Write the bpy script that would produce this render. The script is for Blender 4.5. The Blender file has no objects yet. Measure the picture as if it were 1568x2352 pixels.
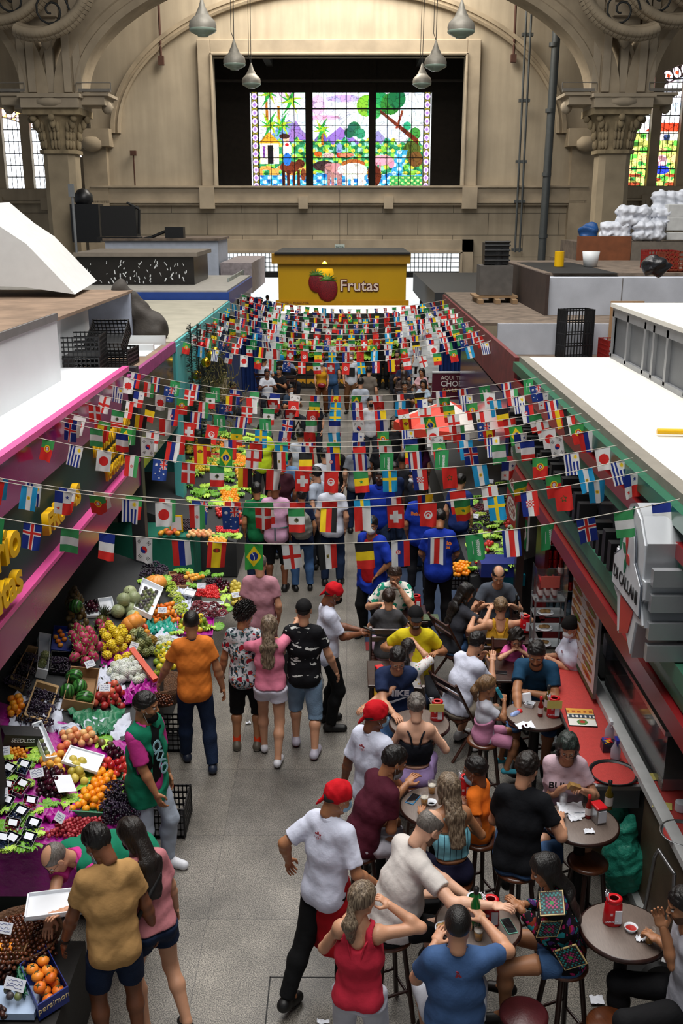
import bpy,math,random
import numpy as np
from mathutils import Vector,Matrix,Euler
R=math.radians
C=bpy.context.scene.collection
random.seed(7)
rng=np.random.RandomState(5)
sc=bpy.context.scene
# ---------------- camera ----------------
FPX=2287.0;TH=math.atan(691/FPX);HC=5.6
PSI=math.atan(14*math.cos(TH)/FPX)
cd=bpy.data.cameras.new('camera');cam=bpy.data.objects.new('camera',cd);C.objects.link(cam)
cd.sensor_fit='VERTICAL';cd.sensor_height=36;cd.lens=FPX/2352*36;cd.clip_end=400
cam.location=(0,0,HC);cam.rotation_euler=(R(90)-TH,0,PSI)
sc.camera=cam
CM=Euler((R(90)-TH,0,PSI)).to_matrix()
def ray(px,py):return CM@Vector(((px-784)/FPX,-(py-1176)/FPX,-1))
def W(px,py,z=0.0):
 d=ray(px,py);t=(z-HC)/d.z;return Vector((d.x*t,d.y*t,z))
def WY(px,py,Y):
 d=ray(px,py);t=Y/d.y;return Vector((d.x*t,Y,HC+d.z*t))
def WX(px,py,X):
 d=ray(px,py);t=X/d.x;return Vector((X,d.y*t,HC+d.z*t))
def WP(px,py,n,c): # n.p = c
 d=ray(px,py);o=Vector((0,0,HC));n=Vector(n);t=(c-n.dot(o))/n.dot(d);return o+d*t
# ---------------- light ----------------
sc.view_settings.view_transform='Standard';sc.view_settings.look='None'
sc.view_settings.exposure=0.14;sc.view_settings.gamma=1.0
w=bpy.data.worlds.new('world');sc.world=w;w.use_nodes=True
wb=w.node_tree.nodes['Background'];wb.inputs[0].default_value=(0.86,0.93,1.0,1);wb.inputs[1].default_value=0.2
def area(name,loc,size,sy,power,col=(1,1,1),rot=(0,0,0)):
 l=bpy.data.lights.new(name,'AREA');l.shape='RECTANGLE';l.size=size;l.size_y=sy;l.energy=power;l.color=col
 o=bpy.data.objects.new(name,l);C.objects.link(o);o.location=loc;o.rotation_euler=rot
 return o
area('skylight',(0,12,17),9,26,4700,(1,.97,.93))
area('skylight_far',(-.4,41.6,16.8),10,5,2300,(1,.95,.86))
area('skylight_mid',(0,31,16.6),10,8,500,(1,.96,.9))
area('street_daylight',(0,53,12),20,6,5000,(.95,.98,1),(R(25),0,0))
# ---------------- materials ----------------
MATS={}
def M(name,col=(.5,.5,.5),rough=.55,metal=0,var=.12,vs=6,bump=.08,bs=60,emit=0,col2=None,spec=.5,trans=0,alpha=1,attr=False,rnd=0,coat=0,sss=0):
 if name in MATS:return MATS[name]
 m=bpy.data.materials.new(name);MATS[name]=m;m.use_nodes=True
 nt=m.node_tree;N=nt.nodes;L=nt.links;b=N['Principled BSDF']
 b.inputs['Roughness'].default_value=rough;b.inputs['Metallic'].default_value=metal
 b.inputs['Specular IOR Level'].default_value=spec
 if trans:b.inputs['Transmission Weight'].default_value=trans;b.inputs['IOR'].default_value=1.3
 if alpha<1:b.inputs['Alpha'].default_value=alpha
 if coat:b.inputs['Coat Weight'].default_value=coat;b.inputs['Coat Roughness'].default_value=.15
 if sss:b.inputs['Subsurface Weight'].default_value=sss;b.inputs['Subsurface Radius'].default_value=(.02,.008,.005)
 tc=N.new('ShaderNodeTexCoord');out=None
 if attr:
  a=N.new('ShaderNodeAttribute');a.attribute_name='Col';out=a.outputs['Color']
 elif col2:
  n=N.new('ShaderNodeTexNoise');n.inputs['Scale'].default_value=vs;n.inputs['Detail'].default_value=5
  L.new(tc.outputs['Object'],n.inputs['Vector'])
  r=N.new('ShaderNodeValToRGB');r.color_ramp.elements[0].position=.38;r.color_ramp.elements[1].position=.62
  r.color_ramp.elements[0].color=(*col,1);r.color_ramp.elements[1].color=(*col2,1)
  if rnd:
   oi=N.new('ShaderNodeObjectInfo');ma=N.new('ShaderNodeMath');ma.operation='MULTIPLY_ADD'
   ma.inputs[1].default_value=rnd;L.new(oi.outputs['Random'],ma.inputs[0]);L.new(n.outputs['Fac'],ma.inputs[2])
   mb_=N.new('ShaderNodeMath');mb_.operation='SUBTRACT';mb_.inputs[1].default_value=rnd/2
   L.new(ma.outputs[0],mb_.inputs[0]);L.new(mb_.outputs[0],r.inputs[0])
  else:L.new(n.outputs['Fac'],r.inputs[0])
  out=r.outputs[0]
 elif var:
  n=N.new('ShaderNodeTexNoise');n.inputs['Scale'].default_value=vs;n.inputs['Detail'].default_value=6
  L.new(tc.outputs['Object'],n.inputs['Vector'])
  mr=N.new('ShaderNodeMapRange');mr.inputs[1].default_value=.3;mr.inputs[2].default_value=.7
  mr.inputs[3].default_value=1-var;mr.inputs[4].default_value=1+var*.6;L.new(n.outputs['Fac'],mr.inputs[0])
  hs=N.new('ShaderNodeHueSaturation');hs.inputs['Color'].default_value=(*col,1);L.new(mr.outputs[0],hs.inputs['Value'])
  out=hs.outputs[0]
 if out:L.new(out,b.inputs['Base Color'])
 else:b.inputs['Base Color'].default_value=(*col,1)
 if emit:
  if out:L.new(out,b.inputs['Emission Color'])
  else:b.inputs['Emission Color'].default_value=(*col,1)
  b.inputs['Emission Strength'].default_value=emit
 if bump:
  n2=N.new('ShaderNodeTexNoise');n2.inputs['Scale'].default_value=bs;n2.inputs['Detail'].default_value=4
  L.new(tc.outputs['Object'],n2.inputs['Vector'])
  bp=N.new('ShaderNodeBump');bp.inputs['Strength'].default_value=bump;bp.inputs['Distance'].default_value=.02
  L.new(n2.outputs['Fac'],bp.inputs['Height']);L.new(bp.outputs[0],b.inputs['Normal'])
 return m
def S(h): # '#rrggbb' sRGB -> linear
 return tuple(((c/255+.055)/1.055)**2.4 if c/255>.04045 else c/255/12.92 for c in(int(h[i:i+2],16)for i in(1,3,5)))
def cloth(name,h,rough=.85,**k):return M('cloth_'+name,S(h),rough,bump=.42,bs=13,var=.1,vs=9,spec=.25,**k)
# ---------------- mesh building ----------------
def mesh_from(name,V,F,mats,mi=None,smooth=True,cols=None):
 me=bpy.data.meshes.new(name)
 V=np.asarray(V,np.float32)
 if isinstance(F,np.ndarray)and F.ndim==2:
  n,k=F.shape
  me.vertices.add(len(V));me.vertices.foreach_set('co',V.ravel())
  me.loops.add(n*k);me.loops.foreach_set('vertex_index',F.astype(np.int32).ravel())
  me.polygons.add(n);me.polygons.foreach_set('loop_start',np.arange(0,n*k,k,dtype=np.int32))
  me.polygons.foreach_set('loop_total',np.full(n,k,np.int32))
 else:
  me.from_pydata([tuple(map(float,v))for v in V],[],[tuple(f)for f in F])
 for m in(mats if isinstance(mats,(list,tuple))else[mats]):me.materials.append(m)
 if mi is not None:me.polygons.foreach_set('material_index',np.asarray(mi,np.int32))
 me.polygons.foreach_set('use_smooth',np.full(len(me.polygons),bool(smooth))if not isinstance(smooth,np.ndarray)else smooth)
 if cols is not None:
  ca=me.color_attributes.new('Col','FLOAT_COLOR','CORNER')
  lt=np.zeros(len(me.polygons),np.int32);me.polygons.foreach_get('loop_total',lt)
  c=np.ones((len(cols),4),np.float32);c[:,:3]=cols
  ca.data.foreach_set('color',np.repeat(c,lt,axis=0).ravel())
 me.update(calc_edges=True);me.validate(verbose=False)
 return me
def tag(o,label=None,cat=None,group=None,kind=None):
 if label:o['label']=label
 if cat:o['category']=cat
 if group:o['group']=group
 if kind:o['kind']=kind
 return o
def link(name,me,parent=None):
 o=bpy.data.objects.new(name,me);C.objects.link(o)
 if parent:o.parent=parent
 return o
def empty(name,loc=(0,0,0),rz=0):
 o=bpy.data.objects.new(name,None);C.objects.link(o);o.location=loc;o.rotation_euler=(0,0,rz);o.empty_display_size=.1
 return o
def copy_tree(o,parent=None):
 c=o.copy();C.objects.link(c)
 if parent:c.parent=parent
 for ch in list(o.children):copy_tree(ch,c)
 return c
class MB:
 def __init__(s):s.V=[];s.F=[];s.I=[];s.S=[];s.i=0;s.sm=False
 def add(s,V,F,sm=None):
  b=len(s.V);s.V+=[tuple(v)for v in V]
  for f in F:s.F.append(tuple(b+j for j in f));s.I.append(s.i);s.S.append(s.sm if sm is None else sm)
  return s
 def box(s,c,d,rz=0,rx=0,ry=0):
  m=Euler((rx,ry,rz)).to_matrix();c=Vector(c)
  V=[c+m@Vector((x*d[0]/2,y*d[1]/2,z*d[2]/2))for x in(-1,1)for y in(-1,1)for z in(-1,1)]
  return s.add(V,[(0,1,3,2),(4,6,7,5),(0,4,5,1),(2,3,7,6),(0,2,6,4),(1,5,7,3)],False)
 def bb(s,a,b):return s.box([(a[i]+b[i])/2 for i in range(3)],[abs(b[i]-a[i])for i in range(3)])
 def cyl(s,a,b,r0,r1=None,n=12,caps=True):
  a=Vector(a);b=Vector(b);r1=r0 if r1 is None else r1;d=(b-a)
  if d.length<1e-6:return s
  q=d.normalized().to_track_quat('Z','Y').to_matrix()
  V=[]
  for p,r in((a,r0),(b,r1)):
   V+=[p+q@Vector((r*math.cos(2*math.pi*k/n),r*math.sin(2*math.pi*k/n),0))for k in range(n)]
  s.add(V,[(k,(k+1)%n,n+(k+1)%n,n+k)for k in range(n)],True)
  if caps:s.add(V,[tuple(range(n-1,-1,-1)),tuple(range(n,2*n))],False)
  return s
 def tube(s,pts,r,n=8):
  for a,b in zip(pts[:-1],pts[1:]):s.cyl(a,b,r,r,n)
  return s
 def lathe(s,prof,c=(0,0,0),n=24,sm=True,sx=1,sy=1):
  c=Vector(c);V=[];k=len(prof)
  for j in range(n):
   a=2*math.pi*j/n
   for r,z in prof:V.append(c+Vector((r*math.cos(a)*sx,r*math.sin(a)*sy,z)))
  F=[(j*k+i,((j+1)%n)*k+i,((j+1)%n)*k+i+1,j*k+i+1)for j in range(n)for i in range(k-1)]
  return s.add(V,F,sm)
 def sph(s,c,r,n=12,sc=(1,1,1),rot=None):
  c=Vector(c);V=[];F=[];k=max(4,n//2)
  for i in range(k+1):
   t=math.pi*i/k
   for j in range(n):
    a=2*math.pi*j/n;v=Vector((r*math.sin(t)*math.cos(a)*sc[0],r*math.sin(t)*math.sin(a)*sc[1],r*math.cos(t)*sc[2]))
    if rot:v=rot@v
    V.append(c+v)
  for i in range(k):
   for j in range(n):F.append((i*n+j,(i+1)*n+j,(i+1)*n+(j+1)%n,i*n+(j+1)%n))
  return s.add(V,F,True)
 def prism(s,pts,z0,z1,m=None): # pts 2-D polygon; m maps (x,y,z)->3-D
  n=len(pts);m=m or(lambda x,y,z:(x,y,z))
  V=[m(x,y,z0)for x,y in pts]+[m(x,y,z1)for x,y in pts]
  return s.add(V,[tuple(range(n-1,-1,-1)),tuple(range(n,2*n))]+[(i,(i+1)%n,n+(i+1)%n,n+i)for i in range(n)],False)
 def quad(s,*p):return s.add(p,[tuple(range(len(p)))],False)
 def me(s,name,mats):
  return mesh_from(name,s.V,s.F,mats,s.I,np.array(s.S,bool))
 def build(s,name,mats,parent=None,loc=None):
  o=link(name,s.me(name,mats),parent)
  if loc is not None:o.location=loc
  return o
def bevel(o,wd=.01,seg=2):
 m=o.modifiers.new('b','BEVEL');m.width=wd;m.segments=seg;m.limit_method='ANGLE';return o
def struct(o):o['kind']='structure';return o
def raster(name,P0,U,V,nu,nv,fn,mat,parent=None,thick=None):
 """flat panel with per-face colours: fn(u,v)->rgb array, u right, v down; U,V full edge vectors"""
 P0,U,V=Vector(P0),Vector(U),Vector(V)
 u,v=np.meshgrid(np.linspace(0,1,nu+1),np.linspace(0,1,nv+1))
 P=np.array(P0)[None,None]+u[...,None]*np.array(U)+v[...,None]*np.array(V)
 idx=np.arange((nu+1)*(nv+1)).reshape(nv+1,nu+1)
 F=np.stack([idx[:-1,:-1],idx[1:,:-1],idx[1:,1:],idx[:-1,1:]],-1).reshape(-1,4)
 uc,vc=np.meshgrid((np.arange(nu)+.5)/nu,(np.arange(nv)+.5)/nv)
 cols=fn(uc,vc).reshape(-1,3)
 return link(name,mesh_from(name,P.reshape(-1,3),F,mat,smooth=False,cols=cols),parent)
def text(s,size,depth,mat,M4,parent=None,name='lettering',align='CENTER',font=None,sx=1,shear=0,off=0):
 cu=bpy.data.curves.new(name,'FONT');cu.body=s;cu.size=size;cu.extrude=depth;cu.align_x=align;cu.align_y='CENTER'
 cu.shear=shear;cu.offset=off;cu.resolution_u=3
 o=bpy.data.objects.new(name,cu);C.objects.link(o)
 bpy.context.view_layer.update()
 me=bpy.data.meshes.new_from_object(o.evaluated_get(bpy.context.evaluated_depsgraph_get()))
 bpy.data.objects.remove(o)
 me.materials.clear();me.materials.append(mat);me.transform(Matrix.Diagonal((sx,1,1,1)));me.transform(M4)
 return link(name,me,parent)
def frame(o,x,y): # matrix with text x-axis, y-axis directions and origin
 x=Vector(x).normalized();y=Vector(y);y=(y-x*y.dot(x)).normalized();z=x.cross(y)
 m=Matrix((x,y,z)).transposed().to_4x4();m.translation=Vector(o);return m
def blend(base,col,m): # raster paint
 base[m]=col;return base
# ---------------- signed-distance modelling (people, hair, cloth, food) ----------------
class SDF:
 def __init__(s,lo,hi,h):
  s.lo=np.array(lo,np.float32);s.h=h
  s.n=np.ceil((np.array(hi)-s.lo)/h).astype(int)+1
  s.D=np.full(s.n,.12,np.float32)
  s.ax=[s.lo[i]+np.arange(s.n[i],dtype=np.float32)*h for i in range(3)]
 def sub(s,lo,hi,m):
  i0=np.clip(np.floor((np.array(lo)-m-s.lo)/s.h).astype(int),0,s.n);i1=np.clip(np.ceil((np.array(hi)+m-s.lo)/s.h).astype(int)+1,0,s.n)
  if np.any(i1<=i0):return None
  sl=tuple(slice(a,b)for a,b in zip(i0,i1))
  return sl,s.ax[0][sl[0]][:,None,None],s.ax[1][sl[1]][None,:,None],s.ax[2][sl[2]][None,None,:]
 def put(s,sl,d,k,op='u'):
  a=s.D[sl]
  if op=='u':
   if k>0:hh=np.maximum(k-np.abs(a-d),0)/k;s.D[sl]=np.minimum(a,d)-hh*hh*k*.25
   else:s.D[sl]=np.minimum(a,d)
  else:
   d=-d
   if k>0:hh=np.maximum(k-np.abs(a-d),0)/k;s.D[sl]=np.maximum(a,d)+hh*hh*k*.25
   else:s.D[sl]=np.maximum(a,d)
 def cap(s,a,b,ra,rb,k=.03,wide=None,fl=1.0,flat=False,op='u'):
  """tapered capsule; wide = unit axis along which the section is stretched by fl (r is the narrow radius)"""
  a=np.array(a,np.float32);b=np.array(b,np.float32);r=max(ra,rb)*max(fl,1)
  q=s.sub(np.minimum(a,b)-r,np.maximum(a,b)+r,k+2*s.h)
  if q is None:return s
  sl,X,Y,Z=q;ba=b-a;L=max(float(np.linalg.norm(ba)),1e-6)
  px,py,pz=X-a[0],Y-a[1],Z-a[2]
  t=(px*ba[0]+py*ba[1]+pz*ba[2])/(L*L);tc=np.clip(t,0,1)
  dx,dy,dz=px-tc*ba[0],py-tc*ba[1],pz-tc*ba[2]
  rr=ra+(rb-ra)*tc
  d2=dx*dx+dy*dy+dz*dz
  if wide is not None and fl>1:
   wv=np.array(wide,np.float32);wv=wv/np.linalg.norm(wv)
   pw=dx*wv[0]+dy*wv[1]+dz*wv[2]
   d=np.sqrt(np.maximum(d2-pw*pw*(1-1/(fl*fl)),1e-10))-rr
  else:d=np.sqrt(d2)-rr
  if flat:d=np.maximum(d,(t-1)*L)
  s.put(sl,d.astype(np.float32),k,op);return s
 def ell(s,c,r,k=.02,rot=None,op='u'):
  r=np.array(r,np.float32);c=np.array(c,np.float32);R_=float(r.max())
  q=s.sub(c-R_,c+R_,k+2*s.h)
  if q is None:return s
  sl,X,Y,Z=q;x,y,z=X-c[0],Y-c[1],Z-c[2]
  if rot is not None:
   m=np.array(rot,np.float32) # columns are local axes
   x,y,z=[x*m[0,j]+y*m[1,j]+z*m[2,j]for j in range(3)]
  q1=np.sqrt((x/r[0])**2+(y/r[1])**2+(z/r[2])**2+1e-9);q2=np.sqrt((x/r[0]**2)**2+(y/r[1]**2)**2+(z/r[2]**2)**2+1e-9)
  s.put(sl,(q1*(q1-1)/q2).astype(np.float32),k,op);return s
 def plane(s,p,n,k=0): # keep the side n points away from (n.(x-p) < 0)
  n=np.array(n,np.float32);n/=np.linalg.norm(n);p=np.array(p,np.float32)
  d=(s.ax[0][:,None,None]-p[0])*n[0]+(s.ax[1][None,:,None]-p[1])*n[1]+(s.ax[2][None,None,:]-p[2])*n[2]
  s.D=np.maximum(s.D,d);return s
 def wave(s,amp,f,seed=0,sc=(1,1,1)):
  X,Y,Z=s.ax[0][:,None,None],s.ax[1][None,:,None],s.ax[2][None,None,:]
  r=np.random.RandomState(seed);w=0
  for i in range(4):
   v=r.normal(size=3);v/=np.linalg.norm(v);v*=f*r.uniform(.6,1.6)*np.array(sc);ph=r.uniform(0,6.28)
   w=w+np.sin(X*v[0]+Y*v[1]+Z*v[2]+ph+1.5*np.sin(X*v[1]*.5+Z*v[0]*.6+Y*v[2]*.4))
  s.D=s.D+(amp*.5*w).astype(np.float32);return s
 def mesh(s):
  D=s.D.copy();D[0]=D[-1]=.05;D[:,0]=D[:,-1]=.05;D[:,:,0]=D[:,:,-1]=.05
  I=D<0;n=np.array(D.shape)-1
  cnt=np.zeros(n,np.int8)
  for a in(0,1):
   for b in(0,1):
    for c in(0,1):cnt+=I[a:a+n[0],b:b+n[1],c:c+n[2]]
  act=(cnt>0)&(cnt<8);ii=np.argwhere(act)
  if len(ii)==0:return np.zeros((0,3),np.float32),np.zeros((0,4),np.int32)
  ids=np.full(n,-1,np.int32);ids[act]=np.arange(len(ii))
  acc=np.zeros((len(ii),3),np.float32);num=np.zeros(len(ii),np.float32)
  cs=[(a,b,c)for a in(0,1)for b in(0,1)for c in(0,1)]
  cv={c:D[ii[:,0]+c[0],ii[:,1]+c[1],ii[:,2]+c[2]]for c in cs}
  for c in cs:
   for ax in range(3):
    if c[ax]==0:
     e=list(c);e[ax]=1;e=tuple(e);u,v=cv[c],cv[e];m=(u<0)!=(v<0)
     t=np.where(m,u/np.where(m,u-v,1),0)
     for j in range(3):acc[:,j]+=np.where(m,c[j]+(t if j==ax else 0),0)
     num+=m
  V=(ii+acc/num[:,None])*s.h+s.lo
  Fs=[]
  for ax in range(3):
   o=[(ax+1)%3,(ax+2)%3]
   sl0=[slice(None)]*3;sl1=[slice(None)]*3;sl0[ax]=slice(0,-1);sl1[ax]=slice(1,None)
   A,B=I[tuple(sl0)],I[tuple(sl1)];e=np.argwhere(A!=B)
   e=e[(e[:,o[0]]>0)&(e[:,o[1]]>0)&(e[:,o[0]]<n[o[0]])&(e[:,o[1]]<n[o[1]])]
   sg=A[e[:,0],e[:,1],e[:,2]]
   def g(d0,d1):
    q=e.copy();q[:,o[0]]-=d0;q[:,o[1]]-=d1;return ids[q[:,0],q[:,1],q[:,2]]
   Q=np.stack([g(1,1),g(0,1),g(0,0),g(1,0)],1);Q[~sg]=Q[~sg][:,::-1]
   Fs.append(Q)
  F=np.concatenate(Fs);F=F[(F>=0).all(1)]
  return V.astype(np.float32),F
def nrm(v):v=np.array(v,float);return v/max(np.linalg.norm(v),1e-9)
def xf(V,m,o):return V@np.array(m,float).T+np.array(o,float) # m: columns are the axes
def join(parts):
 Vs,Fs,Ms,b=[],[],[],0
 for V,F,mi in parts:
  if len(V)==0:continue
  Vs.append(V);Fs.append(F+b);Ms.append(np.full(len(F),mi)if np.isscalar(mi)else mi);b+=len(V)
 return np.concatenate(Vs),np.concatenate(Fs),np.concatenate(Ms)
def sphere_q(c,r,n=8):
 k=n;V=[];F=[]
 for i in range(k+1):
  t=math.pi*i/k
  for j in range(2*n):a=math.pi*j/n;V.append((c[0]+r*math.sin(t)*math.cos(a),c[1]+r*math.cos(t),c[2]+r*math.sin(t)*math.sin(a)))
 for i in range(k):
  for j in range(2*n):F.append((i*2*n+j,i*2*n+(j+1)%(2*n),(i+1)*2*n+(j+1)%(2*n),(i+1)*2*n+j))
 return np.array(V),np.array(F)
HEADS={}
def head_mesh(beard,fem,h=.0045):
 key=(beard,fem,h)
 if key in HEADS:return HEADS[key]
 s=SDF((-.1,-.13,-.16),(.1,.15,.14),h)
 s.ell((0,-.014,.03),(.074,.097,.09),0)
 s.ell((0,.024,-.04),(.056 if fem else .06,.064,.074),.03)
 s.ell((0,.06,-.092),(.02,.018,.018)if fem else(.026,.02,.019),.02)
 for e in(-1,1):
  s.cap((e*.052,.0,-.06),(e*.024,.055,-.092),.012,.012,.03)
  s.ell((e*.036,.062,-.028),(.02,.018,.018),.02)
 s.cap((-.036,.076,.026),(.036,.076,.026),.009,.009,.02)
 for e in(-1,1):s.ell((e*.031,.094,.006),(.018,.015,.012),.012,op='s')
 s.cap((0,.084,.012),(0,.106,-.026),.007,.0105,.01)
 for e in(-1,1):s.ell((e*.0115,.098,-.03),(.008,.009,.007),.006)
 s.cap((-.017,.082,-.055),(.017,.082,-.055),.0075,.0075,.008)
 s.cap((-.014,.081,-.065),(.014,.081,-.065),.008,.008,.006)
 s.cap((-.02,.093,-.0595),(.02,.093,-.0595),.0022,.0022,.003,op='s')
 for e in(-1,1):
  s.ell((e*.076,-.006,-.002),(.01,.019,.031),.006)
  s.ell((e*.085,0,0),(.006,.01,.018),.006,op='s')
 s.cap((0,-.03,-.05),(0,-.035,-.13),.052,.05,.03)
 V,F=s.mesh();c=V[F].mean(1);mi=np.zeros(len(F),int)
 lip=(c[:,1]>.078)&(np.abs(c[:,0])<.023)&(c[:,2]<-.0495)&(c[:,2]>-.0715);mi[lip]=1
 br=(c[:,1]>.06)&(np.abs(c[:,0])>.012)&(np.abs(c[:,0])<.049)&(np.abs(c[:,2]-.027+np.abs(np.abs(c[:,0])-.03)*.25)<.005);mi[br]=2
 if beard:
  bd=(c[:,2]<-.036)&(c[:,1]>-.005)&~lip&(c[:,2]>-.125)&~((np.abs(c[:,0])<.02)&(c[:,2]>-.04))
  bd&=~((c[:,2]>-.05)&(np.abs(c[:,0])>.022)&(np.abs(c[:,0])<.05)&(c[:,1]>.03));mi[bd]=5
 P=[(V,F,mi)]
 for e in(-1,1):
  v,f=sphere_q((e*.031,.0725,.004),.0135,7);cc=v[f].mean(1)-np.array([e*.031,.0725,.004])
  P.append((v,f,np.where(cc[:,1]>.0118,4,3)))
 HEADS[key]=join(P);return HEADS[key]
HANDS={}
def hand_mesh(side,curl,h=.0042): # wrist at origin, +y fingers, +z back of hand, thumb towards -x*side
 key=(side,curl,h)
 if key in HANDS:return HANDS[key]
 s=SDF((-.095,-.04,-.13),(.095,.21,.05),h)
 s.cap((0,-.02,0),(0,.02,0),.019,.019,.01,(1,0,0),1.35)
 s.cap((.006,.03,0),(.006,.075,0),.0145,.013,.02,(1,0,0),2.5)
 cu=R({'flat':6,'relax':24,'grip':52,'fist':78}[curl])
 for i,(x,L,rr)in enumerate(((-.026,.068,.009),(-.006,.077,.0092),(.015,.071,.0088),(.034,.055,.008))):
  p=np.array([x,.085,0]);a=cu*.6;d0=np.array([x*1.6,1,0]);d0/=np.linalg.norm(d0)
  for j,fr in enumerate((.45,.32,.23)):
   q=p+(d0*math.cos(a)+np.array([0,0,-1])*math.sin(a))*L*fr
   s.cap(p,q,rr*(1-.08*j),rr*(.93-.08*j),.0035);p=q;a+=cu
 t0=np.array([-.025,.015,-.006]);t1=np.array([-.052,.05,-.012-.02*cu]);t2=np.array([-.055+.012*cu,.082,-.018-.03*cu])
 s.cap(t0,t1,.0145,.011,.01);s.cap(t1,t2,.0105,.0085,.004)
 V,F=s.mesh()
 if side<0:V=V*np.array([-1,1,1],np.float32);F=F[:,::-1]
 HANDS[key]=(V,F);return HANDS[key]
SHOES={}
def shoe_mesh(kind,h=.006): # heel at origin-.06, toe +y, sole z=0 ; returns V,F,mi (0 upper,1 sole)
 if kind in SHOES:return SHOES[kind]
 s=SDF((-.08,-.12,-.03),(.08,.25,.16),h)
 s.cap((0,-.04,.045),(0,.15,.035),.044,.04,.02,(0,0,1),1)
 s.cap((0,-.03,.06),(0,.0,.10 if kind!='slip' else .07),.04,.038,.03)
 s.cap((0,.05,.05),(0,.14,.03),.035,.03,.03)
 s.plane((0,0,.0),(0,0,-1));
 s.plane((0,.0,.115 if kind!='slip' else .08),(0,.1,1))
 V,F=s.mesh();c=V[F].mean(1);SHOES[kind]=(V,F,np.where(c[:,2]<.026,1,0));return SHOES[kind]
def ik(a,t,l1,l2,pole):
 a=np.array(a,float);t=np.array(t,float);d=t-a;L=np.linalg.norm(d);mx=(l1+l2)*.995
 if L>mx:t=a+d/L*mx;L=mx;d=t-a
 L=max(L,abs(l1-l2)+.02,.05);u=d/max(np.linalg.norm(d),1e-6)
 x=(l1*l1-l2*l2+L*L)/(2*L);hh=math.sqrt(max(l1*l1-x*x,0))
 p=np.array(pole,float);p=nrm(p-u*np.dot(p,u));return a+u*x+p*hh,t
def rotm(yaw=0,pitch=0,roll=0): # columns right, forward, up ; yaw clockwise from +Y seen from above ; pitch + = nod down
 return np.array(Euler((0,0,-R(yaw))).to_matrix()@Euler((-R(pitch),0,0)).to_matrix()@Euler((0,R(roll),0)).to_matrix())
SKIN={'pale':'#d9a98d','light':'#c99474','tan':'#a8734f','brown':'#7a4a30','dark':'#4d2e20'}
def skin(k):return M('skin_'+k,S(SKIN[k]),.5,var=.08,vs=12,bump=.05,bs=90,sss=.06)
def hairmat(k):
 h={'black':'#14100e','brown':'#35231a','dark':'#1f1712','blond':'#7a5c3c','blonde':'#8d7150','grey':'#77706a','ash':'#4a3a2c','green':'#2c3a34'}[k]
 c=S(h);c2={'blonde':S('#3c2c20'),'ash':S('#92806a'),'grey':S('#55504a'),'green':S('#12100f')}.get(k,tuple(x*.55 for x in c))
 m=M('hair_'+k,c,.42,vs=4,col2=c2,bump=0)
 if 'tweaked' not in m:
  m['tweaked']=1;nt=m.node_tree;n=[x for x in nt.nodes if x.type=='TEX_NOISE'][0]
  mp=nt.nodes.new('ShaderNodeMapping');tc=[x for x in nt.nodes if x.type=='TEX_COORD'][0]
  mp.inputs['Scale'].default_value=(30,30,1.6);nt.links.new(tc.outputs['Object'],mp.inputs[0]);nt.links.new(mp.outputs[0],n.inputs['Vector'])
  bp=nt.nodes.new('ShaderNodeBump');bp.inputs['Strength'].default_value=.6;bp.inputs['Distance'].default_value=.01
  nt.links.new(n.outputs['Fac'],bp.inputs['Height']);nt.links.new(bp.outputs[0],nt.nodes['Principled BSDF'].inputs['Normal'])
 return m
PEOPLE=[]
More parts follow.
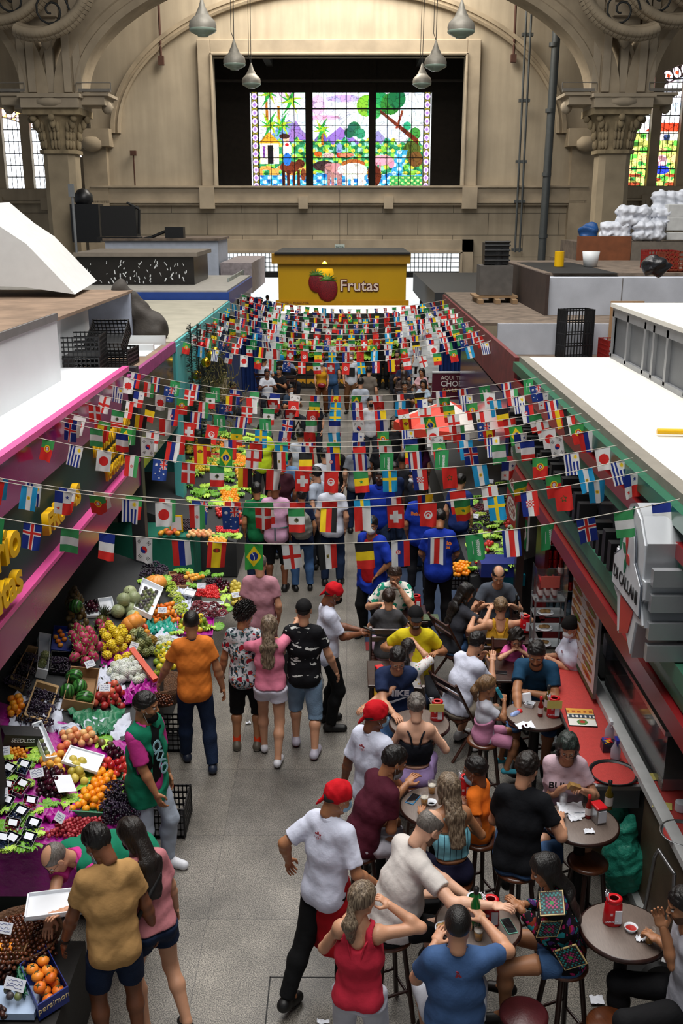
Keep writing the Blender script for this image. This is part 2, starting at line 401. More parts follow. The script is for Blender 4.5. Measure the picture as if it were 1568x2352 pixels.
def person(label,px,py,face=0,H=1.72,sit=None,lean=0,side=0,hyaw=0,hpitch=8,fem=False,build=1.0,sk='light',hair='short',hc='black',
           top='tee',tc='#ffffff',tmat=None,bot='long',bc='#20242c',bmat=None,shoes='#111111',sole='#222222',lh=None,rh=None,lf=None,rf=None,
           lcurl='relax',rcurl='relax',beard=False,mask=None,at=None,vox=None,extra=None,twist=0,lp=None,rp=None,belly=0,child=False,
           glasses=False,sleeve=None,hem=None,socks=None,legs=True,footback=0,knees=1.0,spread=1.0):
 build=.90*(1+(build-1)*.6)
 s=H/1.74;hs=1.0 if not child else .93/s
 z0=(.93*s)if sit is None else sit+.095*s*build
 Rb=rotm(face);right,fwd,up=Rb[:,0],Rb[:,1],Rb[:,2]
 Rs=rotm(face,lean,side);Rt=rotm(face+twist,lean*1.15,side)
 pel=np.array([0,0,z0]);ch=pel+Rs[:,2]*.27*s;nk=ch+Rt[:,2]*.25*s
 Rh=rotm(face+twist+hyaw,hpitch+lean*.55,0);hd=nk+Rt[:,2]*.055*s+Rt[:,1]*.012*s+Rh[:,2]*.115*s*hs
 # anchor : top of the head projects on (px,py)
 topz=float((hd+Rh[:,2]*.12*hs*s)[2])
 if at is not None:off=np.array([at[0],at[1],0])
 else:g=W(px,py,topz);tp=hd+Rh[:,2]*.11*hs*s;off=np.array([g.x-tp[0],g.y-tp[1],0])
 dist=math.hypot(off[0],off[1])
 h=vox or(.0085 if dist<9.5 else .012 if dist<13 else .016 if dist<20 else .021)
 sw=(.124 if fem else .146)*s*(.8+.2*build);shl=nk-Rt[:,2]*.055*s-Rt[:,0]*sw;shr=nk-Rt[:,2]*.055*s+Rt[:,0]*sw
 hw=.082*s*(1.04 if fem else 1.0);Rp=rotm(face)
 def tgt(t,dflt):
  if t is None:return np.array(dflt)
  if t[0]=='px':g=W(t[1],t[2],t[3]);return np.array([g.x,g.y,g.z])-off
  return right*t[0]*s+fwd*t[1]*s+np.array([0,0,t[2]])
 ua,fa=.285*s,.25*s
 arms=[]
 for sd,sh,t,pl in((-1,shl,lh,lp),(1,shr,rh,rp)):
  d=sh+right*sd*.05*s+fwd*.05*s+np.array([0,0,-.50*s]);w_=tgt(t,d)
  pole=(right*sd*.5-fwd*.75-up*.45)if pl is None else(right*pl[0]+fwd*pl[1]+up*pl[2])
  el,wr=ik(sh,w_,ua,fa,pole);arms.append((sh,el,wr,sd))
 legsj=[]
 for sd,t in((-1,lf),(1,rf)):
  hp=pel+right*sd*hw-np.array([0,0,.02*s])
  if sit is None:d=hp+right*sd*.035*s*spread;d[2]=.085*s
  else:
   d=hp+right*sd*.06*s*spread+fwd*(.40*s-footback);d[2]=.085*s if sit<.6 else max(.085,z0-.5*s)
  an=tgt(t,d);kn,an=ik(hp,an,.43*s,.42*s,fwd*1.0+right*sd*.15*spread*(1 if sit is None else 1.5)+up*.2);legsj.append((hp,kn,an,sd))
 b=build;mus=(.88 if fem else 1.0)*s*(.55+.45*b)
 allp=[pel,ch,nk,hd]+[q for a in arms for q in a[:3]]+[q for l in legsj for q in l[:3]]
 lo=np.min(allp,0)-.22*s;hi=np.max(allp,0)+.22*s;lo[2]=max(lo[2],-.02)
 seed=abs(hash(label))%1000 if False else sum(map(ord,label))%1000
 def torso(S_,inf=0,k=.05):
  dw=(1.34 if not fem else 1.28)
  S_.cap(pel-up*.02*s,pel+Rs[:,2]*.08*s,(.103*b+(.008 if fem else 0))*s+inf,.098*s*b+inf,k,right,1.38)
  S_.cap(pel+Rs[:,2]*.06*s,ch,(.092*b-(.012 if fem else 0))*s+inf,.107*s*(.6+.4*b)+inf,k,Rt[:,0],dw)
  S_.cap(ch,ch+Rt[:,2]*.13*s,.106*s*(.6+.4*b)+inf,.093*s*(.7+.3*b)+inf,k,Rt[:,0],dw+.08)
  S_.cap(shl-Rt[:,0]*(-.03)*s,shr-Rt[:,0]*.03*s,.062*mus+inf,.062*mus+inf,k)
  S_.cap(nk-Rt[:,2]*.05*s-Rt[:,0]*.08*s,nk+Rt[:,2]*.005,.05*s+inf*.6,.045*s+inf*.3,k);S_.cap(nk-Rt[:,2]*.05*s+Rt[:,0]*.08*s,nk+Rt[:,2]*.005,.05*s+inf*.6,.045*s+inf*.3,k)
  if belly:S_.ell(pel+Rs[:,2]*.13*s+Rs[:,1]*.05*s,(.15*s+inf,(.10+belly)*s+inf,.15*s+inf),.06,Rs)
  if fem and not child:
   for e in(-1,1):S_.ell(ch+Rt[:,2]*.04*s+Rt[:,1]*.085*s+Rt[:,0]*e*.07*s,(.062*s+inf,.055*s+inf,.06*s+inf),.04,Rt)
  for e in(-1,1):S_.ell(pel-up*.03*s-fwd*.05*s+right*e*.07*s,(.085*s*b+inf,.085*s*b+inf,.09*s*b+inf),.04,Rp)
  return S_
 # body
 Bd=SDF(lo,hi,h);torso(Bd)
 Bd.cap(nk-Rt[:,2]*.03*s,hd-Rh[:,2]*.05*s*hs-Rh[:,1]*.015,.055*s*(.94 if fem else 1.05),.05*s*hs*(.9 if fem else 1.05),.03)
 for sh,el,wr,sd in arms:
  Bd.cap(sh,el,.052*mus,.041*mus,.03);Bd.ell(sh,(.058*mus,)*3,.03)
  m_=el*.7+wr*.3;Bd.cap(el,m_,.041*mus,.043*mus,.02);Bd.cap(m_,wr,.043*mus,.026*s,.02)
 for hp,kn,an,sd in legsj:
  Bd.cap(hp,kn,.088*s*(.6+.4*b)*(1.03 if fem else 1),.056*s,.04);m_=kn*.68+an*.32+(-fwd*.02*s if sit is None else 0)
  Bd.cap(kn,m_,.054*s,.057*s*(.8+.2*b),.03);Bd.cap(m_,an,.055*s,.036*s,.03)
  Bd.cap(an,an-np.array([0,0,.03])+fwd*.07*s,.034*s,.026*s,.02)
 parts=[]
 if dist<19:
  HV,HF,HM=head_mesh(beard,fem,.0045 if dist<12 else .008)
 else:HV,HF,HM=head_mesh(beard,fem,.01)
 parts.append((xf(HV*s*hs*(.97 if fem else 1.0),Rh,hd),HF,HM))
 for(sh,el,wr,sd),cu in zip(arms,(lcurl,rcurl)):
  y=nrm(wr-el)
  z=nrm(np.cross(nrm(np.cross(y,up if abs(y[2])<.75 else right*sd)),y))if abs(y[2])<.75 else nrm(right*sd-y*np.dot(right*sd,y))
  x=np.cross(y,z);q=hand_mesh(sd,cu,.0042 if dist<10 else .007)
  parts.append((xf(q[0]*s*(.92 if fem else 1.0),np.stack([x,y,z],1),wr-y*.005),q[1],0))
 hm=hairmat(hc);mats=[skin(sk),M('lips_'+sk,tuple(x*y for x,y in zip(S(SKIN[sk]),(.75,.42,.42))),.45,bump=0),hm,M('eye_white',(.75,.73,.7),.2,bump=0,var=0),M('iris',(.02,.012,.008),.15,bump=0,var=0),
                              M('beard_'+sk,tuple(x*.22+.004 for x in S(SKIN[sk])),.8,var=.3,vs=60)]
 me_=bpy.data.meshes.new('tmp');P=link('person',me_);tag(P,label,'person');COV=[]
 def child_sdf(name,D,mat,lab=None,mi=None):
  v,f=D.mesh()
  if len(v)==0:return None
  o=link(name,mesh_from(name,v+off,f,mat,mi),P)
  if lab:o['label']=lab
  return o
 # hair
 def hl(x,y,z):return hd+(Rh@np.array([x,y,z]))*s*hs
 q=s*hs;hh=.006 if dist<12 else .009 if dist<20 else .014
 if hair not in('bald',):
  Hd=SDF(hd-.2,hd+.2,hh)if hair not in('long','pony','highpony')else SDF(hd-np.array([.28,.28,.62*s]),hd+np.array([.28,.28,.2]),hh)
  th={'short':.012,'crop':.006,'curly':.034,'afro':.03,'fringe':.005,'long':.016,'pony':.01,'bun':.012,'highpony':.01,'bob':.02,'wavy':.02}.get(hair,.012)
  if hair in('bandana','cap','net'):
   th=.012
  Hd.ell(hl(0,-.014,.034),((.074+th)*q,(.096+th)*q,(.088+th)*q),0,Rh)
  if hair=='curly':Hd.wave(.018,190,seed)
  elif hair in('short','bun'):Hd.wave(.003,130,seed)
  elif hair=='wavy':Hd.wave(.006,90,seed,(1,1,.4))
  n0=(0,.62,-.78);p0=(0,.078,.066)
  if hair in('bandana','net'):n0=(0,.5,-.87);p0=(0,.09,.055)
  if hair in('cap',):n0=(0,.12,-.99);p0=(0,.08,.045)
  if hair in('long','bob','wavy'):n0=(0,.8,-.6);p0=(0,.074,.07)
  Hd.plane(hl(*p0),Rh@np.array(n0))
  if hair=='fringe':Hd.ell(hl(0,.02,.12),(.07*q,.1*q,.062*q),0,Rh,op='s')
  bk=-Rt[:,1]
  if hair=='long':
   base=hl(0,-.05,-.01);lwr=nk-Rt[:,2]*.26*s+bk*.135*s*(.7+.3*b);mid=nk-Rt[:,2]*.02*s+bk*.1*s
   Hd.cap(base,mid,.055*q,.05*q,.03,Rh[:,0],1.45);Hd.cap(mid,lwr,.035*q,.022*q,.03,Rt[:,0],2.7,)
   for e in(-1,1):Hd.cap(hl(e*.07,.0,.02),hl(e*.075,-.0,-.11),.022*q,.018*q,.03);Hd.cap(hl(e*.075,-.0,-.10),nk+Rt[:,0]*e*.10*s-Rt[:,2]*.13*s+Rt[:,1]*.05*s,.02*q,.014*q,.02)if seed%2 else 0
   Hd.wave(.004,90,seed,(1,1,.12))
  if hair in('pony','highpony'):
   b0=hl(0,-.105,.0 if hair=='pony' else .05);b1=b0+bk*.05*s-up*.12*s;b2=b0+bk*.02*s-up*.27*s
   if fem or 1:Hd.cap(b0,b1,.022*q,.036*q,.02);Hd.cap(b1,b2,.036*q,.018*q,.03,Rt[:,0],1.4);Hd.wave(.003,110,seed,(1,1,.15))
  if hair=='bun':Hd.ell(hl(0,-.112,.035),(.036*q,.03*q,.034*q),.012,Rh)
  if hair in('bob','wavy'):
   for e in(-1,1):Hd.cap(hl(e*.068,-.01,.0),hl(e*.072,-.015,-.11),.03*q,.022*q,.03)
   Hd.cap(hl(0,-.06,0),hl(0,-.06,-.11),.055*q,.05*q,.03,Rh[:,0],1.3);Hd.wave(.008,80,seed)
  if hair=='bandana':
   Hd.cap(hl(0,-.105,-.02),hl(-.02,-.13,-.09),.018*q,.01*q,.02);Hd.wave(.0035,60,seed)
   mm=cloth('red_bandana','#c40d1c');child_sdf('bandana',Hd,mm,'red bandana tied at the back')
  elif hair=='cap':
   Hd.ell(hl(0,.115,.045),(.062*q,.06*q,.010*q),.004,Rh)
   child_sdf('cap',Hd,cloth('cap_black','#101012'),'black baseball cap')
   H2=SDF(hd-.15,hd+.15,hh);H2.ell(hl(0,-.02,.0),(.08*q,.096*q,.07*q),0,Rh);H2.plane(hl(0,.0,.05),Rh@np.array((0,.6,-.8)));H2.plane(hl(0,0,.05),Rh[:,2]);H2.plane(hl(0,.01,0),Rh[:,1])
   child_sdf('hair',H2,hm)
  elif hair=='net':child_sdf('hair_net',Hd,cloth('hair_net','#131313'),'black hair net')
  else:child_sdf('hair',Hd,hm)
  if hair in('bandana',):
   H2=SDF(hd-.15,hd+.15,hh);H2.ell(hl(0,-.02,-.005),(.078*q,.096*q,.07*q),0,Rh);H2.plane(hl(0,.0,.03),Rh@np.array((0,.6,-.8)));H2.plane(hl(0,0,.03),Rh[:,2]);H2.plane(hl(0,-.01,0),Rh[:,1])
   child_sdf('hair',H2,M('hair_crop_black',(.02,.016,.014),.8,bump=.1))
 if mask:
  Mk=SDF(hd-.15,hd+.15,.005 if dist<12 else .008)
  dz,dy=(-.05,.0)if mask[0]!='_' else(-.1,-.012)
  Mk.ell(hl(0,.05+dy,dz),(.058*q,.066*q,.052*q),0,Rh);Mk.ell(hl(0,.09+dy,dz+.015),(.03*q,.032*q,.034*q),.02,Rh);Mk.plane(hl(0,.03,-.06),-Rh[:,1])
  mc={'white':'#dfe3e6','blue':'#8fb6cf','black':'#0d0d0f','grey':'#8a8c90'}[mask.strip('_')]
  m2=child_sdf('face_mask',Mk,cloth('mask_'+mask.strip('_'),mc),mask.strip('_')+' face mask')
  if m2 and dist<13:
   mb=MB()
   for e in(-1,1):mb.tube([hl(e*.05,.06+dy,dz+.03),hl(e*.08,-.005,.01),hl(e*.08,-.01,-.02),hl(e*.05,.05+dy,dz-.035)],.0018,5)
   so=mb.build('mask_strap',M('strap_white',(.7,.72,.74),.7),P);so.location=Vector(off)
 if glasses:
  mb=MB()
  for e in(-1,1):
   pts=[hl(e*.032+.021*math.cos(t),.1,.003+.017*math.sin(t))for t in np.linspace(0,2*math.pi,13)];mb.tube(pts,.0018,5)
   mb.tube([hl(e*.053,.098,.008),hl(e*.077,.01,.008)],.0016,5)
  mb.tube([hl(-.011,.101,.006),hl(.011,.101,.006)],.0018,5)
  g=mb.build('glasses',M('glasses_frame',(.02,.02,.02),.3,bump=0),P,Vector(off))
 # top garment
 tm=tmat or cloth(tc.strip('#'),tc)
 if top:
  lo2=np.min([pel,nk,shl,shr]+[a[1]for a in arms]+[a[2]for a in arms],0)-.25*s;hi2=np.max([pel,nk,shl,shr]+[a[1]for a in arms]+[a[2]for a in arms],0)+.2*s
  T=SDF(lo,hi,h);inf={'tee':.012,'shirt':.015,'tank':.008,'crop':.008,'long':.016,'vest':.026,'jacket':.02,'cropstrap':.008}.get(top,.014)
  torso(T,inf)
  sl=sleeve if sleeve is not None else{'tee':.62,'shirt':.78,'long':1.9,'jacket':1.8,'vest':.6}.get(top,0)
  if top in('tee','shirt','vest'): # loose skirt of the shirt
   T.cap(pel+Rs[:,2]*.1*s,pel-up*.06*s+fwd*(.03 if sit is not None else 0)*s,.1*s*b+inf,(.104*b+.004)*s+inf,.05,right,1.34,False)
  for sh,el,wr,sd in arms:
   if sl>0:
    e1=sh+(el-sh)*min(sl,1.0);T.cap(sh,e1,.058*mus+inf*.6,.056*mus+inf*.8,.035,flat=sl<1.01)
    if sl>1:T.cap(el,el+(wr-el)*(sl-1),.05*mus+inf*.6,.036*mus+inf*.5,.02,flat=True)
   else:T.cap(sh+Rt[:,0]*sd*.03,sh+Rt[:,0]*sd*.12*s,.09*s,.09*s,.005,op='s')
  T.wave(.0034 if top!='tank' else .0015,30,seed,(1,1,.5));T.wave(.0016,70,seed+3,(1,1,.6))
  if top in('tank','crop','cropstrap'):
   c_=nk-Rt[:,2]*.07*s
   for e in(-1,1):T.cap(c_+Rt[:,0]*e*.0+Rt[:,1]*e*.12*s,c_+Rt[:,1]*e*.12*s+Rt[:,2]*.1,.075*s,.085*s,.006,Rt[:,0],1.0,op='s')
   T.cap(nk-Rt[:,2]*.03*s,nk+Rt[:,2]*.2*s,.072*s,.08*s,.006,op='s')
   if top=='cropstrap':T.plane(ch+Rt[:,2]*.075*s,Rt[:,2])
  else:T.cap(nk+Rt[:,2]*.012*s+Rt[:,1]*.03*s,nk+Rt[:,2]*.25*s+Rt[:,1]*.05,.064*s,.09*s,.008,op='s')
  hm_=hem if hem is not None else{'tee':-.13,'shirt':-.15,'tank':-.06,'crop':.12,'cropstrap':.13,'long':-.1,'vest':-.17,'jacket':-.16}.get(top,-.12)
  if sit is not None and hm_<-.07:hm_=-.075
  if bot=='mini' and sit is None and top=='tee':hm_=-.02
  T.plane(pel+Rs[:,2]*hm_*s,-Rs[:,2]);COV.append(T.D)
  to=child_sdf({'tee':'tee_shirt','shirt':'shirt','tank':'tank_top','crop':'crop_top','cropstrap':'crop_top','vest':'waistcoat','jacket':'jacket','long':'shirt'}[top],T,tm)
  if top=='cropstrap' or top=='tank':
   mb=MB()
   for e in(-1,1):
    pts=[ch+Rt[:,2]*.06*s-Rt[:,1]*.112*s+Rt[:,0]*e*.03*s,ch+Rt[:,2]*.17*s-Rt[:,1]*.1*s+Rt[:,0]*e*.055*s,nk-Rt[:,2]*.035*s-Rt[:,1]*.055*s+Rt[:,0]*e*.085*s,nk-Rt[:,2]*.022*s+Rt[:,1]*.0*s+Rt[:,0]*e*.09*s,nk-Rt[:,2]*.06*s+Rt[:,1]*.08*s+Rt[:,0]*e*.075*s]
    mb.tube([Vector(p_)for p_ in pts],.009 if top=='cropstrap' else .006,6)
   mb.build('shoulder_strap',tm,P,Vector(off))
  if top in('shirt','vest')or(extra and 'collar' in extra):
   Kc=SDF(nk-.16,nk+.16,.008);Kc.cap(nk-Rt[:,2]*.02*s,nk+Rt[:,2]*.032*s,.073*s,.068*s,0,flat=True);Kc.cap(nk-Rt[:,2]*.1*s,nk+Rt[:,2]*.2*s,.058*s,.058*s,0,op='s')
   Kc.plane(nk-Rt[:,2]*.03*s,-Rt[:,2])
   child_sdf('collar',Kc,cloth('collar_'+(extra or{}).get('collar',tc).strip('#'),(extra or{}).get('collar',tc)))
 # bottom garment
 bm=bmat or cloth(bc.strip('#'),bc)
 if bot and legs:
  lo3=np.min([pel]+[q_ for l in legsj for q_ in l[:3]],0)-.2*s;hi3=np.max([pel]+[q_ for l in legsj for q_ in l[:3]],0)+.2*s
  B=SDF(lo,hi,h);inf=.012 if bot!='legging' else .005
  B.cap(pel-up*.02*s,pel+Rs[:,2]*.07*s,(.103*b+.006)*s+inf,.1*s*b+inf*.6,.05,right,1.38)
  for e in(-1,1):B.ell(pel-up*.03*s-fwd*.05*s+right*e*.07*s,(.085*s*b+inf,.085*s*b+inf,.09*s*b+inf),.04,Rp)
  for hp,kn,an,sd in legsj:
   if bot in('long','jeans','legging'):
    B.cap(hp,kn,.09*s*(.6+.4*b)+inf,.06*s+inf,.04);m_=kn*.68+an*.32+(-fwd*.02*s if sit is None else 0);B.cap(kn,m_,.06*s+inf,.06*s*(.8+.2*b)+inf,.03);B.cap(m_,an+np.array([0,0,.015]),.06*s+inf,(.047 if bot!='legging' else .038)*s+inf,.03,flat=True)
   else:
    f_={'shorts':.85,'mini':.42,'bermuda':1.0}[bot];B.cap(hp,hp+(kn-hp)*f_,.09*s*(.6+.4*b)+inf,(.074 if bot!='mini' else .088)*s+inf,.04,flat=True)
    if bot=='bermuda':B.cap(kn,kn+(an-kn)*.22,.066*s+inf,.066*s+inf,.02,flat=True)
  B.wave(.003 if bot!='legging' else .001,34,seed+9,(1,1,.6))
  B.plane(pel+Rs[:,2]*.085*s,Rs[:,2]);COV.append(B.D.copy())
  if top and top not in('crop','cropstrap'):B.D=B.D+.016*np.clip((.02-T.D)/.02,0,1)
  child_sdf({'long':'trousers','jeans':'jeans','legging':'leggings','shorts':'shorts','mini':'shorts','bermuda':'shorts'}[bot],B,bm)
 if shoes and legs:
  for hp,kn,an,sd in legsj:
   V_,F_,m_=shoe_mesh('slip' if extra and 'slip' in extra else 'sneaker');a=R(face+sd*8)
   dn=nrm(an-kn);fy=np.array([math.sin(a),math.cos(a),0]);pitch=0
   if an[2]>.1*s+.02 and sit is None:pitch=min(.8,(an[2]-.085*s)*5)
   y=nrm(fy*math.cos(pitch)-np.array([0,0,math.sin(pitch)]));x=nrm(np.cross(y,up));z=np.cross(x,y)
   o_=an+off-z*.085*s
   o=link('shoe',mesh_from('shoe',xf(V_*s*(.9 if fem else 1),np.stack([x,y,z],1),o_),F_,[M('shoe_'+shoes.strip('#'),S(shoes),.5),M('sole_'+sole.strip('#'),S(sole),.6)],m_),P)
   if socks:
    k_=SDF(an-.12,an+.16,.01);k_.cap(an-dn*.08,an,.045*s,.042*s,0);child_sdf('sock',k_,cloth('sock_'+socks.strip('#'),socks))
 for c_ in COV:Bd.D=Bd.D+.014*np.clip((.018-c_)/.018,0,1)
 V,F=Bd.mesh();V,F,mi=join([(V,F,0)]+parts);P.data=mesh_from('person',V+off,F,mats,mi);bpy.data.meshes.remove(me_)
 info=dict(torso=torso,P=P,off=off,pel=pel,ch=ch,nk=nk,hd=hd,Rt=Rt,Rs=Rs,Rh=Rh,arms=arms,legs=legsj,s=s,right=right,fwd=fwd,b=b)
 PEOPLE.append((label,info))
 print('PERSON %-60s at %.2f %.2f top %.2f'%(label[:60],off[0],off[1],topz))
 return info
# ---------------- the hall ----------------
stucco=M('stucco',S('#a39580'),.85,var=.2,vs=1.2,bump=.12,bs=9)
stucco_d=M('stucco_shaded_trim',S('#a0917a'),.85,var=.22,vs=1.5,bump=.12,bs=9)
def wallmat():
 m=M('wall_render',S('#aa9d88'),.9,var=.12,vs=.8,bump=0)
 nt=m.node_tree;N=nt.nodes;L=nt.links;b=N['Principled BSDF']
 tc=N.new('ShaderNodeTexCoord');sp=N.new('ShaderNodeSeparateXYZ');cb=N.new('ShaderNodeCombineXYZ')
 L.new(tc.outputs['Object'],sp.inputs[0]);L.new(sp.outputs[0],cb.inputs[0]);L.new(sp.outputs[2],cb.inputs[1])
 br=N.new('ShaderNodeTexBrick');br.inputs['Scale'].default_value=1;br.inputs['Mortar Size'].default_value=.012;br.inputs['Brick Width'].default_value=3.05;br.inputs['Row Height'].default_value=.92;br.inputs['Mortar Smooth'].default_value=.1
 L.new(cb.outputs[0],br.inputs['Vector'])
 cmp_=N.new('ShaderNodeMath');cmp_.operation='LESS_THAN';cmp_.inputs[1].default_value=6.1;L.new(sp.outputs[2],cmp_.inputs[0])
 mu=N.new('ShaderNodeMath');mu.operation='MULTIPLY';L.new(br.outputs['Fac'],mu.inputs[0]);L.new(cmp_.outputs[0],mu.inputs[1])
 # vertical grime streaks
 nz=N.new('ShaderNodeTexNoise');mp=N.new('ShaderNodeMapping');mp.inputs['Scale'].default_value=(.7,1,.06);L.new(tc.outputs['Object'],mp.inputs[0]);L.new(mp.outputs[0],nz.inputs['Vector']);nz.inputs['Detail'].default_value=6
 mr=N.new('ShaderNodeMapRange');mr.inputs[1].default_value=.35;mr.inputs[2].default_value=.75;mr.inputs[3].default_value=.88;mr.inputs[4].default_value=1.07;L.new(nz.outputs['Fac'],mr.inputs[0])
 src=b.inputs['Base Color'].links[0].from_socket
 mx=N.new('ShaderNodeMix');mx.data_type='RGBA';mx.blend_type='MULTIPLY';mx.inputs['Factor'].default_value=1;L.new(src,mx.inputs['A']);L.new(mr.outputs[0],mx.inputs['B'])
 m2=N.new('ShaderNodeMix');m2.data_type='RGBA';m2.inputs['B'].default_value=(.09,.075,.055,1);L.new(mu.outputs[0],m2.inputs['Factor']);L.new(mx.outputs['Result'],m2.inputs['A'])
 L.new(m2.outputs['Result'],b.inputs['Base Color']);return m
WM=wallmat()
def floormat(name,c1,c2,tw,tone=1.0,mort=.006,rough=.45):
 m=M(name,c1,rough,var=0,bump=.06,bs=120);nt=m.node_tree;N=nt.nodes;L=nt.links;b=N['Principled BSDF']
 tc=N.new('ShaderNodeTexCoord')
 g=N.new('ShaderNodeTexNoise');g.inputs['Scale'].default_value=120;g.inputs['Detail'].default_value=3;L.new(tc.outputs['Object'],g.inputs['Vector'])
 rp=N.new('ShaderNodeValToRGB');rp.color_ramp.elements[0].position=.38;rp.color_ramp.elements[1].position=.64
 rp.color_ramp.elements[0].color=(*c1,1);rp.color_ramp.elements[1].color=(*c2,1);L.new(g.outputs['Fac'],rp.inputs[0])
 br=N.new('ShaderNodeTexBrick');br.offset=0;br.inputs['Scale'].default_value=1;br.inputs['Mortar Size'].default_value=mort;br.inputs['Brick Width'].default_value=tw;br.inputs['Row Height'].default_value=tw
 br.inputs['Color1'].default_value=(.86,.86,.86,1);br.inputs['Color2'].default_value=(1.1,1.08,1.03,1);br.inputs['Mortar'].default_value=(.55,.55,.55,1);L.new(tc.outputs['Object'],br.inputs['Vector'])
 st=N.new('ShaderNodeTexNoise');st.inputs['Scale'].default_value=1.3;st.inputs['Detail'].default_value=8;st.inputs['Roughness'].default_value=.6;L.new(tc.outputs['Object'],st.inputs['Vector'])
 mr=N.new('ShaderNodeMapRange');mr.inputs[1].default_value=.3;mr.inputs[2].default_value=.7;mr.inputs[3].default_value=.42;mr.inputs[4].default_value=1.4;L.new(st.outputs['Fac'],mr.inputs[0])
 a=N.new('ShaderNodeMix');a.data_type='RGBA';a.blend_type='MULTIPLY';a.inputs['Factor'].default_value=1;L.new(rp.outputs[0],a.inputs['A']);L.new(br.outputs['Color'],a.inputs['B'])
 c=N.new('ShaderNodeMix');c.data_type='RGBA';c.blend_type='MULTIPLY';c.inputs['Factor'].default_value=1;L.new(a.outputs['Result'],c.inputs['A']);L.new(mr.outputs[0],c.inputs['B'])
 L.new(c.outputs['Result'],b.inputs['Base Color'])
 rr=N.new('ShaderNodeMapRange');rr.inputs[3].default_value=.5;rr.inputs[4].default_value=.28;L.new(st.outputs['Fac'],rr.inputs[0]);L.new(rr.outputs[0],b.inputs['Roughness'])
 return m
granite=floormat('granite_floor',S('#343230'),S('#97928a'),1.15,mort=.004)
mb=MB();mb.bb((-24,-4,-.2),(24,62,0));struct(mb.build('floor',granite))
mb=MB();mb.bb((-12,-4,0),(-2.35,14.5,.03));struct(mb.build('trim_stall_floor',M('stall_tile',S('#b9bcb4'),.3,var=.06,bump=0)))
mb=MB();mb.bb((2.55,-4,0),(12,11.6,.03));struct(mb.build('trim_bar_floor',M('bar_tile',S('#a8aaa6'),.3,var=.06,bump=0)))
def wall_with_holes(name,x0,x1,z0,z1,y,th,holes,mat):
 xs=sorted({x0,x1,*[h[i]for h in holes for i in(0,1)]});zs=sorted({z0,z1,*[h[i]for h in holes for i in(2,3)]})
 mb=MB()
 for a,b in zip(xs[:-1],xs[1:]):
  for c,d in zip(zs[:-1],zs[1:]):
   if any(h[0]<=(a+b)/2<=h[1]and h[2]<=(c+d)/2<=h[3]for h in holes):continue
   mb.bb((a,y,c),(b,y+th,d))
 return struct(mb.build(name,mat))
OX0,OX1,OZ0,OZ1=-5.62,4.88,6.62,11.75
wall_with_holes('wall_back',-10.9,10.15,0,17,45,.6,[(OX0,OX1,OZ0,OZ1),(-6.0,4.95,0,3.88)],WM)
# window surround, sill course, brackets
mb=MB()
for a,b in(((OX0-.6,44.72,OZ0-.0),(OX0-.06,45.02,OZ1+.6)),((OX1+.06,44.72,OZ0-.0),(OX1+.6,45.02,OZ1+.6)),((OX0-.06,44.72,OZ1+.06),(OX1+.06,45.02,OZ1+.6))):mb.bb(a,b)
for a,b in(((OX0-.08,44.62,OZ0),(OX0+.02,45.3,OZ1+.1)),((OX1-.02,44.62,OZ0),(OX1+.08,45.3,OZ1+.1)),((OX0-.08,44.62,OZ1),(OX1+.08,45.3,OZ1+.1))):mb.bb(a,b)
struct(bevel(mb.build('trim_1',stucco),.03))
mb=MB();mb.bb((-10.95,44.66,6.02),(10.2,45.02,6.6));mb.bb((-10.95,44.6,5.93),(10.2,45.02,6.03));mb.bb((-10.95,44.72,5.84),(10.2,45.02,5.92))
mb.bb((-10.95,44.55,6.56),(10.2,45.02,6.64))
for x in(-6.0,5.2):mb.bb((x-.32,44.5,5.7),(x+.32,44.7,6.58))
for x in(-1.9,1.75):mb.bb((x-.2,44.5,5.7),(x+.2,44.7,6.2))
struct(mb.build('trim_2',stucco))
mb=MB();mb.bb((-6.5,44.7,3.9),(5.45,45.02,4.42));mb.bb((-6.5,44.62,3.86),(4.98,45.1,3.97));mb.bb((4.97,44.7,0),(5.45,45.02,4.42));mb.bb((4.9,44.62,0),(4.99,45.1,3.9))
struct(mb.build('trim_3',stucco))
# dark gallery behind the opening
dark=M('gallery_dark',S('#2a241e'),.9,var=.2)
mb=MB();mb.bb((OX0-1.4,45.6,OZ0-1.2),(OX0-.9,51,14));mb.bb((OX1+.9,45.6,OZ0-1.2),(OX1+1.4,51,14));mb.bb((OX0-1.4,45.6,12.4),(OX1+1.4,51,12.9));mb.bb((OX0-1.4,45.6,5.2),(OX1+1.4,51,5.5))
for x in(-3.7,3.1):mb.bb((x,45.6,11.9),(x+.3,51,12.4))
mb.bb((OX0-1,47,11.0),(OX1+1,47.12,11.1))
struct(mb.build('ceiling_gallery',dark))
def glass_leads(img,u,v,nx,ny,seed,rough=1.0,asp=1.0,line=.25):
 r=np.random.RandomState(seed);n=int(nx*ny);P=r.rand(n,2)
 d1=np.full(u.shape,9.);d2=np.full(u.shape,9.);idx=np.zeros(u.shape,int)
 for i,(a,b)in enumerate(P):
  d=np.sqrt(((u-a)*asp)**2+(v-b)**2);c=d<d1;d2=np.where(c,d1,np.minimum(d2,d));idx=np.where(c,i,idx);d1=np.minimum(d1,d)
 tint=r.uniform(.72,1.12,(n,3));img*=tint[idx]*rough+(1-rough)
 img[(d2-d1)<.0035]*=line
 return img
def hexs(h):return np.array(S(h))
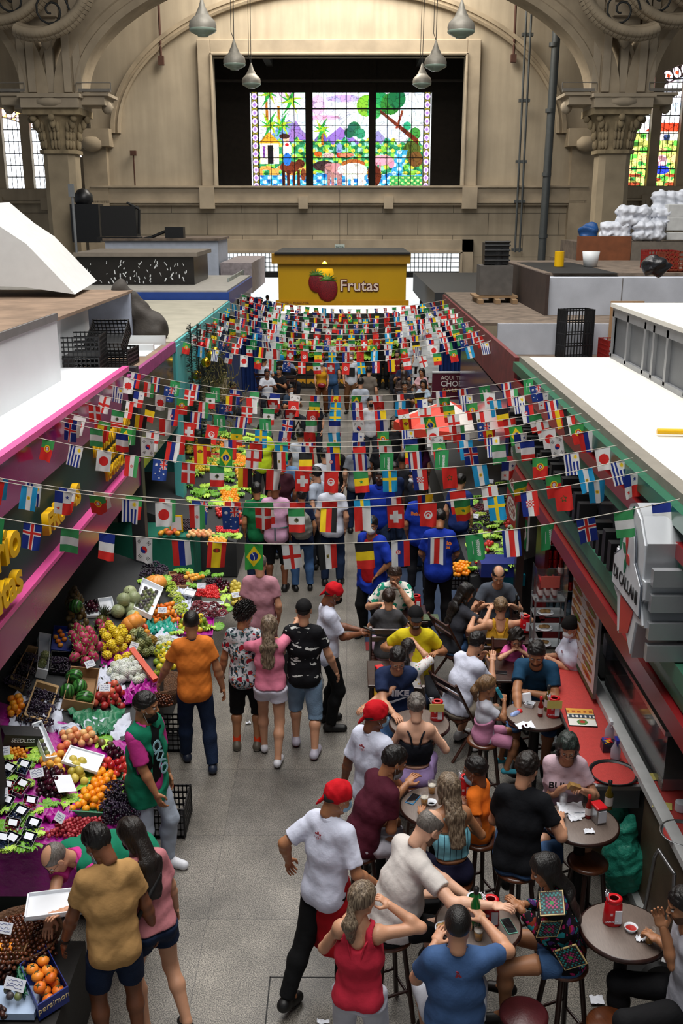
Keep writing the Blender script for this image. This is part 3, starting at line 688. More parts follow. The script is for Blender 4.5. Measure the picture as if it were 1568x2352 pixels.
def paint_scene(u,v): # whole picture u,v in 0..1 over the three lights
 x=u*415;y=v*220;img=np.zeros(u.shape+(3,));n=lambda f,s:np.sin(x*f+s)*np.sin(y*f*1.3+s*2.1)
 img[:]=hexs('#dfeef8');img[(y+12*np.sin(x*.02))<60]=hexs('#e8f4fb')
 for cx,cy,w_,h_,c in((60,8,40,10,'#e7c3df'),(215,14,45,8,'#b7a5dd'),(165,56,40,6,'#e6a8cc'),(150,28,18,22,'#d6b0dc'),(280,12,14,12,'#c9c6d6')):img[((x-cx)/w_)**2+((y-cy)/h_)**2<1]=hexs(c)
 for cx,w_,tp,c in((78,60,60,'#7f7fb6'),(60,26,55,'#6e9ad0'),(95,30,62,'#8f6fb8'),(205,60,76,'#8a6ac0'),(160,50,88,'#6c5cb0'),(300,45,84,'#8d86bb'),(325,35,100,'#6fa0c8'),(380,45,95,'#a4b0ae')):
  img[(np.abs(x-cx)<w_*np.clip((y-tp)/45,0,1))&(y>tp)&(y<150)]=hexs(c)
 g=(y>108+6*np.sin(x*.11)+4*np.sin(x*.31));img[g]=hexs('#2f8a5a')
 k=g&(n(.13,1)>.1);img[k]=hexs('#7fc544');k=g&(n(.17,2.2)>.35);img[k]=hexs('#8fd6b4');k=g&(n(.21,4.)>.5);img[k]=hexs('#1d6a3e');k=g&(n(.19,.4)>.55);img[k]=hexs('#d8cf45')
 # tree masses
 for cx,cy,r_,c in((270,30,24,'#77b92c'),(300,22,26,'#1f8c4d'),(330,26,24,'#2d7a2a'),(345,14,22,'#17683a'),(290,42,18,'#37a04d'),(240,82,17,'#23684a'),(256,92,12,'#2f8a68'),(228,90,12,'#1f5a44'),(372,75,10,'#2f9c74'),(392,92,14,'#3e8a3a'),(385,130,22,'#4d5a22'),(395,150,18,'#6b4a26')):img[(x-cx)**2+(y-cy)**2<r_**2]=hexs(c)
 br=(np.abs(y-(42+(x-305)*.72))<4+.03*(x-305))&(x>305)&(x<400);img[br]=hexs('#6b2c1a')
 br=(np.abs(x-352-8*np.sin(y*.05))<3)&(y>40)&(y<80);img[br]=hexs('#8a3a22')
 for px_,top in((22,0),(52,30),(160,85)):img[(np.abs(x-px_-(y-top)*.03)<3.2)&(y>top)&(y<(80 if px_<60 else 118))]=hexs('#a8681e')
 for cx,cy,s_ in((28,2,26),(82,18,30),(30,72,26),(60,72,24),(160,82,22)):
  for a in range(0,360,45):
   dx,dy=math.cos(R(a+10)),math.sin(R(a+10))*.7;t=(x-cx)*dx+(y-cy)*dy;q=np.abs(-(x-cx)*dy+(y-cy)*dx-.012*t*t)
   img[(t>0)&(t<s_)&(q<4*(1-t/s_))]=hexs('#a5c22b' if a%90 else '#2e9a3e')
 hut=(x>5)&(x<52)&(y>98-np.minimum(x-5,0))&(y>112)&(y<160);img[hut]=hexs('#efe3cf')
 roof=(np.abs(x-28)<(y-88)*1.1)&(y>88)&(y<114);img[roof]=hexs('#e2a12b');img[(x>24)&(x<38)&(y>118)&(y<160)]=hexs('#1c1a1c')
 img[(x>12)&(x<18)&(y>120)&(y<148)]=hexs('#7a4a9a')
 wtr=(y>184+3*np.sin(x*.07))|((np.abs(x-355-(y-150)*-.25)<14)&(y>130));img[wtr&(y>130)]=hexs('#3f9fd0');k=wtr&(y>130)&(n(.25,1.)>.2);img[k]=hexs('#bfe6f2');k=wtr&(n(.2,3.)>.45)&(y>184);img[k]=hexs('#1f64b0')
 img[(y>165)&(y<186)&(x<120)&(n(.15,2)>-.2)]=hexs('#d99a4e');img[(y>188)&(x>330)]=hexs('#3f9a52');img[(y>188)&(x>330)&(n(.4,1)>.3)]=hexs('#bfe08a')
 def E(cx,cy,a,b,c):img[((x-cx)/a)**2+((y-cy)/b)**2<1]=hexs(c)
 def leg(xa,y0,y1,c,w_=3.5):img[(np.abs(x-xa)<w_)&(y>y0)&(y<y1)]=hexs(c)
 E(78,168,24,14,'#6b2f1c');E(104,160,12,10,'#5a2818');E(112,185,7,14,'#7a3a22')
 for q in(62,74,88,100):leg(q,175,212,'#4a1f14')
 E(72,128,11,20,'#f4f4f2');E(72,150,10,15,'#2b6fc0');E(70,104,8,8,'#e9b394');E(66,98,13,6,'#3a2420');E(72,117,5,4,'#c01f24')
 E(165,165,28,12,'#3b2a2a');E(190,175,24,17,'#b8888a');E(176,168,10,9,'#a87474')
 for q in(176,186,200,206):leg(q,185,214,'#a06e6e')
 E(238,160,30,10,'#a85a2a');E(240,176,34,18,'#ece6d6');E(210,174,12,10,'#dcd4c4')
 for q in(222,236,254,262):leg(q,188,216,'#e4dccb')
 E(312,152,28,12,'#e09aa8');E(334,160,8,10,'#d08898')
 for q in(296,306):leg(q,156,184,'#c98090',2.5)
 E(292,188,17,24,'#5a2416');E(283,178,9,12,'#7a3420')
 E(203,125,8,12,'#7f9ad0');E(203,140,8,6,'#c02a20');E(150,138,10,6,'#b4551c');E(176,140,14,6,'#c8a8a0');E(220,140,20,5,'#c97a5a')
 img=glass_leads(img,u,v,34,17,4,.6,1.9,.45)
 return img*1.0
stain=M('stained_glass',attr=True,emit=1.55,rough=.2,bump=0,spec=.2)
iron=M('lead_iron',S('#1a1c1c'),.6,bump=0)
YG=49.5
def grid_bars(root,p00,p10,p01,nx,ny,heavy=()):
 mb=MB();p00,p10,p01=Vector(p00),Vector(p10),Vector(p01)
 for i in range(nx+1):a=p00.lerp(p10,i/nx);mb.cyl(a,a+(p01-p00),.018,n=5)
 for j in range(ny+1):a=p00.lerp(p01,j/ny);mb.cyl(a,a+(p10-p00),.03 if j in heavy else .018,n=5)
 mb.build('glazing_bar',iron,root)
gy0=212;gy1=436
def GP(px,py,Y=YG):return WY(px,py,Y)
root=struct(empty('window_1',(0,YG,0)))
for k,(a,b)in enumerate(((592,702),(717,848),(862,974))):
 p0,p1,p2=GP(a,gy0),GP(b,gy0),GP(a,gy1)
 p1.z=p0.z;p2.x=p0.x
 raster('glass_pane',p0-Vector((0,YG,0)),p1-p0,p2-p0,100,170,lambda u,v,a=a,b=b:paint_scene((a-590+u*(b-a))/386,v),stain,root)
 off=Vector((0,-YG-.03,0));grid_bars(root,p0+off,p1+off,p2+off,4 if k!=1 else 5,6,(1,))
def border(u,v,n,c1,c2,bg):
 img=np.zeros(u.shape+(3,));img[:]=hexs(bg);t=(v*n)%1;x=u-.5;y=(t-.5)
 img[(np.abs(x)>.38)]=hexs('#1a1c14');d=np.sqrt(x*x+y*y);img[d<.47]=hexs('#101010');img[d<.41]=hexs(c1);img[(np.abs(x)+np.abs(y))<.27]=hexs(c2);return img
for a,b in((576,591),(975,989)):
 p0,p1,p2=GP(a,gy0),GP(b,gy0),GP(a,gy1);p1.z=p0.z;p2.x=p0.x
 raster('border_pane',p0-Vector((0,YG,0)),p1-p0,p2-p0,16,190,lambda u,v:border(u,v,12,'#dcbfe8','#9a73c8','#8a8428'),stain,root)
mb=MB()
for a,b in((702,717),(848,862)):
 q=GP((a+b)/2,300);w_=(b-a)/2/46;mb.bb((q.x-w_,YG-.12,OZ0-1),(q.x+w_,YG+.1,12.4))
qa=GP(575,300).x;qb=GP(990,300).x;zt=GP(700,212).z
mb.bb((OX0-1,YG-.05,zt),(OX1+1,YG+.3,12.6));mb.bb((OX0-1.3,YG-.05,5.4),(qa,YG+.3,zt));mb.bb((qb,YG-.05,5.4),(OX1+1.3,YG+.3,zt))
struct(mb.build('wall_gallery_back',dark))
# side bays
Y2=48.5
def bay(side):
 s=side;xi=-10.9 if s<0 else 10.15;xo=-26 if s<0 else 26
 cx=(WY(-95,300,Y2).x if s<0 else WY(1665,300,Y2).x);sill=WY(0,433,Y2).z if s<0 else WY(1500,427,Y2).z
 rx=abs((WY(215,432,Y2).x if s<0 else WY(1340,427,Y2).x)-cx);rz=(WY(0,243,Y2).z-sill)*1.04 if s<0 else(WY(1568,150,Y2).z-sill)*1.08
 mb=MB();N_=40;y=Y2
 pts=[(cx+rx*math.cos(math.pi*i/N_),sill+rz*math.sin(math.pi*i/N_))for i in range(N_+1)]
 for(a,b),(c,d)in zip(pts[:-1],pts[1:]):mb.quad((a,y,b),(c,y,d),(c,y,17),(a,y,17));mb.quad((a,y,b),(a,y+.8,b),(c,y+.8,d),(c,y,d))
 lo_,hi_=min(xi,xo),max(xi,xo)
 mb.quad((lo_,y,0),(hi_,y,0),(hi_,y,sill),(lo_,y,sill))
 e0,e1=cx-rx,cx+rx
 if e0>lo_:mb.quad((lo_,y,sill),(e0,y,sill),(e0,y,17),(lo_,y,17))
 if e1<hi_:mb.quad((e1,y,sill),(hi_,y,sill),(hi_,y,17),(e1,y,17))
 mb.bb((lo_,y-.3,sill-.55),(hi_,y,sill-.02));mb.bb((lo_,y-.38,sill-.66),(hi_,y,sill-.56))
 for i in range(8):mb.bb((lo_+1.3+i*2.1,y-.4,sill-.95),(lo_+1.65+i*2.1,y,sill-.4))
 struct(mb.build('wall_left' if s<0 else 'wall_right',WM))
 mb=MB();mb.bb((xi-.02,45,0),(xi+.02,Y2+.3,17));struct(mb.build('trim_return',stucco))
 rt=struct(empty('window_2' if s<0 else 'window_3',(cx,y+.4,sill)))
 def pf(u,v):
  x=(u*2-1);z=(1-v);r_=np.sqrt((x)**2+z**2);img=np.zeros(u.shape+(3,))
  if s<0:
   img[:]=hexs('#eef4fb');img=glass_leads(img,u,v,20,20,3,.12,2.0,.8);ring=r_>.9
  else:
   img[:]=hexs('#f6f6fb');k=z<.42;img[k]=hexs('#b9c65a')
   X_=u*60;Z_=z*30
   img[(z<.46)&(np.sin(X_*1.3)*np.sin(Z_*1.9+1)>.2)]=hexs('#4f9a3a');img[(z<.3)&(np.sin(X_*.9+2)*np.sin(Z_*1.2)>.3)]=hexs('#d9a96a');img[(z<.2)&(np.sin(X_*2.1)*np.sin(Z_*2.6)>.25)]=hexs('#2f7a3a')
   img[(z<.26)&(np.sin(X_*1.7+1)*np.sin(Z_*2+2)>.5)]=hexs('#efe06a');img[(z<.14)&(np.sin(X_*.7)*np.sin(Z_*3)>.3)]=hexs('#8a3a22')
   for hx in(.30,.62):
    img[(np.abs(u-hx)<.075)&(z>.36)&(z<.43)]=hexs('#f4ead8');img[(np.abs(u-hx)<.085-(z-.43)*.7)&(z>=.43)&(z<.5)]=hexs('#b8341c');img[(np.abs(u-hx)<.012)&(z>.36)&(z<.41)]=hexs('#2a3a5a')
    img[((u-hx+.01)/.02)**2+((z-.2)/.05)**2<1]=hexs('#e9a9b4');img[((u-hx+.01)/.03)**2+((z-.13)/.035)**2<1]=hexs('#2438a8')
    img[((u-hx-.1)/.03)**2+((z-.46)/.08)**2<1]=hexs('#6aa83a')
   for q,(a,b)in enumerate(((.2,.7),(.35,.62),(.5,.8),(.7,.6),(.28,.85),(.8,.5))):img[((u-a)/.04)**2+((z-b)/.05)**2<1]=hexs(('#efb6cf','#c9dcf2')[q%2])
   img=glass_leads(img,u,v,34,26,8,.45,2.0);ring=r_>.91
  th=np.arctan2(z,x)*(13.5 if s<0 else 15);t=(th%1)-.5;rr=(r_-(.95 if s<0 else .955))*11
  img[ring]=hexs('#1c1512' if s>0 else '#d9a86a');d=np.sqrt(t*t+rr*rr*.8);img[ring&(d<.42)]=hexs('#f6d9e6');img[ring&((np.abs(t)+np.abs(rr))<.24)]=hexs('#c23a1c' if s>0 else '#f7dfc8')
  img[ring&(d>.42)&(d<.47)]=hexs('#181818');img[np.abs(r_-(.9 if s<0 else .91))<.006]*=.1
  return img
 raster('glass_pane',(-rx,0,rz),(2*rx,0,0),(0,0,-rz),330 if s<0 else 520,190 if s<0 else 300,pf,M('stained_glass_bright',attr=True,emit=3.0 if s<0 else 2.1,rough=.2,bump=0),rt)
 nb=14;mbb=MB()
 for i in range(-nb,nb+1):
  xx=i*rx/nb
  if abs(i)%3==1:mbb.bb((xx-.22,-.35,0),(xx+.22,.02,rz*math.sqrt(max(0,1-(xx/rx)**2))))if abs(i)<nb else 0
 mbb.build('mullion',stucco,rt);mb2=MB()
 for i in range(-nb*2,nb*2+1):
  xx=i*rx/nb/2
  if abs(i)<nb*2:mb2.cyl((xx,-.03,0),(xx,-.03,rz*math.sqrt(1-(xx/rx)**2)),.016,n=4)
 for j in range(7):zz=j*rz/7.2;q=rx*math.sqrt(1-(zz/rz)**2);mb2.cyl((-q,-.03,zz),(q,-.03,zz),.024,n=4)
 mb2.build('glazing_bar',iron,rt)
bay(-1);bay(1)
# arcade columns and arches at Y = 38
YC=38.0
def arch_band(mb,cx,z0,a,b,w_,y0,y1,t0=0,t1=math.pi,n=96,outer=None):
 """band between ellipse (a,b) and (a+w,b+w), from y0 to y1, plus fillets"""
 P=[]
 for i in range(n+1):
  t=t0+(t1-t0)*i/n;c,s_=math.cos(t),math.sin(t)
  P.append([(cx+a*c,y0+.05,z0+b*s_),(cx+(a+w_*.25)*c,y0,z0+(b+w_*.25)*s_),(cx+(a+w_*.3)*c,y0+.06,z0+(b+w_*.3)*s_),(cx+(a+w_*.55)*c,y0+.06,z0+(b+w_*.55)*s_),(cx+(a+w_*.6)*c,y0,z0+(b+w_*.6)*s_),(cx+(a+w_)*c,y0,z0+(b+w_)*s_),(cx+(a+w_)*c,y0+.12,z0+(b+w_)*s_),(cx+(a+w_)*c,y1,z0+(b+w_)*s_),(cx+a*c,y1,z0+b*s_)])
 k=9;V=[p for r_ in P for p in r_]
 mb.add(V,[(i*k+j,i*k+(j+1)%k,(i+1)*k+(j+1)%k,(i+1)*k+j)for i in range(n)for j in range(k)],False)
def spandrel(mb,cx,z0,a,b,y0,y1,x0,x1,top,n=48):
 for y in(y0,y1):
  for i in range(n):
   t,u=math.pi*i/n,math.pi*(i+1)/n
   p=(cx+a*math.cos(t),y,z0+b*math.sin(t));q=(cx+a*math.cos(u),y,z0+b*math.sin(u))
   mb.quad(p,(p[0],y,top),(q[0],y,top),q)
ZS=9.35
CXL=-10.3;CXR=9.5
def column(cx):
 r=struct(empty('trim_column',(cx,YC,0)))
 mb=MB();a=.56;ch=.2
 pts=[(-a,-a+ch),(-a+ch,-a),(a-ch,-a),(a,-a+ch),(a,a-ch),(a-ch,a),(-a+ch,a),(-a,a-ch)]
 mb.prism(pts,0,7.65);mb.build('shaft',M('column_stone',S('#9c8d74'),.85,var=.25,vs=1.1,bump=.12,bs=10),r)
 mb=MB();mb.prism([(x*1.18,y*1.18)for x,y in pts],7.55,7.68)
 prof=[(.62,7.68),(.66,8.1),(.74,8.45),(.9,8.78),(.92,8.82)]
 mb.lathe(prof,n=8)
 for k in range(8):
  an=math.pi/4*k+math.pi/8*0
  for lv in range(3):
   for e in(-1,0,1):
    rr_=.66+.05*lv;z=7.72+.28*lv;aa=an+e*.17
    mb.sph((rr_*math.cos(aa),rr_*math.sin(aa),z+.16),.17,8,(.42,.42,1.1))
  mb.sph((1.0*math.cos(an),1.0*math.sin(an),8.72),.13,8);mb.sph((.86*math.cos(an),.86*math.sin(an),8.55),.12,8,(1,1,1.5))
 mb.box((0,0,8.93),(2.0,1.9,.22));mb.box((0,0,8.84),(1.7,1.7,.08))
 mb.build('capital',M('capital_stone',S('#948467'),.9,var=.35,vs=3,bump=.3,bs=12),r)
 mb=MB();mb.box((0,-.15,9.2),(2.0,1.9,.34));mb.box((0,-.15,9.42),(2.15,2.05,.12));mb.box((0,.1,9.32),(3.6,1.4,.32));mb.box((0,.1,9.5),(3.9,1.6,.1))
 mb.sph((0,-1.0,9.22),.3,10,(1.8,.7,.6));mb.sph((-1.75,0,9.12),.25,10,(.8,1,.9));mb.sph((1.75,0,9.12),.25,10,(.8,1,.9))
 mb.build('impost',stucco,r)
 mb=MB()
 for x in(-1.5,1.5):mb.box((x,-.65,9.62),(1.1,.2,.1));mb.tube([(x-.6,-.8,9.6),(x-.6,-.8,9.85),(x+.6,-.8,9.85),(x+.6,-.8,9.6)],.015,5)
 mb.build('uplight',M('uplight_metal',S('#77726a'),.5),r)
 mb=MB() # shaft between the arches with console and scroll ribs
 for x,d in((.62,.2),(.95,.12),(-.62,.2),(-.95,.12),(.0,.1)):mb.bb((x-.13,-.62-d,9.55),(x+.13,-.4,17))
 mb.bb((-.5,-.85,11.4),(.4,-.3,11.9));mb.bb((-.55,-1.1,11.9),(.45,-.3,12.3));mb.lathe([(.02,10.9),(.16,11.05),(.2,11.2),(.16,11.3),(.24,11.38),(.02,11.42)],(-.05,-.75,0),10)
 mb.build('pilaster',stucco,r)
 sgn=1 if cx<0 else-1
 for k in range(3): # scroll ribs carrying the vault
  mb=MB();n=26;P=[]
  for i in range(n+1):
   t=-.5+2.3*i/n;q=1.25
   P.append(Vector(((-1.9+1.35*k)*sgn+(-.45+q*1.25*math.sin(t-.2))*sgn,-1.2-.35*k-.4*i/n,13.3-.42*k-q*math.cos(t)+.0)))
  for w_,d in((.26,0),(.16,-.12)):
   for a_,b_ in zip(P[:-1],P[1:]):mb.cyl(a_+Vector((0,d*2,0)),b_+Vector((0,d*2,0)),w_,n=8)
  mb.build('scroll_rib',stucco_d,r)
  mb=MB();c=(P[0]+P[-1])/2
  for i in range(20):
   t0,t1=i*.55,(i+1)*.55;r0,r1=.62-.027*i,.62-.027*(i+1)
   mb.cyl(c+Vector((r0*math.cos(t0),-.2,r0*math.sin(t0)-.2)),c+Vector((r1*math.cos(t1),-.2,r1*math.sin(t1)-.2)),.035,n=5)
  mb.build('iron_scroll',iron,r)
 return r
column(CXL);column(CXR)
mb=MB();cxm=(CXL+CXR)/2;am=(CXR-CXL)/2-1.05
arch_band(mb,cxm,ZS+.15,am,4.25,.95,YC-.75,YC+.5);arch_band(mb,cxm,ZS+.15,am+1.3,5.5,.35,YC-.66,YC+.5)
spandrel(mb,cxm,ZS+.15,am+.6,4.85,YC-.55,YC+.4,CXL,CXR,17.5)
for s_,cx in((-1,CXL),(1,CXR)):
 c2=cx+s_*7.2;arch_band(mb,c2,ZS+.15,6.15,4.25,.95,YC-.75,YC+.5);spandrel(mb,c2,ZS+.15,6.7,4.85,YC-.55,YC+.4,0,0,17.5)
struct(mb.build('trim_arches',stucco_d))
mb=MB() # relief arch and corner pilasters on the back wall
arch_band(mb,cxm,ZS-.6,9.2,5.4,.4,44.75,45.1)
for x in(-10.7,9.95):mb.bb((x-.5,44.6,0),(x+.5,45,8.2));mb.bb((x-.75,44.2,8.2),(x+.75,45,8.9));mb.sph((x,44.3,8.3),.4,10,(1.2,.8,.8))
struct(mb.build('trim_relief',stucco_d))
mb=MB();mb.bb((-26,30,17),(26,60,17.4));mb.bb((-26,-5,17),(-12,30,17.4));mb.bb((12,-5,17),(26,30,17.4));struct(mb.build('ceiling',stucco_d))
# street seen through the doorway
mb=MB();mb.bb((-14,61,0),(14,61.4,12));struct(mb.build('wall_street',M('street_wall',S('#dfe3e6'),.8,var=.1)))
mb=MB()
for i in range(60):x=-6+i*.18;mb.cyl((x,45.9,3.0),(x,45.9,3.9),.015,n=4)
for z in(3.0,3.2,3.4,3.6,3.8):mb.cyl((-6,45.9,z),(5,45.9,z),.015,n=4)
mb.bb((-6,45.8,2.75),(5,46,2.98));struct(mb.build('door_1',iron))
# pendant lamps
lampm=M('lamp_shell',S('#8c877c'),.5,var=.15,vs=8,metal=.3);lampg=M('lamp_lens',S('#8b9c8e'),.25,spec=.7)
def pendant(px,py,Y,r,label):
 p=WY(px,py,Y);root=empty('pendant_lamp',p);tag(root,label,'lamp','bell shaped pendant lamps over the aisle')
 mb=MB();mb.lathe([(.01,1.62*r),(.1*r,1.5*r),(.24*r,1.05*r),(.46*r,.62*r),(.5*r,.5*r),(.52*r,.48*r),(.92*r,.1*r),(1.0*r,-.2*r),(.98*r,-.42*r)],n=28);mb.build('lamp_shade',lampm,root)
 mb=MB();mb.lathe([(.98*r,-.42*r),(1.0*r,-.5*r),(.9*r,-.62*r),(.55*r,-.8*r),(.4*r,-.86*r),(.38*r,-.92*r),(.01,-.93*r)],n=28);mb.build('lens',lampg,root)
 mb=MB();mb.tube([(0,0,1.6*r),(.04,0,4),(0,0,17-p.z)],.012,5);mb.tube([(0,0,1.6*r),(-.08,0,2.2*r),(-.03,0,5),(0,0,17-p.z)],.01,5);mb.build('hanging_cable',iron,root)
pendant(465,52,27,.34,'large bell lamp hanging at the top left of the aisle');pendant(1059,56,27,.34,'large bell lamp hanging at the top right of the aisle')
pendant(538,135,33,.34,'bell lamp in front of the upper left corner of the gallery opening');pendant(1000,138,33,.34,'bell lamp in front of the upper right corner of the gallery opening')
pendant(577,182,39,.34,'farthest left bell lamp hanging before the dark gallery');pendant(969,182,39,.34,'farthest right bell lamp hanging before the dark gallery')
# services on the back wall
def tagged(mb,name,mat,label,cat,**k):o=mb.build(name,mat);tag(o,label,cat,**k);return o
pipe=M('pipe_grey',S('#4b4f50'),.5,metal=.3)
mb=MB();
for x in(-.12,.08):mb.cyl((7.35+x,44.5,3.9),(7.35+x,44.5,17),.045,n=8)
for z in(4.0,6.0,7.6,10,12.5):mb.box((7.33,44.6,z),(.45,.25,.12))
tagged(mb,'conduit_pair',pipe,'thin pair of dark conduits running down the wall right of the gallery opening','pipe')
mb=MB();mb.cyl((8.35,44.3,3.2),(8.5,44.3,17),.17,n=12)
for z in(4.5,7,9.5,12):mb.cyl((8.37,44.3,z),(8.37,44.3,z+.15),.2,n=12)
tagged(mb,'duct_pipe',pipe,'thick dark grey downpipe nearest the right column','pipe')
rust=M('rusty',S('#4a2c20'),.8)
q=WY(307,352,44.9);mb=MB();mb.cyl((q.x,44.8,4.6),(q.x,44.8,q.z),.03,n=6);mb.box((q.x,44.8,q.z),(.25,.15,.2));tagged(mb,'rusty_conduit',rust,'rusty conduit with a small box on the left wall below the arch','pipe')
q=WY(371,140,44.9);mb=MB();mb.cyl((q.x,44.8,q.z),(q.x,44.8,17),.05,n=6);mb.box((q.x,44.8,q.z),(.22,.2,.35));tagged(mb,'hanging_conduit',rust,'dark conduit ending in a box high on the left wall','pipe')
q=WY(1178,135,44.9);mb=MB();mb.cyl((q.x,44.8,q.z),(q.x,44.8,17),.05,n=6);mb.box((q.x,44.8,q.z),(.22,.2,.3));tagged(mb,'hanging_conduit',rust,'dark conduit ending in a box high on the right wall','pipe')
q=WY(780,568,44.5);root=empty('exit_sign',q);tag(root,'small grey exit sign over the doorway reading SAÍDA','sign')
mb=MB();mb.box((0,0,0),(.42,.06,.24));mb.build('panel',M('exit_panel',S('#b9c6c2'),.4),root);mb=MB();mb.cyl((0,0,.12),(0,0,2.4),.008,n=5);mb.build('cord',iron,root)
text('SAÍDA',.13,.004,M('exit_ink',S('#1d3a34'),.5),frame((0,-.035,0),(1,0,0),(0,0,1)),root)
# ---------------- market stalls ----------------
XL,XR=-2.8,2.27
white=M('white_panel',S('#d6d9da'),.45,var=.06,vs=1.5,bump=.02,bs=6);whiter=M('white_roof',S('#dedbd2'),.5,var=.06,vs=.9,bump=.03,bs=5)
whitel=M('white_roof_left',S('#d9dce0'),.5,var=.05,vs=.9,bump=.03,bs=5)
ply=M('dusty_plywood',S('#8b7460'),.9,var=.3,vs=3,bump=.15,bs=15);dusty=M('dusty_roof',S('#6d5f52'),.95,var=.45,vs=4,bump=.3,bs=20)
magenta=M('magenta_panel',S('#8e1a5e'),.18,var=.1,vs=1,bump=0,spec=.6,coat=.4);pink=M('pink_edge',S('#e0559a'),.35,bump=0,var=.05)
dgreen=M('dark_green_panel',S('#0f3a36'),.5,var=.1,vs=.8,bump=0);yellow=M('yellow_letters',S('#e8b400'),.35,var=.05,bump=0)
black=M('black_matte',S('#0b0b0c'),.7,bump=0);steel=M('steel',S('#a9abad'),.28,metal=.9,var=.08,bump=0);greym=M('grey_metal',S('#7c7f82'),.4,metal=.5,bump=0)
dwood=M('dark_wood',S('#2e1711'),.35,var=.3,vs=12,bump=.1,bs=30,coat=.3)
def T(name,mb,mat,label,cat,group=None,loc=None):o=mb.build(name,mat,None,loc);return tag(o,label,cat,group)
# left stall 1 (near)
r=empty('fruit_stall',(XL,6,0));tag(r,'nearest left fruit stall with magenta and green fascia and white roof','market stall')
def at(o,loc):o.location=loc;return o
def PB(root,name,a,b,mat): # box in world coordinates parented to root
 L0=root.location;mb=MB();mb.bb(Vector(a)-L0,Vector(b)-L0);return mb.build(name,mat,root)
PB(r,'roof',(-9,2,3.66),(XL-.02,12.6,3.7),whitel);PB(r,'magenta_band',(XL-.06,2,3.22),(XL,12.6,3.66),magenta)
o=PB(r,'pink_trim',(XL-.05,2,3.66),(XL+.03,12.62,3.72),pink);PB(r,'green_fascia',(XL-.08,2,2.45),(XL-.04,12.6,3.22),dgreen)
PB(r,'pink_ledge',(XL-.04,2,2.42),(XL+.05,12.9,2.46),pink);PB(r,'magenta_lower_band',(XL-.04,2,2.1),(XL+.04,12.9,2.42),magenta)
PB(r,'rear_wall',(-6.4,2,0),(-6.3,12.6,3.6),dgreen);PB(r,'divider',(-6.4,12.9,0),(-3.3,13.0,3.6),M('teal_wall',S('#0b4f42'),.5))
for x,y in((XL-.03,12.95),(XL-.05,7.0)):PB(r,'post',(x-.09,y-.09,0),(x+.09,y+.09,2.1 if y<10 else 3.66),M('grey_post',S('#3a3b40'),.4,metal=.4)if y>10 else black)
# big yellow script letters, mounted on spacers
FR='/usr/share/fonts'
for s,y0,z,sz in(('Empório',6.95,3.02,.42),('das Frutas',6.9,2.68,.36),('FRUTAS',9.2,2.85,.26)):
 o=text(s,sz,.032,yellow,frame((XL+.05,y0,z),(0,1,0),(0,0,1)),None,sx=1.25,align='CENTER',off=.012);o.parent=r;o.matrix_parent_inverse=Matrix.Translation(-r.location)
for s,z in(('FRUTAS NACIONAIS',3.05),('IMPORTADAS',2.85),('TEMPEROS',2.65)):
 o=text(s,.2,.015,yellow,frame((XL+.01,11.6,z),(0,1,0),(0,0,1)),None);o.parent=r;o.matrix_parent_inverse=Matrix.Translation(-r.location)
# white block on its roof
mb=MB();mb.bb((-9,6,3.7),(-3.35,11.6,4.44));b=T('roof_box',mb,white,'large white panelled box on the nearest left roof','roof unit')
mb=MB();mb.bb((-9,6,4.44),(-3.4,11.6,4.47));mb.build('lid',ply,b);mb=MB();mb.bb((-3.352,9.2,3.72),(-3.345,9.215,4.43));mb.bb((-3.36,6,4.4),(-3.33,11.6,4.48));mb.build('edge_strip',M('seam',S('#6e6a68'),.8),b)
# left stall 2 : brown roof with crates
r2=empty('glass_stall',(XL,14,0));tag(r2,'second left stall with plywood roof, magenta edge and glass front','market stall')
PB(r2,'roof',(-9,12.62,3.5),(XL-.02,16.2,3.56),ply);PB(r2,'magenta_edge',(XL-.04,12.62,3.42),(XL+.02,16.2,3.58),M('magenta_worn',S('#9a3d78'),.5,var=.2))
PB(r2,'glass_front',(XL-.02,13.1,2.2),(XL,16.2,3.4),M('smoked_glass',S('#23302c'),.08,spec=.8,coat=.6,bump=0));PB(r2,'rear_wall',(-6.4,12.9,0),(-6.3,16.2,3.5),black)
mb=MB();mb.bb((-3.9,14.6,3.36),(-2.95,15.9,3.57));o=T('roof_hatch',mb,white,'open white roof well beside the worn magenta edge','roof unit')
mb=MB();mb.bb((-3.98,14.5,3.56),(-3.9,16.0,3.68));mb.bb((-3.98,15.95,3.56),(-2.9,16.02,3.7));mb.bb((-3.9,15.2,3.57),(-2.95,15.3,3.66));mb.build('rim',white,o)
r2b=empty('roof_cabin',(-3.6,14,3.56));tag(r2b,'open fronted white roof cabin with plywood top behind the black crates','roof unit')
PB(r2b,'side_wall',(-9,11.9,3.56),(-3.62,14.1,4.33),white);PB(r2b,'top',(-9,11.8,4.33),(-3.5,16.6,4.37),ply);PB(r2b,'rear_panel',(-4.4,16.3,3.56),(-3.5,16.4,4.33),M('bluish_panel',S('#a5adbf'),.6));PB(r2b,'inner_wall',(-9,14.1,3.56),(-4.3,16.4,4.33),white)
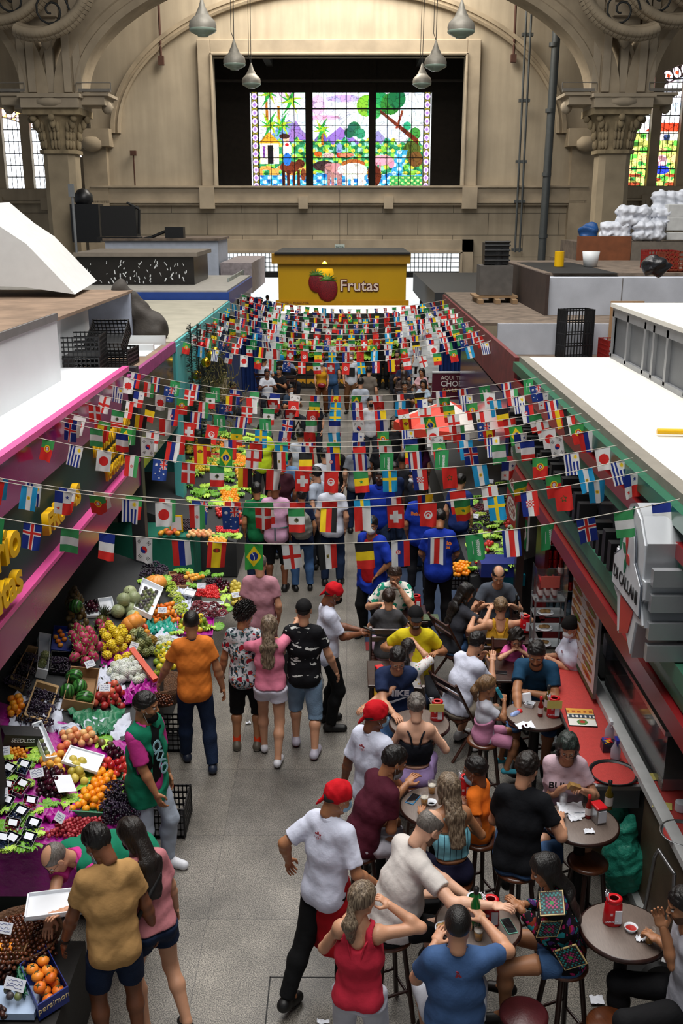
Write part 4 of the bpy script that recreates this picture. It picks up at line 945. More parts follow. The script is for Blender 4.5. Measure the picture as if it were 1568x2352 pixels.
# white curved duct hood
mb=MB();q=[WY(x,y,15.0)for x,y in((-60,470),(5,524),(60,560),(120,622),(172,676),(60,660),(-60,655))]
V0=[(p.x,15.0,p.z)for p in q];V1=[(p.x-.2,17.2,p.z+.05)for p in q];n=len(q)
mb.add(V0+V1,[tuple(range(n-1,-1,-1)),tuple(range(n,2*n))]+[(i,(i+1)%n,n+(i+1)%n,n+i)for i in range(n)],False)
T('duct_hood',mb,M('white_glossy',S('#e4e6e6'),.25,bump=0,var=.04),'white swooping sheet metal hood on the far left roof','duct')
mb=MB();mb.bb((-9,14.6,4.3),(-5.55,15.02,5.4));tag(mb.build('duct_opening',M('duct_dark',S('#20130f'),.7)),'dark mouth with grey rim at the left edge of the white hood','duct')
def crate(name,loc,d,rz,mat,label,group=None,rx=0,cat='crate',tilt=None):
 root=empty(name,loc,rz);root.rotation_euler[0]=rx;tag(root,label,cat,group);w_,l_,h_=d;mb=MB();t=.012
 for z in np.linspace(t,h_-t,5):
  for a,b,c,e in((-w_/2,-l_/2,w_,t),(-w_/2,l_/2-t,w_,t)):mb.bb((a,b,z-t/1.3),(a+c,b+e,z+t/1.3))
  for a in(-w_/2,w_/2-t):mb.bb((a,-l_/2,z-t/1.3),(a+t,l_/2,z+t/1.3))
 nx=9;ny=12
 for i in range(nx+1):
  x=-w_/2+w_*i/nx;
  for y in(-l_/2,l_/2-t):mb.bb((x-t/2,y,0),(x+t/2,y+t,h_))
 for i in range(ny+1):
  y=-l_/2+l_*i/ny
  for x in(-w_/2,w_/2-t):mb.bb((x,y-t/2,0),(x+t,y+t/2,h_))
 mb.build('lattice_sides',mat,root);mb=MB();mb.bb((-w_/2,-l_/2,0),(w_/2,l_/2,t));mb.build('base',mat,root)
 return root
bk=M('black_plastic',S('#141517'),.4,bump=0);rdp=M('red_plastic',S('#8a1c16'),.45,bump=0)
crate('plastic_crate',(-3.42,12.95,3.56),(.5,.62,.26),.05,bk,'lower black crate of the front stack on the plywood roof','black crates on the left roof')
crate('plastic_crate',(-3.42,12.97,3.82),(.5,.62,.26),.08,bk,'upper black crate of the front stack on the plywood roof','black crates on the left roof')
crate('plastic_crate',(-3.2,13.75,3.56),(.5,.6,.24),-.05,bk,'lower black crate standing behind the front stack','black crates on the left roof')
crate('plastic_crate',(-3.28,13.8,3.82),(.5,.6,.24),0,bk,'tilted black crate leaning on top of the rear stack','black crates on the left roof',rx=.45)
mb=MB();sh=SDF((-.7,-.4,-.1),(.5,.4,1.1),.03);sh.cap((-.35,0,.85),(.1,0,.15),.12,.3,.1);sh.cap((-.35,0,.85),(-.3,0,.1),.1,.2,.1);sh.wave(.03,14,3);sh.plane((0,0,0),(0,0,-1));V,F=sh.mesh()
o=link('draped_tarp',mesh_from('draped_tarp',V,F,M('dark_tarp',S('#3c3732'),.8,bump=.4,bs=20)));o.location=(-3.35,16.6,3.55);tag(o,'dark grey tarp draped over the far corner of the white cabin','tarp')
# left stall 3 : cream roof, turquoise post, tinsel, blue checks
r3=empty('juice_stall',(XL,20,0));tag(r3,'turquoise fronted left stall with cream roof and blue checked wall','market stall')
turq=M('turquoise',S('#58b3b4'),.5,var=.08)
PB(r3,'roof',(-9,16.2,3.5),(XL-.02,24.0,3.58),M('cream_roof',S('#aaa594'),.8,var=.15,vs=2));PB(r3,'fascia',(XL-.04,16.22,3.3),(XL+.02,24,3.56),turq);PB(r3,'post',(XL-.1,16.2,0),(XL+.04,16.5,3.5),turq)
PB(r3,'side_panel',(XL-.9,16.6,1.3),(XL-.02,16.65,3.3),turq);PB(r3,'rear_wall',(-6.4,16.2,0),(-6.3,24,3.5),turq);PB(r3,'upper_front',(XL-.06,16.5,2.4),(XL,22,3.35),turq)
mb=MB()
def checks(u,v):
 i=np.zeros(u.shape+(3,));i[:]=hexs('#b9cbc8');i[((np.floor(u*6)+np.floor(v*14))%2)==0]=hexs('#4f93b0');return i
paintm=M('printed',attr=True,rough=.45,bump=0)
o=raster('checked_tiles',(XL-1.4-r3.location.x,20.6-20,2.4),(1.35,0,0),(0,0,-2.4),24,56,checks,paintm,r3)
PB(r3,'menu_box',(XL+.02,18.9,2.1),(XL+.42,19.6,2.62),M('cream_box',S('#a99c80'),.6));
for i,s in enumerate(('CURVAS','SUCOS','TIDOS')):o=text(s,.12,.004,M('ink_dark',S('#55503f'),.6),frame((XL+.22,18.89,2.5-.14*i),(1,0,0),(0,0,1)));o.parent=r3;o.matrix_parent_inverse=Matrix.Translation(-r3.location)
tin=M('tinsel',S('#1c241e'),.5,var=.9,vs=60,bump=.3);TS=(('leftmost',436,17.2,2.3),('second',452,17.6,2.2),('third',474,18.6,1.6),('rightmost',492,19.4,1.3))
for nm,px,Y,ln in TS:
 mb=MB();q=WY(px,745,Y);rr=np.random.RandomState(int(px))
 for k in range(int(ln*170)):
  z=-ln*k/(ln*170);a=rr.uniform(0,6.28);mb.cyl((0.03*math.sin(z*3),0,z),(.03*math.sin(z*3)+.07*math.cos(a),.07*math.sin(a),z+rr.uniform(-.03,.03)),.005,n=3,caps=False)
 mb.cyl((0,0,0),(0,0,-ln),.012,n=5);o=T('tinsel_garland',mb,tin,nm+' of the four dark tinsel garlands on the turquoise front','garland','tinsel garlands on the turquoise stall');o.location=q
gold=M('gold_bauble',S('#c9a227'),.12,metal=.9,bump=0,var=0);redb=M('red_bauble',S('#b0141c'),.12,metal=.7,bump=0,var=0)
for i,(x,y,rr,m,s_)in enumerate(((462,796,.09,redb,'red foil bauble hanging between the tinsel garlands'),(494,806,.07,gold,'small topmost gold bauble on the turquoise stall'),(486,816,.09,gold,'gold bauble just below the topmost one'),(473,832,.09,gold,'gold bauble in the middle of the slanting row'),(452,862,.09,gold,'gold bauble fourth down the slanting row'),(437,884,.09,gold,'lowest gold bauble nearest the turquoise post'))):
 mb=MB();mb.sph((0,0,0),rr,14);mb.cyl((0,0,rr),(0,0,rr+.3),.004,n=4);o=T('bauble',mb,m,s_,'christmas bauble','baubles on the turquoise stall');o.location=WY(x,y,17.0+.2*i if i else 17.6)
mb=MB();mb.cyl((0,0,0),(0,.05,0),.26,n=24);o=T('round_sign',mb,black,'round dark sign under the cream menu box','sign');o.location=WY(489,848,18.8)
mb=MB();rr=np.random.RandomState(3)
for k in range(420):
 a=rr.normal(size=3)*.16;mb.cyl(tuple(a),tuple(a+rr.normal(size=3)*.05),.004,n=3,caps=False)
o=T('tinsel_tree',mb,M('gold_tinsel',S('#8f8454'),.3,metal=.5,var=.6,vs=50),'gold tinsel christmas tree beside the blue checked wall','christmas tree');o.scale=(1,1,3.0);o.location=WY(507,900,17.6)
# left stall 4 : blue band
r4=empty('blue_stall',(XL,26,0));tag(r4,'far left stall with a royal blue fascia band and pale roof','market stall')
blue=M('royal_blue',S('#123a86'),.4,bump=0);PB(r4,'roof',(-9,24.1,3.76),(XL-.05,30,3.8),M('pale_roof',S('#9b978f'),.7));PB(r4,'blue_band',(-9,24.05,3.46),(XL,24.12,3.76),blue);PB(r4,'blue_side',(XL-.06,24.1,3.46),(XL,30,3.76),blue)
PB(r4,'front_wall',(-9,24.2,3.0),(XL-.4,24.25,3.46),white);PB(r4,'side_wall',(XL-.45,24.3,0),(XL-.4,30,3.46),M('blue_curtain',S('#12306f'),.7,bump=.4,bs=5));PB(r4,'poster_side',(XL-.38,27,2.0),(XL-.34,33,3.9),M('poster_grey',S('#8d948f'),.5,var=.5,vs=3))
q0=WY(180,655,26);q1=WY(438,655,26);mb=MB();mb.bb((q0.x,26,3.8),(q1.x+.1,28.6,4.5));o=T('marble_counter',mb,M('black_marble',S('#1b1715'),.35,var=.2,vs=3,col2=S('#141210')),'black speckled marble box lying on the blue stall roof','counter')
mb=MB();mb.bb((q0.x-.05,25.9,4.5),(q1.x+.2,28.7,4.6));mb.build('top_slab',M('slab',S('#7a7166'),.7),o);rr=np.random.RandomState(2);mb=MB()
for k in range(70):x=rr.uniform(q0.x,q1.x);z=rr.uniform(3.85,4.4);mb.box((x,25.995,z),(rr.uniform(.01,.03),.01,rr.uniform(.03,.12)),ry=rr.uniform(-.8,.8))
o2=mb.build('white_flecks',white,o);o2['kind']='stuff'
mb=MB();mb.bb((-7.3,31,3.0),(-3.9,33.5,4.75));o=T('roof_block',mb,M('pale_blue_panel',S('#a9b0bd'),.6,var=.1),'pale grey panelled block behind the black marble box','roof unit');mb=MB();mb.bb((-7.35,30.9,4.75),(-3.85,33.6,4.82));mb.build('top',dusty,o)
mb=MB();mb.bb((-3.85,31,3.2),(-2.9,36,4.1));T('grated_panel',mb,M('pinkish_panel',S('#8f8587'),.5,var=.3,vs=8),'pale corrugated panel beside the left end of the doorway','panel')
mb=MB();mb.bb((-.6,-.3,.12),(.45,.3,1.0));mb.bb((-.75,-.35,0),(.5,.35,.1));mb.tube([(.5,-.2,.2),(.55,-.2,.9),(.2,-.25,1.1)],.04,6);o=T('compressor_box',mb,black,'black air compressor standing on the pale left block','machine');o.location=WY(285,552,31.3)
mb=MB();mb.tube([(-.9,0,-.1),(-.4,0,.0),(.1,0,.2),(.5,0,.25)],.05,6);mb.bb((.05,-.2,-.05),(.6,.2,.3));o=T('motor',mb,bk,'small black motor with a bent pipe on the pale left block','machine');o.location=WY(378,545,31.3)
mb=MB();mb.bb((-.5,-.4,0),(.5,.4,1.3));mb.sph((-.1,0,1.5),.35,10);o=T('fan_housing',mb,bk,'black cabinet with a round fan behind the left column','machine');o.location=WY(205,556,37)
mb=MB();mb.bb((-11,29,3.3),(-7,34,3.95));mb.bb((-9,27,3.8),(-6.9,29,4.25));T('service_platform',mb,dusty,'cluttered dusty platform at the foot of the left column','platform')
mb=MB();mb.cyl((0,0,0),(0,0,1.5),.035,n=6);mb.bb((-.08,-.05,1.4),(.05,.05,1.7));o=T('antenna_pole',mb,greym,'thin metal pole with a white box beside the black marble box','pole');o.location=WY(176,585,26)
# right side
r5=empty('pizza_stall',(XR,6,0));tag(r5,'nearest right stall with red and green fascia and white roof','market stall')
redp=M('red_panel',S('#8e1d22'),.3,var=.12,vs=1,bump=0,coat=.3);grn=M('green_gutter',S('#1c6248'),.35,var=.15,vs=1,bump=0,coat=.2);grn2=M('green_strip',S('#3f7a60'),.4,var=.15,bump=0)
PB(r5,'roof',(XR+.12,2,3.7),(9,13.3,3.74),whiter);PB(r5,'grey_gutter',(XR+.02,2,3.68),(XR+.14,13.3,3.75),M('gutter_grey',S('#857f74'),.6));PB(r5,'green_gutter',(XR-.06,2,3.56),(XR+.02,13.3,3.68),grn)
PB(r5,'black_gap',(XR,2,3.46),(XR+.06,13.3,3.56),black);PB(r5,'red_band',(XR-.06,2,3.36),(XR+.02,13.2,3.47),redp);PB(r5,'green_rail',(XR-.03,2,3.24),(XR+.04,13.2,3.34),grn2)
PB(r5,'dark_glass',(XR+.05,2,2.62),(XR+.07,13.2,3.24),M('dark_glass',S('#3a3c44'),.12,coat=.5,bump=0,var=.2,vs=1));PB(r5,'green_strip_lower',(XR-.03,2,2.5),(XR+.05,13.2,2.64),grn2);PB(r5,'green_lower',(XR-.02,2,2.38),(XR+.06,13.2,2.5),grn);PB(r5,'red_lower_band',(XR-.07,2,2.2),(XR+.02,13.4,2.36),redp)
PB(r5,'rear_wall',(5.6,2,0),(5.7,12.9,3.6),M('bar_wall',S('#39454c'),.5));PB(r5,'end_wall',(3.4,12.8,0),(5.6,12.9,3.6),black);PB(r5,'post',(XR+.0,12.6,0),(XR+.1,12.75,2.2),dwood)
for i in range(34):
 y=6.9+i*.19;s_=.8
 if i in(8,9):continue
 PB(r5,'lamp_housing',(XR-.13,y,2.78),(XR+.03,y+.1,2.98+.04*(i%3)),bk)
# glazed white roof box
r6=empty('roof_lantern',(3.5,11,3.74));tag(r6,'grey glazed box with a cream lid on the nearest right roof','roof unit')
PB(r6,'lid',(3.45,5,4.4),(9,13.3,4.45),whiter);gp=M('grey_pane',S('#5d6064'),.5,var=.2,vs=2);PB(r6,'pane',(3.52,5,3.8),(3.56,13.2,4.36),gp);PB(r6,'end_pane',(3.5,13.2,3.76),(9,13.25,4.36),gp)
gfr=M('grey_frame',S('#8f9194'),.4,metal=.3,bump=0);PB(r6,'top_rail',(3.48,5,4.28),(3.58,13.28,4.4),gfr);PB(r6,'bottom_rail',(3.48,5,3.74),(3.58,13.28,3.8),gfr)
for y in(13.2,12.5,11.75,11.4,10.9,10.2,9.3,8.4):PB(r6,'stile',(3.48,y,3.76),(3.58,y+.07,4.36),gfr)
mb=MB();mb.cyl((0,0,.02),(1.4,-.1,.02),.025,n=8);o=T('yellow_pole',mb,yellow,'yellow pole lying on the right white roof','pole');o.location=WP(1508,996,(0,0,1),3.76)
r7=empty('white_stall',(XR,16,0));tag(r7,'second right stall with stained white panels and littered brown roof','market stall')
PB(r7,'lower_roof',(XR+.05,13.35,3.2),(9,17.2,3.24),dusty)
PB(r7,'white_front',(XR+.3,17.2,3.1),(9,17.26,3.76),M('stained_panel',S('#b9bdc6'),.6,var=.15,vs=2));PB(r7,'brown_roof',(XR+.02,17.26,3.72),(9,24,3.77),dusty);PB(r7,'fascia',(XR-.02,13.4,3.1),(XR+.04,24,3.72),M('maroon_fascia',S('#6e2b2b'),.6,var=.3))
PB(r7,'window_band',(XR-.0,14,2.2),(XR+.05,20,3.05),M('blue_neon_glass',S('#28306a'),.15,var=.5,vs=3,coat=.5,bump=0));PB(r7,'rear_wall',(5.6,13,0),(5.7,24,3.1),black)
mb=MB();mb.bb((3.66,18.6,3.77),(9,24,4.44));o=T('roof_wall_box',mb,M('stained_panel'),'tall stained white panelled box on the second right roof','roof unit')
mb=MB();mb.bb((3.6,18.5,3.77),(3.66,24,4.5));mb.build('brown_side',M('brown_side',S('#3b2c26'),.7,var=.3,vs=3),o);mb=MB();mb.bb((3.66,19.0,4.45),(9,24,4.5));mb.build('dusty_top',dusty,o);mb=MB();mb.bb((3.8,18.9,4.5),(5.0,23,4.503));mb.build('open_well',black,o)
mb=MB()
for x in(5.0,6.9):mb.bb((x,18.59,3.78),(x+.015,18.6,4.43))
mb.build('seam',M('seam'),o)
crate('plastic_crate',(3.82,16.9,3.24),(.52,.32,.8),.3,bk,'tall black lattice crate standing on end on the right roof');crate('plastic_crate',(4.6,16.7,3.24),(.7,.5,.33),.1,rdp,'single red crate beside the glazed roof box')
mb=MB();mb.bb((-.28,0,0),(.28,.04,.65));o=T('plywood_sheet',mb,M('ply_light',S('#a5835f'),.8),'small plywood sheet leaning on the white panels','panel');o.location=(4.72,17.1,3.5)
q=W(1150,692,3.775)-Vector((.16,0,0));root=empty('compressor_unit',q);tag(root,'black compressor sitting on a grey stone block and pallet','machine')
mb=MB();mb.bb((-.34,-.3,.15),(.34,.3,.75));mb.build('stone_block',M('stone_grey',S('#57534f'),.8,var=.2),root);mb=MB();mb.bb((-.45,-.4,.1),(.45,.4,.14));[mb.bb((x,-.7,0),(x+.1,.4,.09))for x in(-.4,-.05,.3)];mb.build('pallet',M('pallet',S('#8a6f50'),.8),root)
mb=MB();mb.bb((-.25,-.22,.77),(.25,.22,1.2));mb.cyl((.05,-.1,.75),(.05,-.1,1.1),.14,n=12);[mb.tube([(-.26,-.24,z),(.26,-.24,z),(.26,.24,z)],.02,5)for z in(.85,.95,1.05,1.15,1.22)];mb.build('motor',bk,root)
mb=MB();mb.bb((WY(1325,575,26.1).x,26.1,4.4),(WY(1448,575,26.1).x,26.2,WY(1325,543,26.1).z));T('wood_partition',mb,M('orange_ply',S('#7a4526'),.7,var=.25,vs=4),'orange brown plywood partition at the foot of the right column','partition')
mb=MB();mb.bb((WY(1449,575,26.1).x,26.1,4.4),(14,26.2,WY(1448,555,26.1).z));T('grey_partition',mb,M('grey_ply',S('#6e665c'),.8,var=.2),'grey brown partition carrying the foam boxes','partition')
mb=MB();mb.bb((WY(1327,575,26.2).x,26.2,4.4),(14,28.4,WY(1448,556,26.1).z));T('storage_platform',mb,dusty,'dusty storage deck behind the wooden partitions, under the foam bundles','platform')
mb=MB();mb.bb((5.6,24.02,4.2),(14,28.5,4.4));tag(mb.build('mezzanine_deck',dusty),'dusty upper deck behind the right stalls','platform')
foam=M('foam_white',S('#d5d9e2'),.5,bump=.3,bs=12)
def bundle(x,y,Y,w_,h_,lab,seed):
 s_=SDF((-w_/2-.1,-.35,-.05),(w_/2+.1,.35,h_+.1),.035)
 for i in range(3):
  for j in range(2):s_.ell(((i-1)*w_/3.3,0,h_*(.27+.46*j)),(w_/4.4,.26,h_/3.2),.07)
 s_.wave(.022,34,seed);V,F=s_.mesh();o=link('bagged_boxes',mesh_from('b',V,F,foam));tag(o,lab,'bag','plastic wrapped foam boxes on the right partition');o.location=WY(x,y,Y)
bundle(1410,552,26.6,.75,.45,'wrapped foam bundle alone at the left end of the pile',1);bundle(1452,520,26.6,.85,.5,'wrapped foam bundle leaning upper left of the pile',2);bundle(1488,552,26.5,.8,.48,'wrapped foam bundle low in the middle of the pile',3);bundle(1508,525,26.7,.7,.5,'wrapped foam bundle in the middle row of the pile',4);bundle(1535,495,26.9,.9,.6,'topmost wrapped foam bundle behind the lettered boxes',5)
for i,(y0,lab)in enumerate(((552,'lowest'),(530,'middle'),(500,'top'))):
 q=WY(1530 if i<2 else 1532,y0,26.45);mb=MB();mb.bb((0,0,0),(1.5,.5,.33 if i else .2));o=T('foam_box',mb,M('foam_box',S('#c9cac8'),.6),lab+' white foam box of the stack, lettered in blue','box','lettered foam boxes');o.location=q;bevel(o,.02)
 t_=text('CERVEJA',.16,.003,M('blue_ink',S('#1c6f9c'),.5),frame((.75,-.005,.16 if i else .1),(1,0,0),(0,0,1)));t_.parent=o
crate('plastic_crate',W(1512,616,4.51),(.6,.5,.35),0,rdp,'dark red crate standing on the tall right roof');crate('plastic_crate',W(1562,622,4.51),(.8,.5,.35),0,M('orange_plastic',S('#7a3016'),.5),'orange brown crate at the right edge of the tall roof')
mb=MB();mb.cyl((0,0,0),(0,0,.3),.1,n=12);o=T('yellow_can',mb,yellow,'upright yellow can on the rim of the open roof well','can');o.location=W(1283,612,4.51)
mb=MB();mb.lathe([(.0,0),(.14,0),(.18,.3),(0,.3)],n=14);o=T('white_tub',mb,white,'white plastic tub on the tall right roof','tub');o.location=W(1355,612,4.51)
s_=SDF((-.3,-.3,-.1),(.3,.3,.4),.03);s_.ell((0,0,.12),(.22,.2,.16),0);s_.wave(.03,25,2);V,F=s_.mesh();o=link('rubbish_bag',mesh_from('rb',V,F,M('bag_black',S('#1c1d20'),.25,bump=.4,bs=15)));o.location=W(1503,628,4.62);tag(o,'crumpled black bag in front of the red crate','bag')
s_=SDF((-.4,-.3,-.1),(.4,.3,.6),.03);s_.ell((0,0,.22),(.26,.2,.24),0);s_.wave(.03,20,5);V,F=s_.mesh();o=link('tarp_bundle',mesh_from('tb',V,F,M('bag_blue',S('#1f4f8a'),.5,bump=.4,bs=15)));o.location=(WY(1352,545,27.2).x,27.2,WY(1448,556,26.1).z);tag(o,'blue tarp bundle left of the right column','tarp')
# AQUI TEM CHOPP sign, blue curtains, kiosk
q=WY(1028,882,21.5);root=empty('banner_sign',q);tag(root,'maroon banner reading AQUI TEM CHOPP on the right','sign');mb=MB();mb.bb((-.34,0,-.34),(.5,.03,.26));mb.build('panel',M('maroon_banner',S('#4e1226'),.5),root);mb=MB();mb.bb((-.34,-.02,.24),(.52,.05,.27));mb.build('rail',white,root)
for s,z,sz,c in(('AQUI TEM',.13,.12,'#d9d3c6'),('CHOPP',.0,.17,'#e9e7e4'),('DA UMA',-.14,.12,'#c9a86a')):text(s,sz,.004,M('ink_'+c[1:],S(c),.5),frame((.12,-.005,z),(1,0,0),(0,0,1)),root)
curt=M('blue_curtain');mb=MB()
def curtain(x0,y0,x1,y1,z0,z1,label):
 mb=MB();n=30
 for i in range(n):
  a,b=i/n,(i+1)/n;f=lambda t:(x0+(x1-x0)*t+.06*math.sin(t*40)*(y1!=y0),y0+(y1-y0)*t+.06*math.sin(t*40)*(x1!=x0))
  p,q_=f(a),f(b);mb.quad((p[0],p[1],z0),(q_[0],q_[1],z0),(q_[0],q_[1],z1),(p[0],p[1],z1));mb.quad((p[0]+.02,p[1]+.02,z0),(p[0]+.02,p[1]+.02,z1),(q_[0]+.02,q_[1]+.02,z1),(q_[0]+.02,q_[1]+.02,z0))
 T('curtain',mb,curt,label,'curtain')
curtain(-3.6,32,-2.75,32,0,3.0,'blue curtain hanging left of the far tables');curtain(2.85,31,3.6,31,0,3.0,'blue curtain hanging right of the far tables')
rk=empty('fruit_kiosk',(0,34,0));tag(rk,'yellow fruit kiosk at the end of the aisle with a Frutas sign board','kiosk')
ky=M('kiosk_yellow',S('#c99a00'),.4,var=.06,vs=1,bump=0);k0=WY(640,700,33.9);k1=WY(933,605,33.9)
PB(rk,'sign_board',(k0.x,33.9,k0.z),(k1.x,34.0,k1.z),ky);PB(rk,'cornice',(k0.x-.2,33.7,k1.z),(k1.x+.12,34.1,k1.z+.32),M('kiosk_yellow_deep',S('#a87a00'),.5));PB(rk,'roof',(k0.x-.1,33.6,k1.z+.3),(k1.x+.1,38,k1.z+.36),black)
PB(rk,'lower_rail',(k0.x-.1,33.86,k0.z-.02),(k1.x+.1,34.05,k0.z+.14),M('kiosk_yellow_rail',S('#c98f00'),.4));PB(rk,'lit_soffit',(k0.x,34.1,k0.z-.3),(k1.x,37,k0.z-.25),M('soffit_light',(1,1,.95),.5,emit=2.2,var=0,bump=0));PB(rk,'rear_wall',(k0.x,37.5,0),(k1.x,37.6,4),black)
def child_txt(root,*a,**k):o=text(*a,**k);o.parent=root;o.matrix_parent_inverse=Matrix.Translation(-root.location);return o
fq=WY(825,657,33.85);M_out=M('sign_maroon',S('#5a1420'),.5);M_in=M('sign_cream',S('#f0d9c8'),.5)
child_txt(rk,'Frutas',.52,.008,M_out,frame((fq.x,33.87,fq.z),(1,0,0),(0,0,1)),off=.025);child_txt(rk,'Frutas',.52,.012,M_in,frame((fq.x,33.86,fq.z),(1,0,0),(0,0,1)),off=.004)
fq=WY(660,696,33.8);child_txt(rk,'Bruno C. Frutas LTDA',.1,.003,M_out,frame((fq.x+.25,33.84,fq.z),(1,0,0),(0,0,1)))
for(x,y,s_)in((727,648,.34),(752,664,.42)):
 q=WY(x,y,33.85)-rk.location;mb=MB();mb.sph((q.x,q.y,q.z),s_,18,(.8,.12,1.0));mb.build('strawberry_print',M('berry_print',S('#8f1220'),.5,var=.5,vs=40,col2=S('#5a0a14')),rk);mb=MB();[mb.cyl((q.x,q.y-.02,q.z+s_*.75),(q.x+s_*.75*math.cos(a),q.y-.03,q.z+s_*.75+s_*.5*math.sin(a)),.05,.005,5)for a in np.linspace(-.2,3.3,8)];mb.build('leaf_print',M('leaf_print',S('#4f7a2c'),.6),rk)
lt=bpy.data.lights.new('kiosk_spot','SPOT');lt.energy=14;lt.color=(1,.9,.5);lt.spot_size=1.2;o=bpy.data.objects.new('kiosk_spot',lt);C.objects.link(o);qq=WY(745,600,33.6);o.location=qq;o.rotation_euler=(R(50),0,0)
# beyond right doorway
mb=MB();mb.bb((XR+.3,30,2.6),(6,40,3.3));T('far_right_stall',mb,M('dark_stall',S('#26282a'),.6),'dark far stall roof right of the yellow kiosk','market stall')
# DI CALLANI sign : stepped silver box letter-shield facing the aisle
q=WX(1447,1335,2.02);root=empty('shield_sign',q);tag(root,'large silver shield sign reading DI CALLANI on the right fascia','sign')
pts=[(-.62,.0),(-.62,.22),(-.52,.22),(-.5,.62),(-.25,.86),(.0,.94),(.25,.86),(.42,.62),(.44,.22),(.62,.22),(.62,.0),(.52,-.06),(.6,-.3),(.42,-.36),(.3,-.78),(.0,-.6),(-.3,-.82),(-.42,-.36),(-.66,-.3),(-.54,-.06)]
pts=[(y*.62,z*.62)for y,z in pts]
mb=MB();mb.prism(pts,0,.34,lambda y,z,x:(x,y,z));mb.build('silver_casing',M('brushed_silver',S('#b4b7bb'),.35,metal=.6,var=.12,vs=2,bump=0),root)
mb=MB();mb.prism([(y*.94,z*.95)for y,z in pts],-.012,.0,lambda y,z,x:(x,y,z));mb.build('white_face',M('sign_white',S('#d9dde2'),.35,bump=0),root)
def flat(pp,x,mat,name):mb=MB();mb.prism(pp,x-.006,x,lambda y,z,xx:(xx,y,z));return mb.build(name,mat,root)
cg=M('sign_green',S('#0f7a52'),.4,bump=0);cr=M('sign_red',S('#c23a34'),.4,bump=0);cgr=M('sign_grey',S('#5d6470'),.5,bump=0)
flat([(.0,.56),(.26,.36),(.27,.16),(.12,.14),(.05,.3)],-.014,cg,'green_field');flat([(.14,-.16),(-.18,-.16),(-.1,-.36),(.1,-.44)],-.014,cr,'red_field')
flat([(math.cos(t)*.17,.2+math.sin(t)*.24)for t in np.linspace(0,math.pi,16)]+[(-.34,.1),(-.36,-.14),(.36,-.14),(.34,.1)],-.02,cgr,'badge_border');flat([(math.cos(t)*.155,.19+math.sin(t)*.23)for t in np.linspace(0,math.pi,16)]+[(-.33,.085),(-.345,-.125),(.345,-.125),(.33,.085)],-.028,M('sign_white'),'badge')
def leaf(c,a,L,w_,m):flat([(c[0]+math.cos(a)*t*L-math.sin(a)*w_*math.sin(math.pi*t),c[1]+math.sin(a)*t*L+math.cos(a)*w_*math.sin(math.pi*t))for t in np.linspace(0,1,9)]+[(c[0]+math.cos(a)*t*L+math.sin(a)*w_*math.sin(math.pi*t),c[1]+math.sin(a)*t*L-math.cos(a)*w_*math.sin(math.pi*t))for t in np.linspace(1,0,9)[1:-1]],-.034,m,'leaf')
for a,L,w_,m in((80,.22,.025,cr),(215,.1,.035,cr),(25,.12,.035,cg),(-80,.16,.025,cg)):leaf((0.02,.2),R(180-a)if False else R(a),L,w_,m)
text('DI CALLANI',.135,.004,M('sign_black',S('#15171a'),.5),frame((-.036,0,-.02),(0,-1,0),(0,0,1)),root,sx=.86)
mb=MB()
for z in(.18,.0,-.2,-.36):mb.box((.2,-.41+.02*z,z),(.36,.06,.12));
mb.build('silver_step',M('brushed_silver'),root)
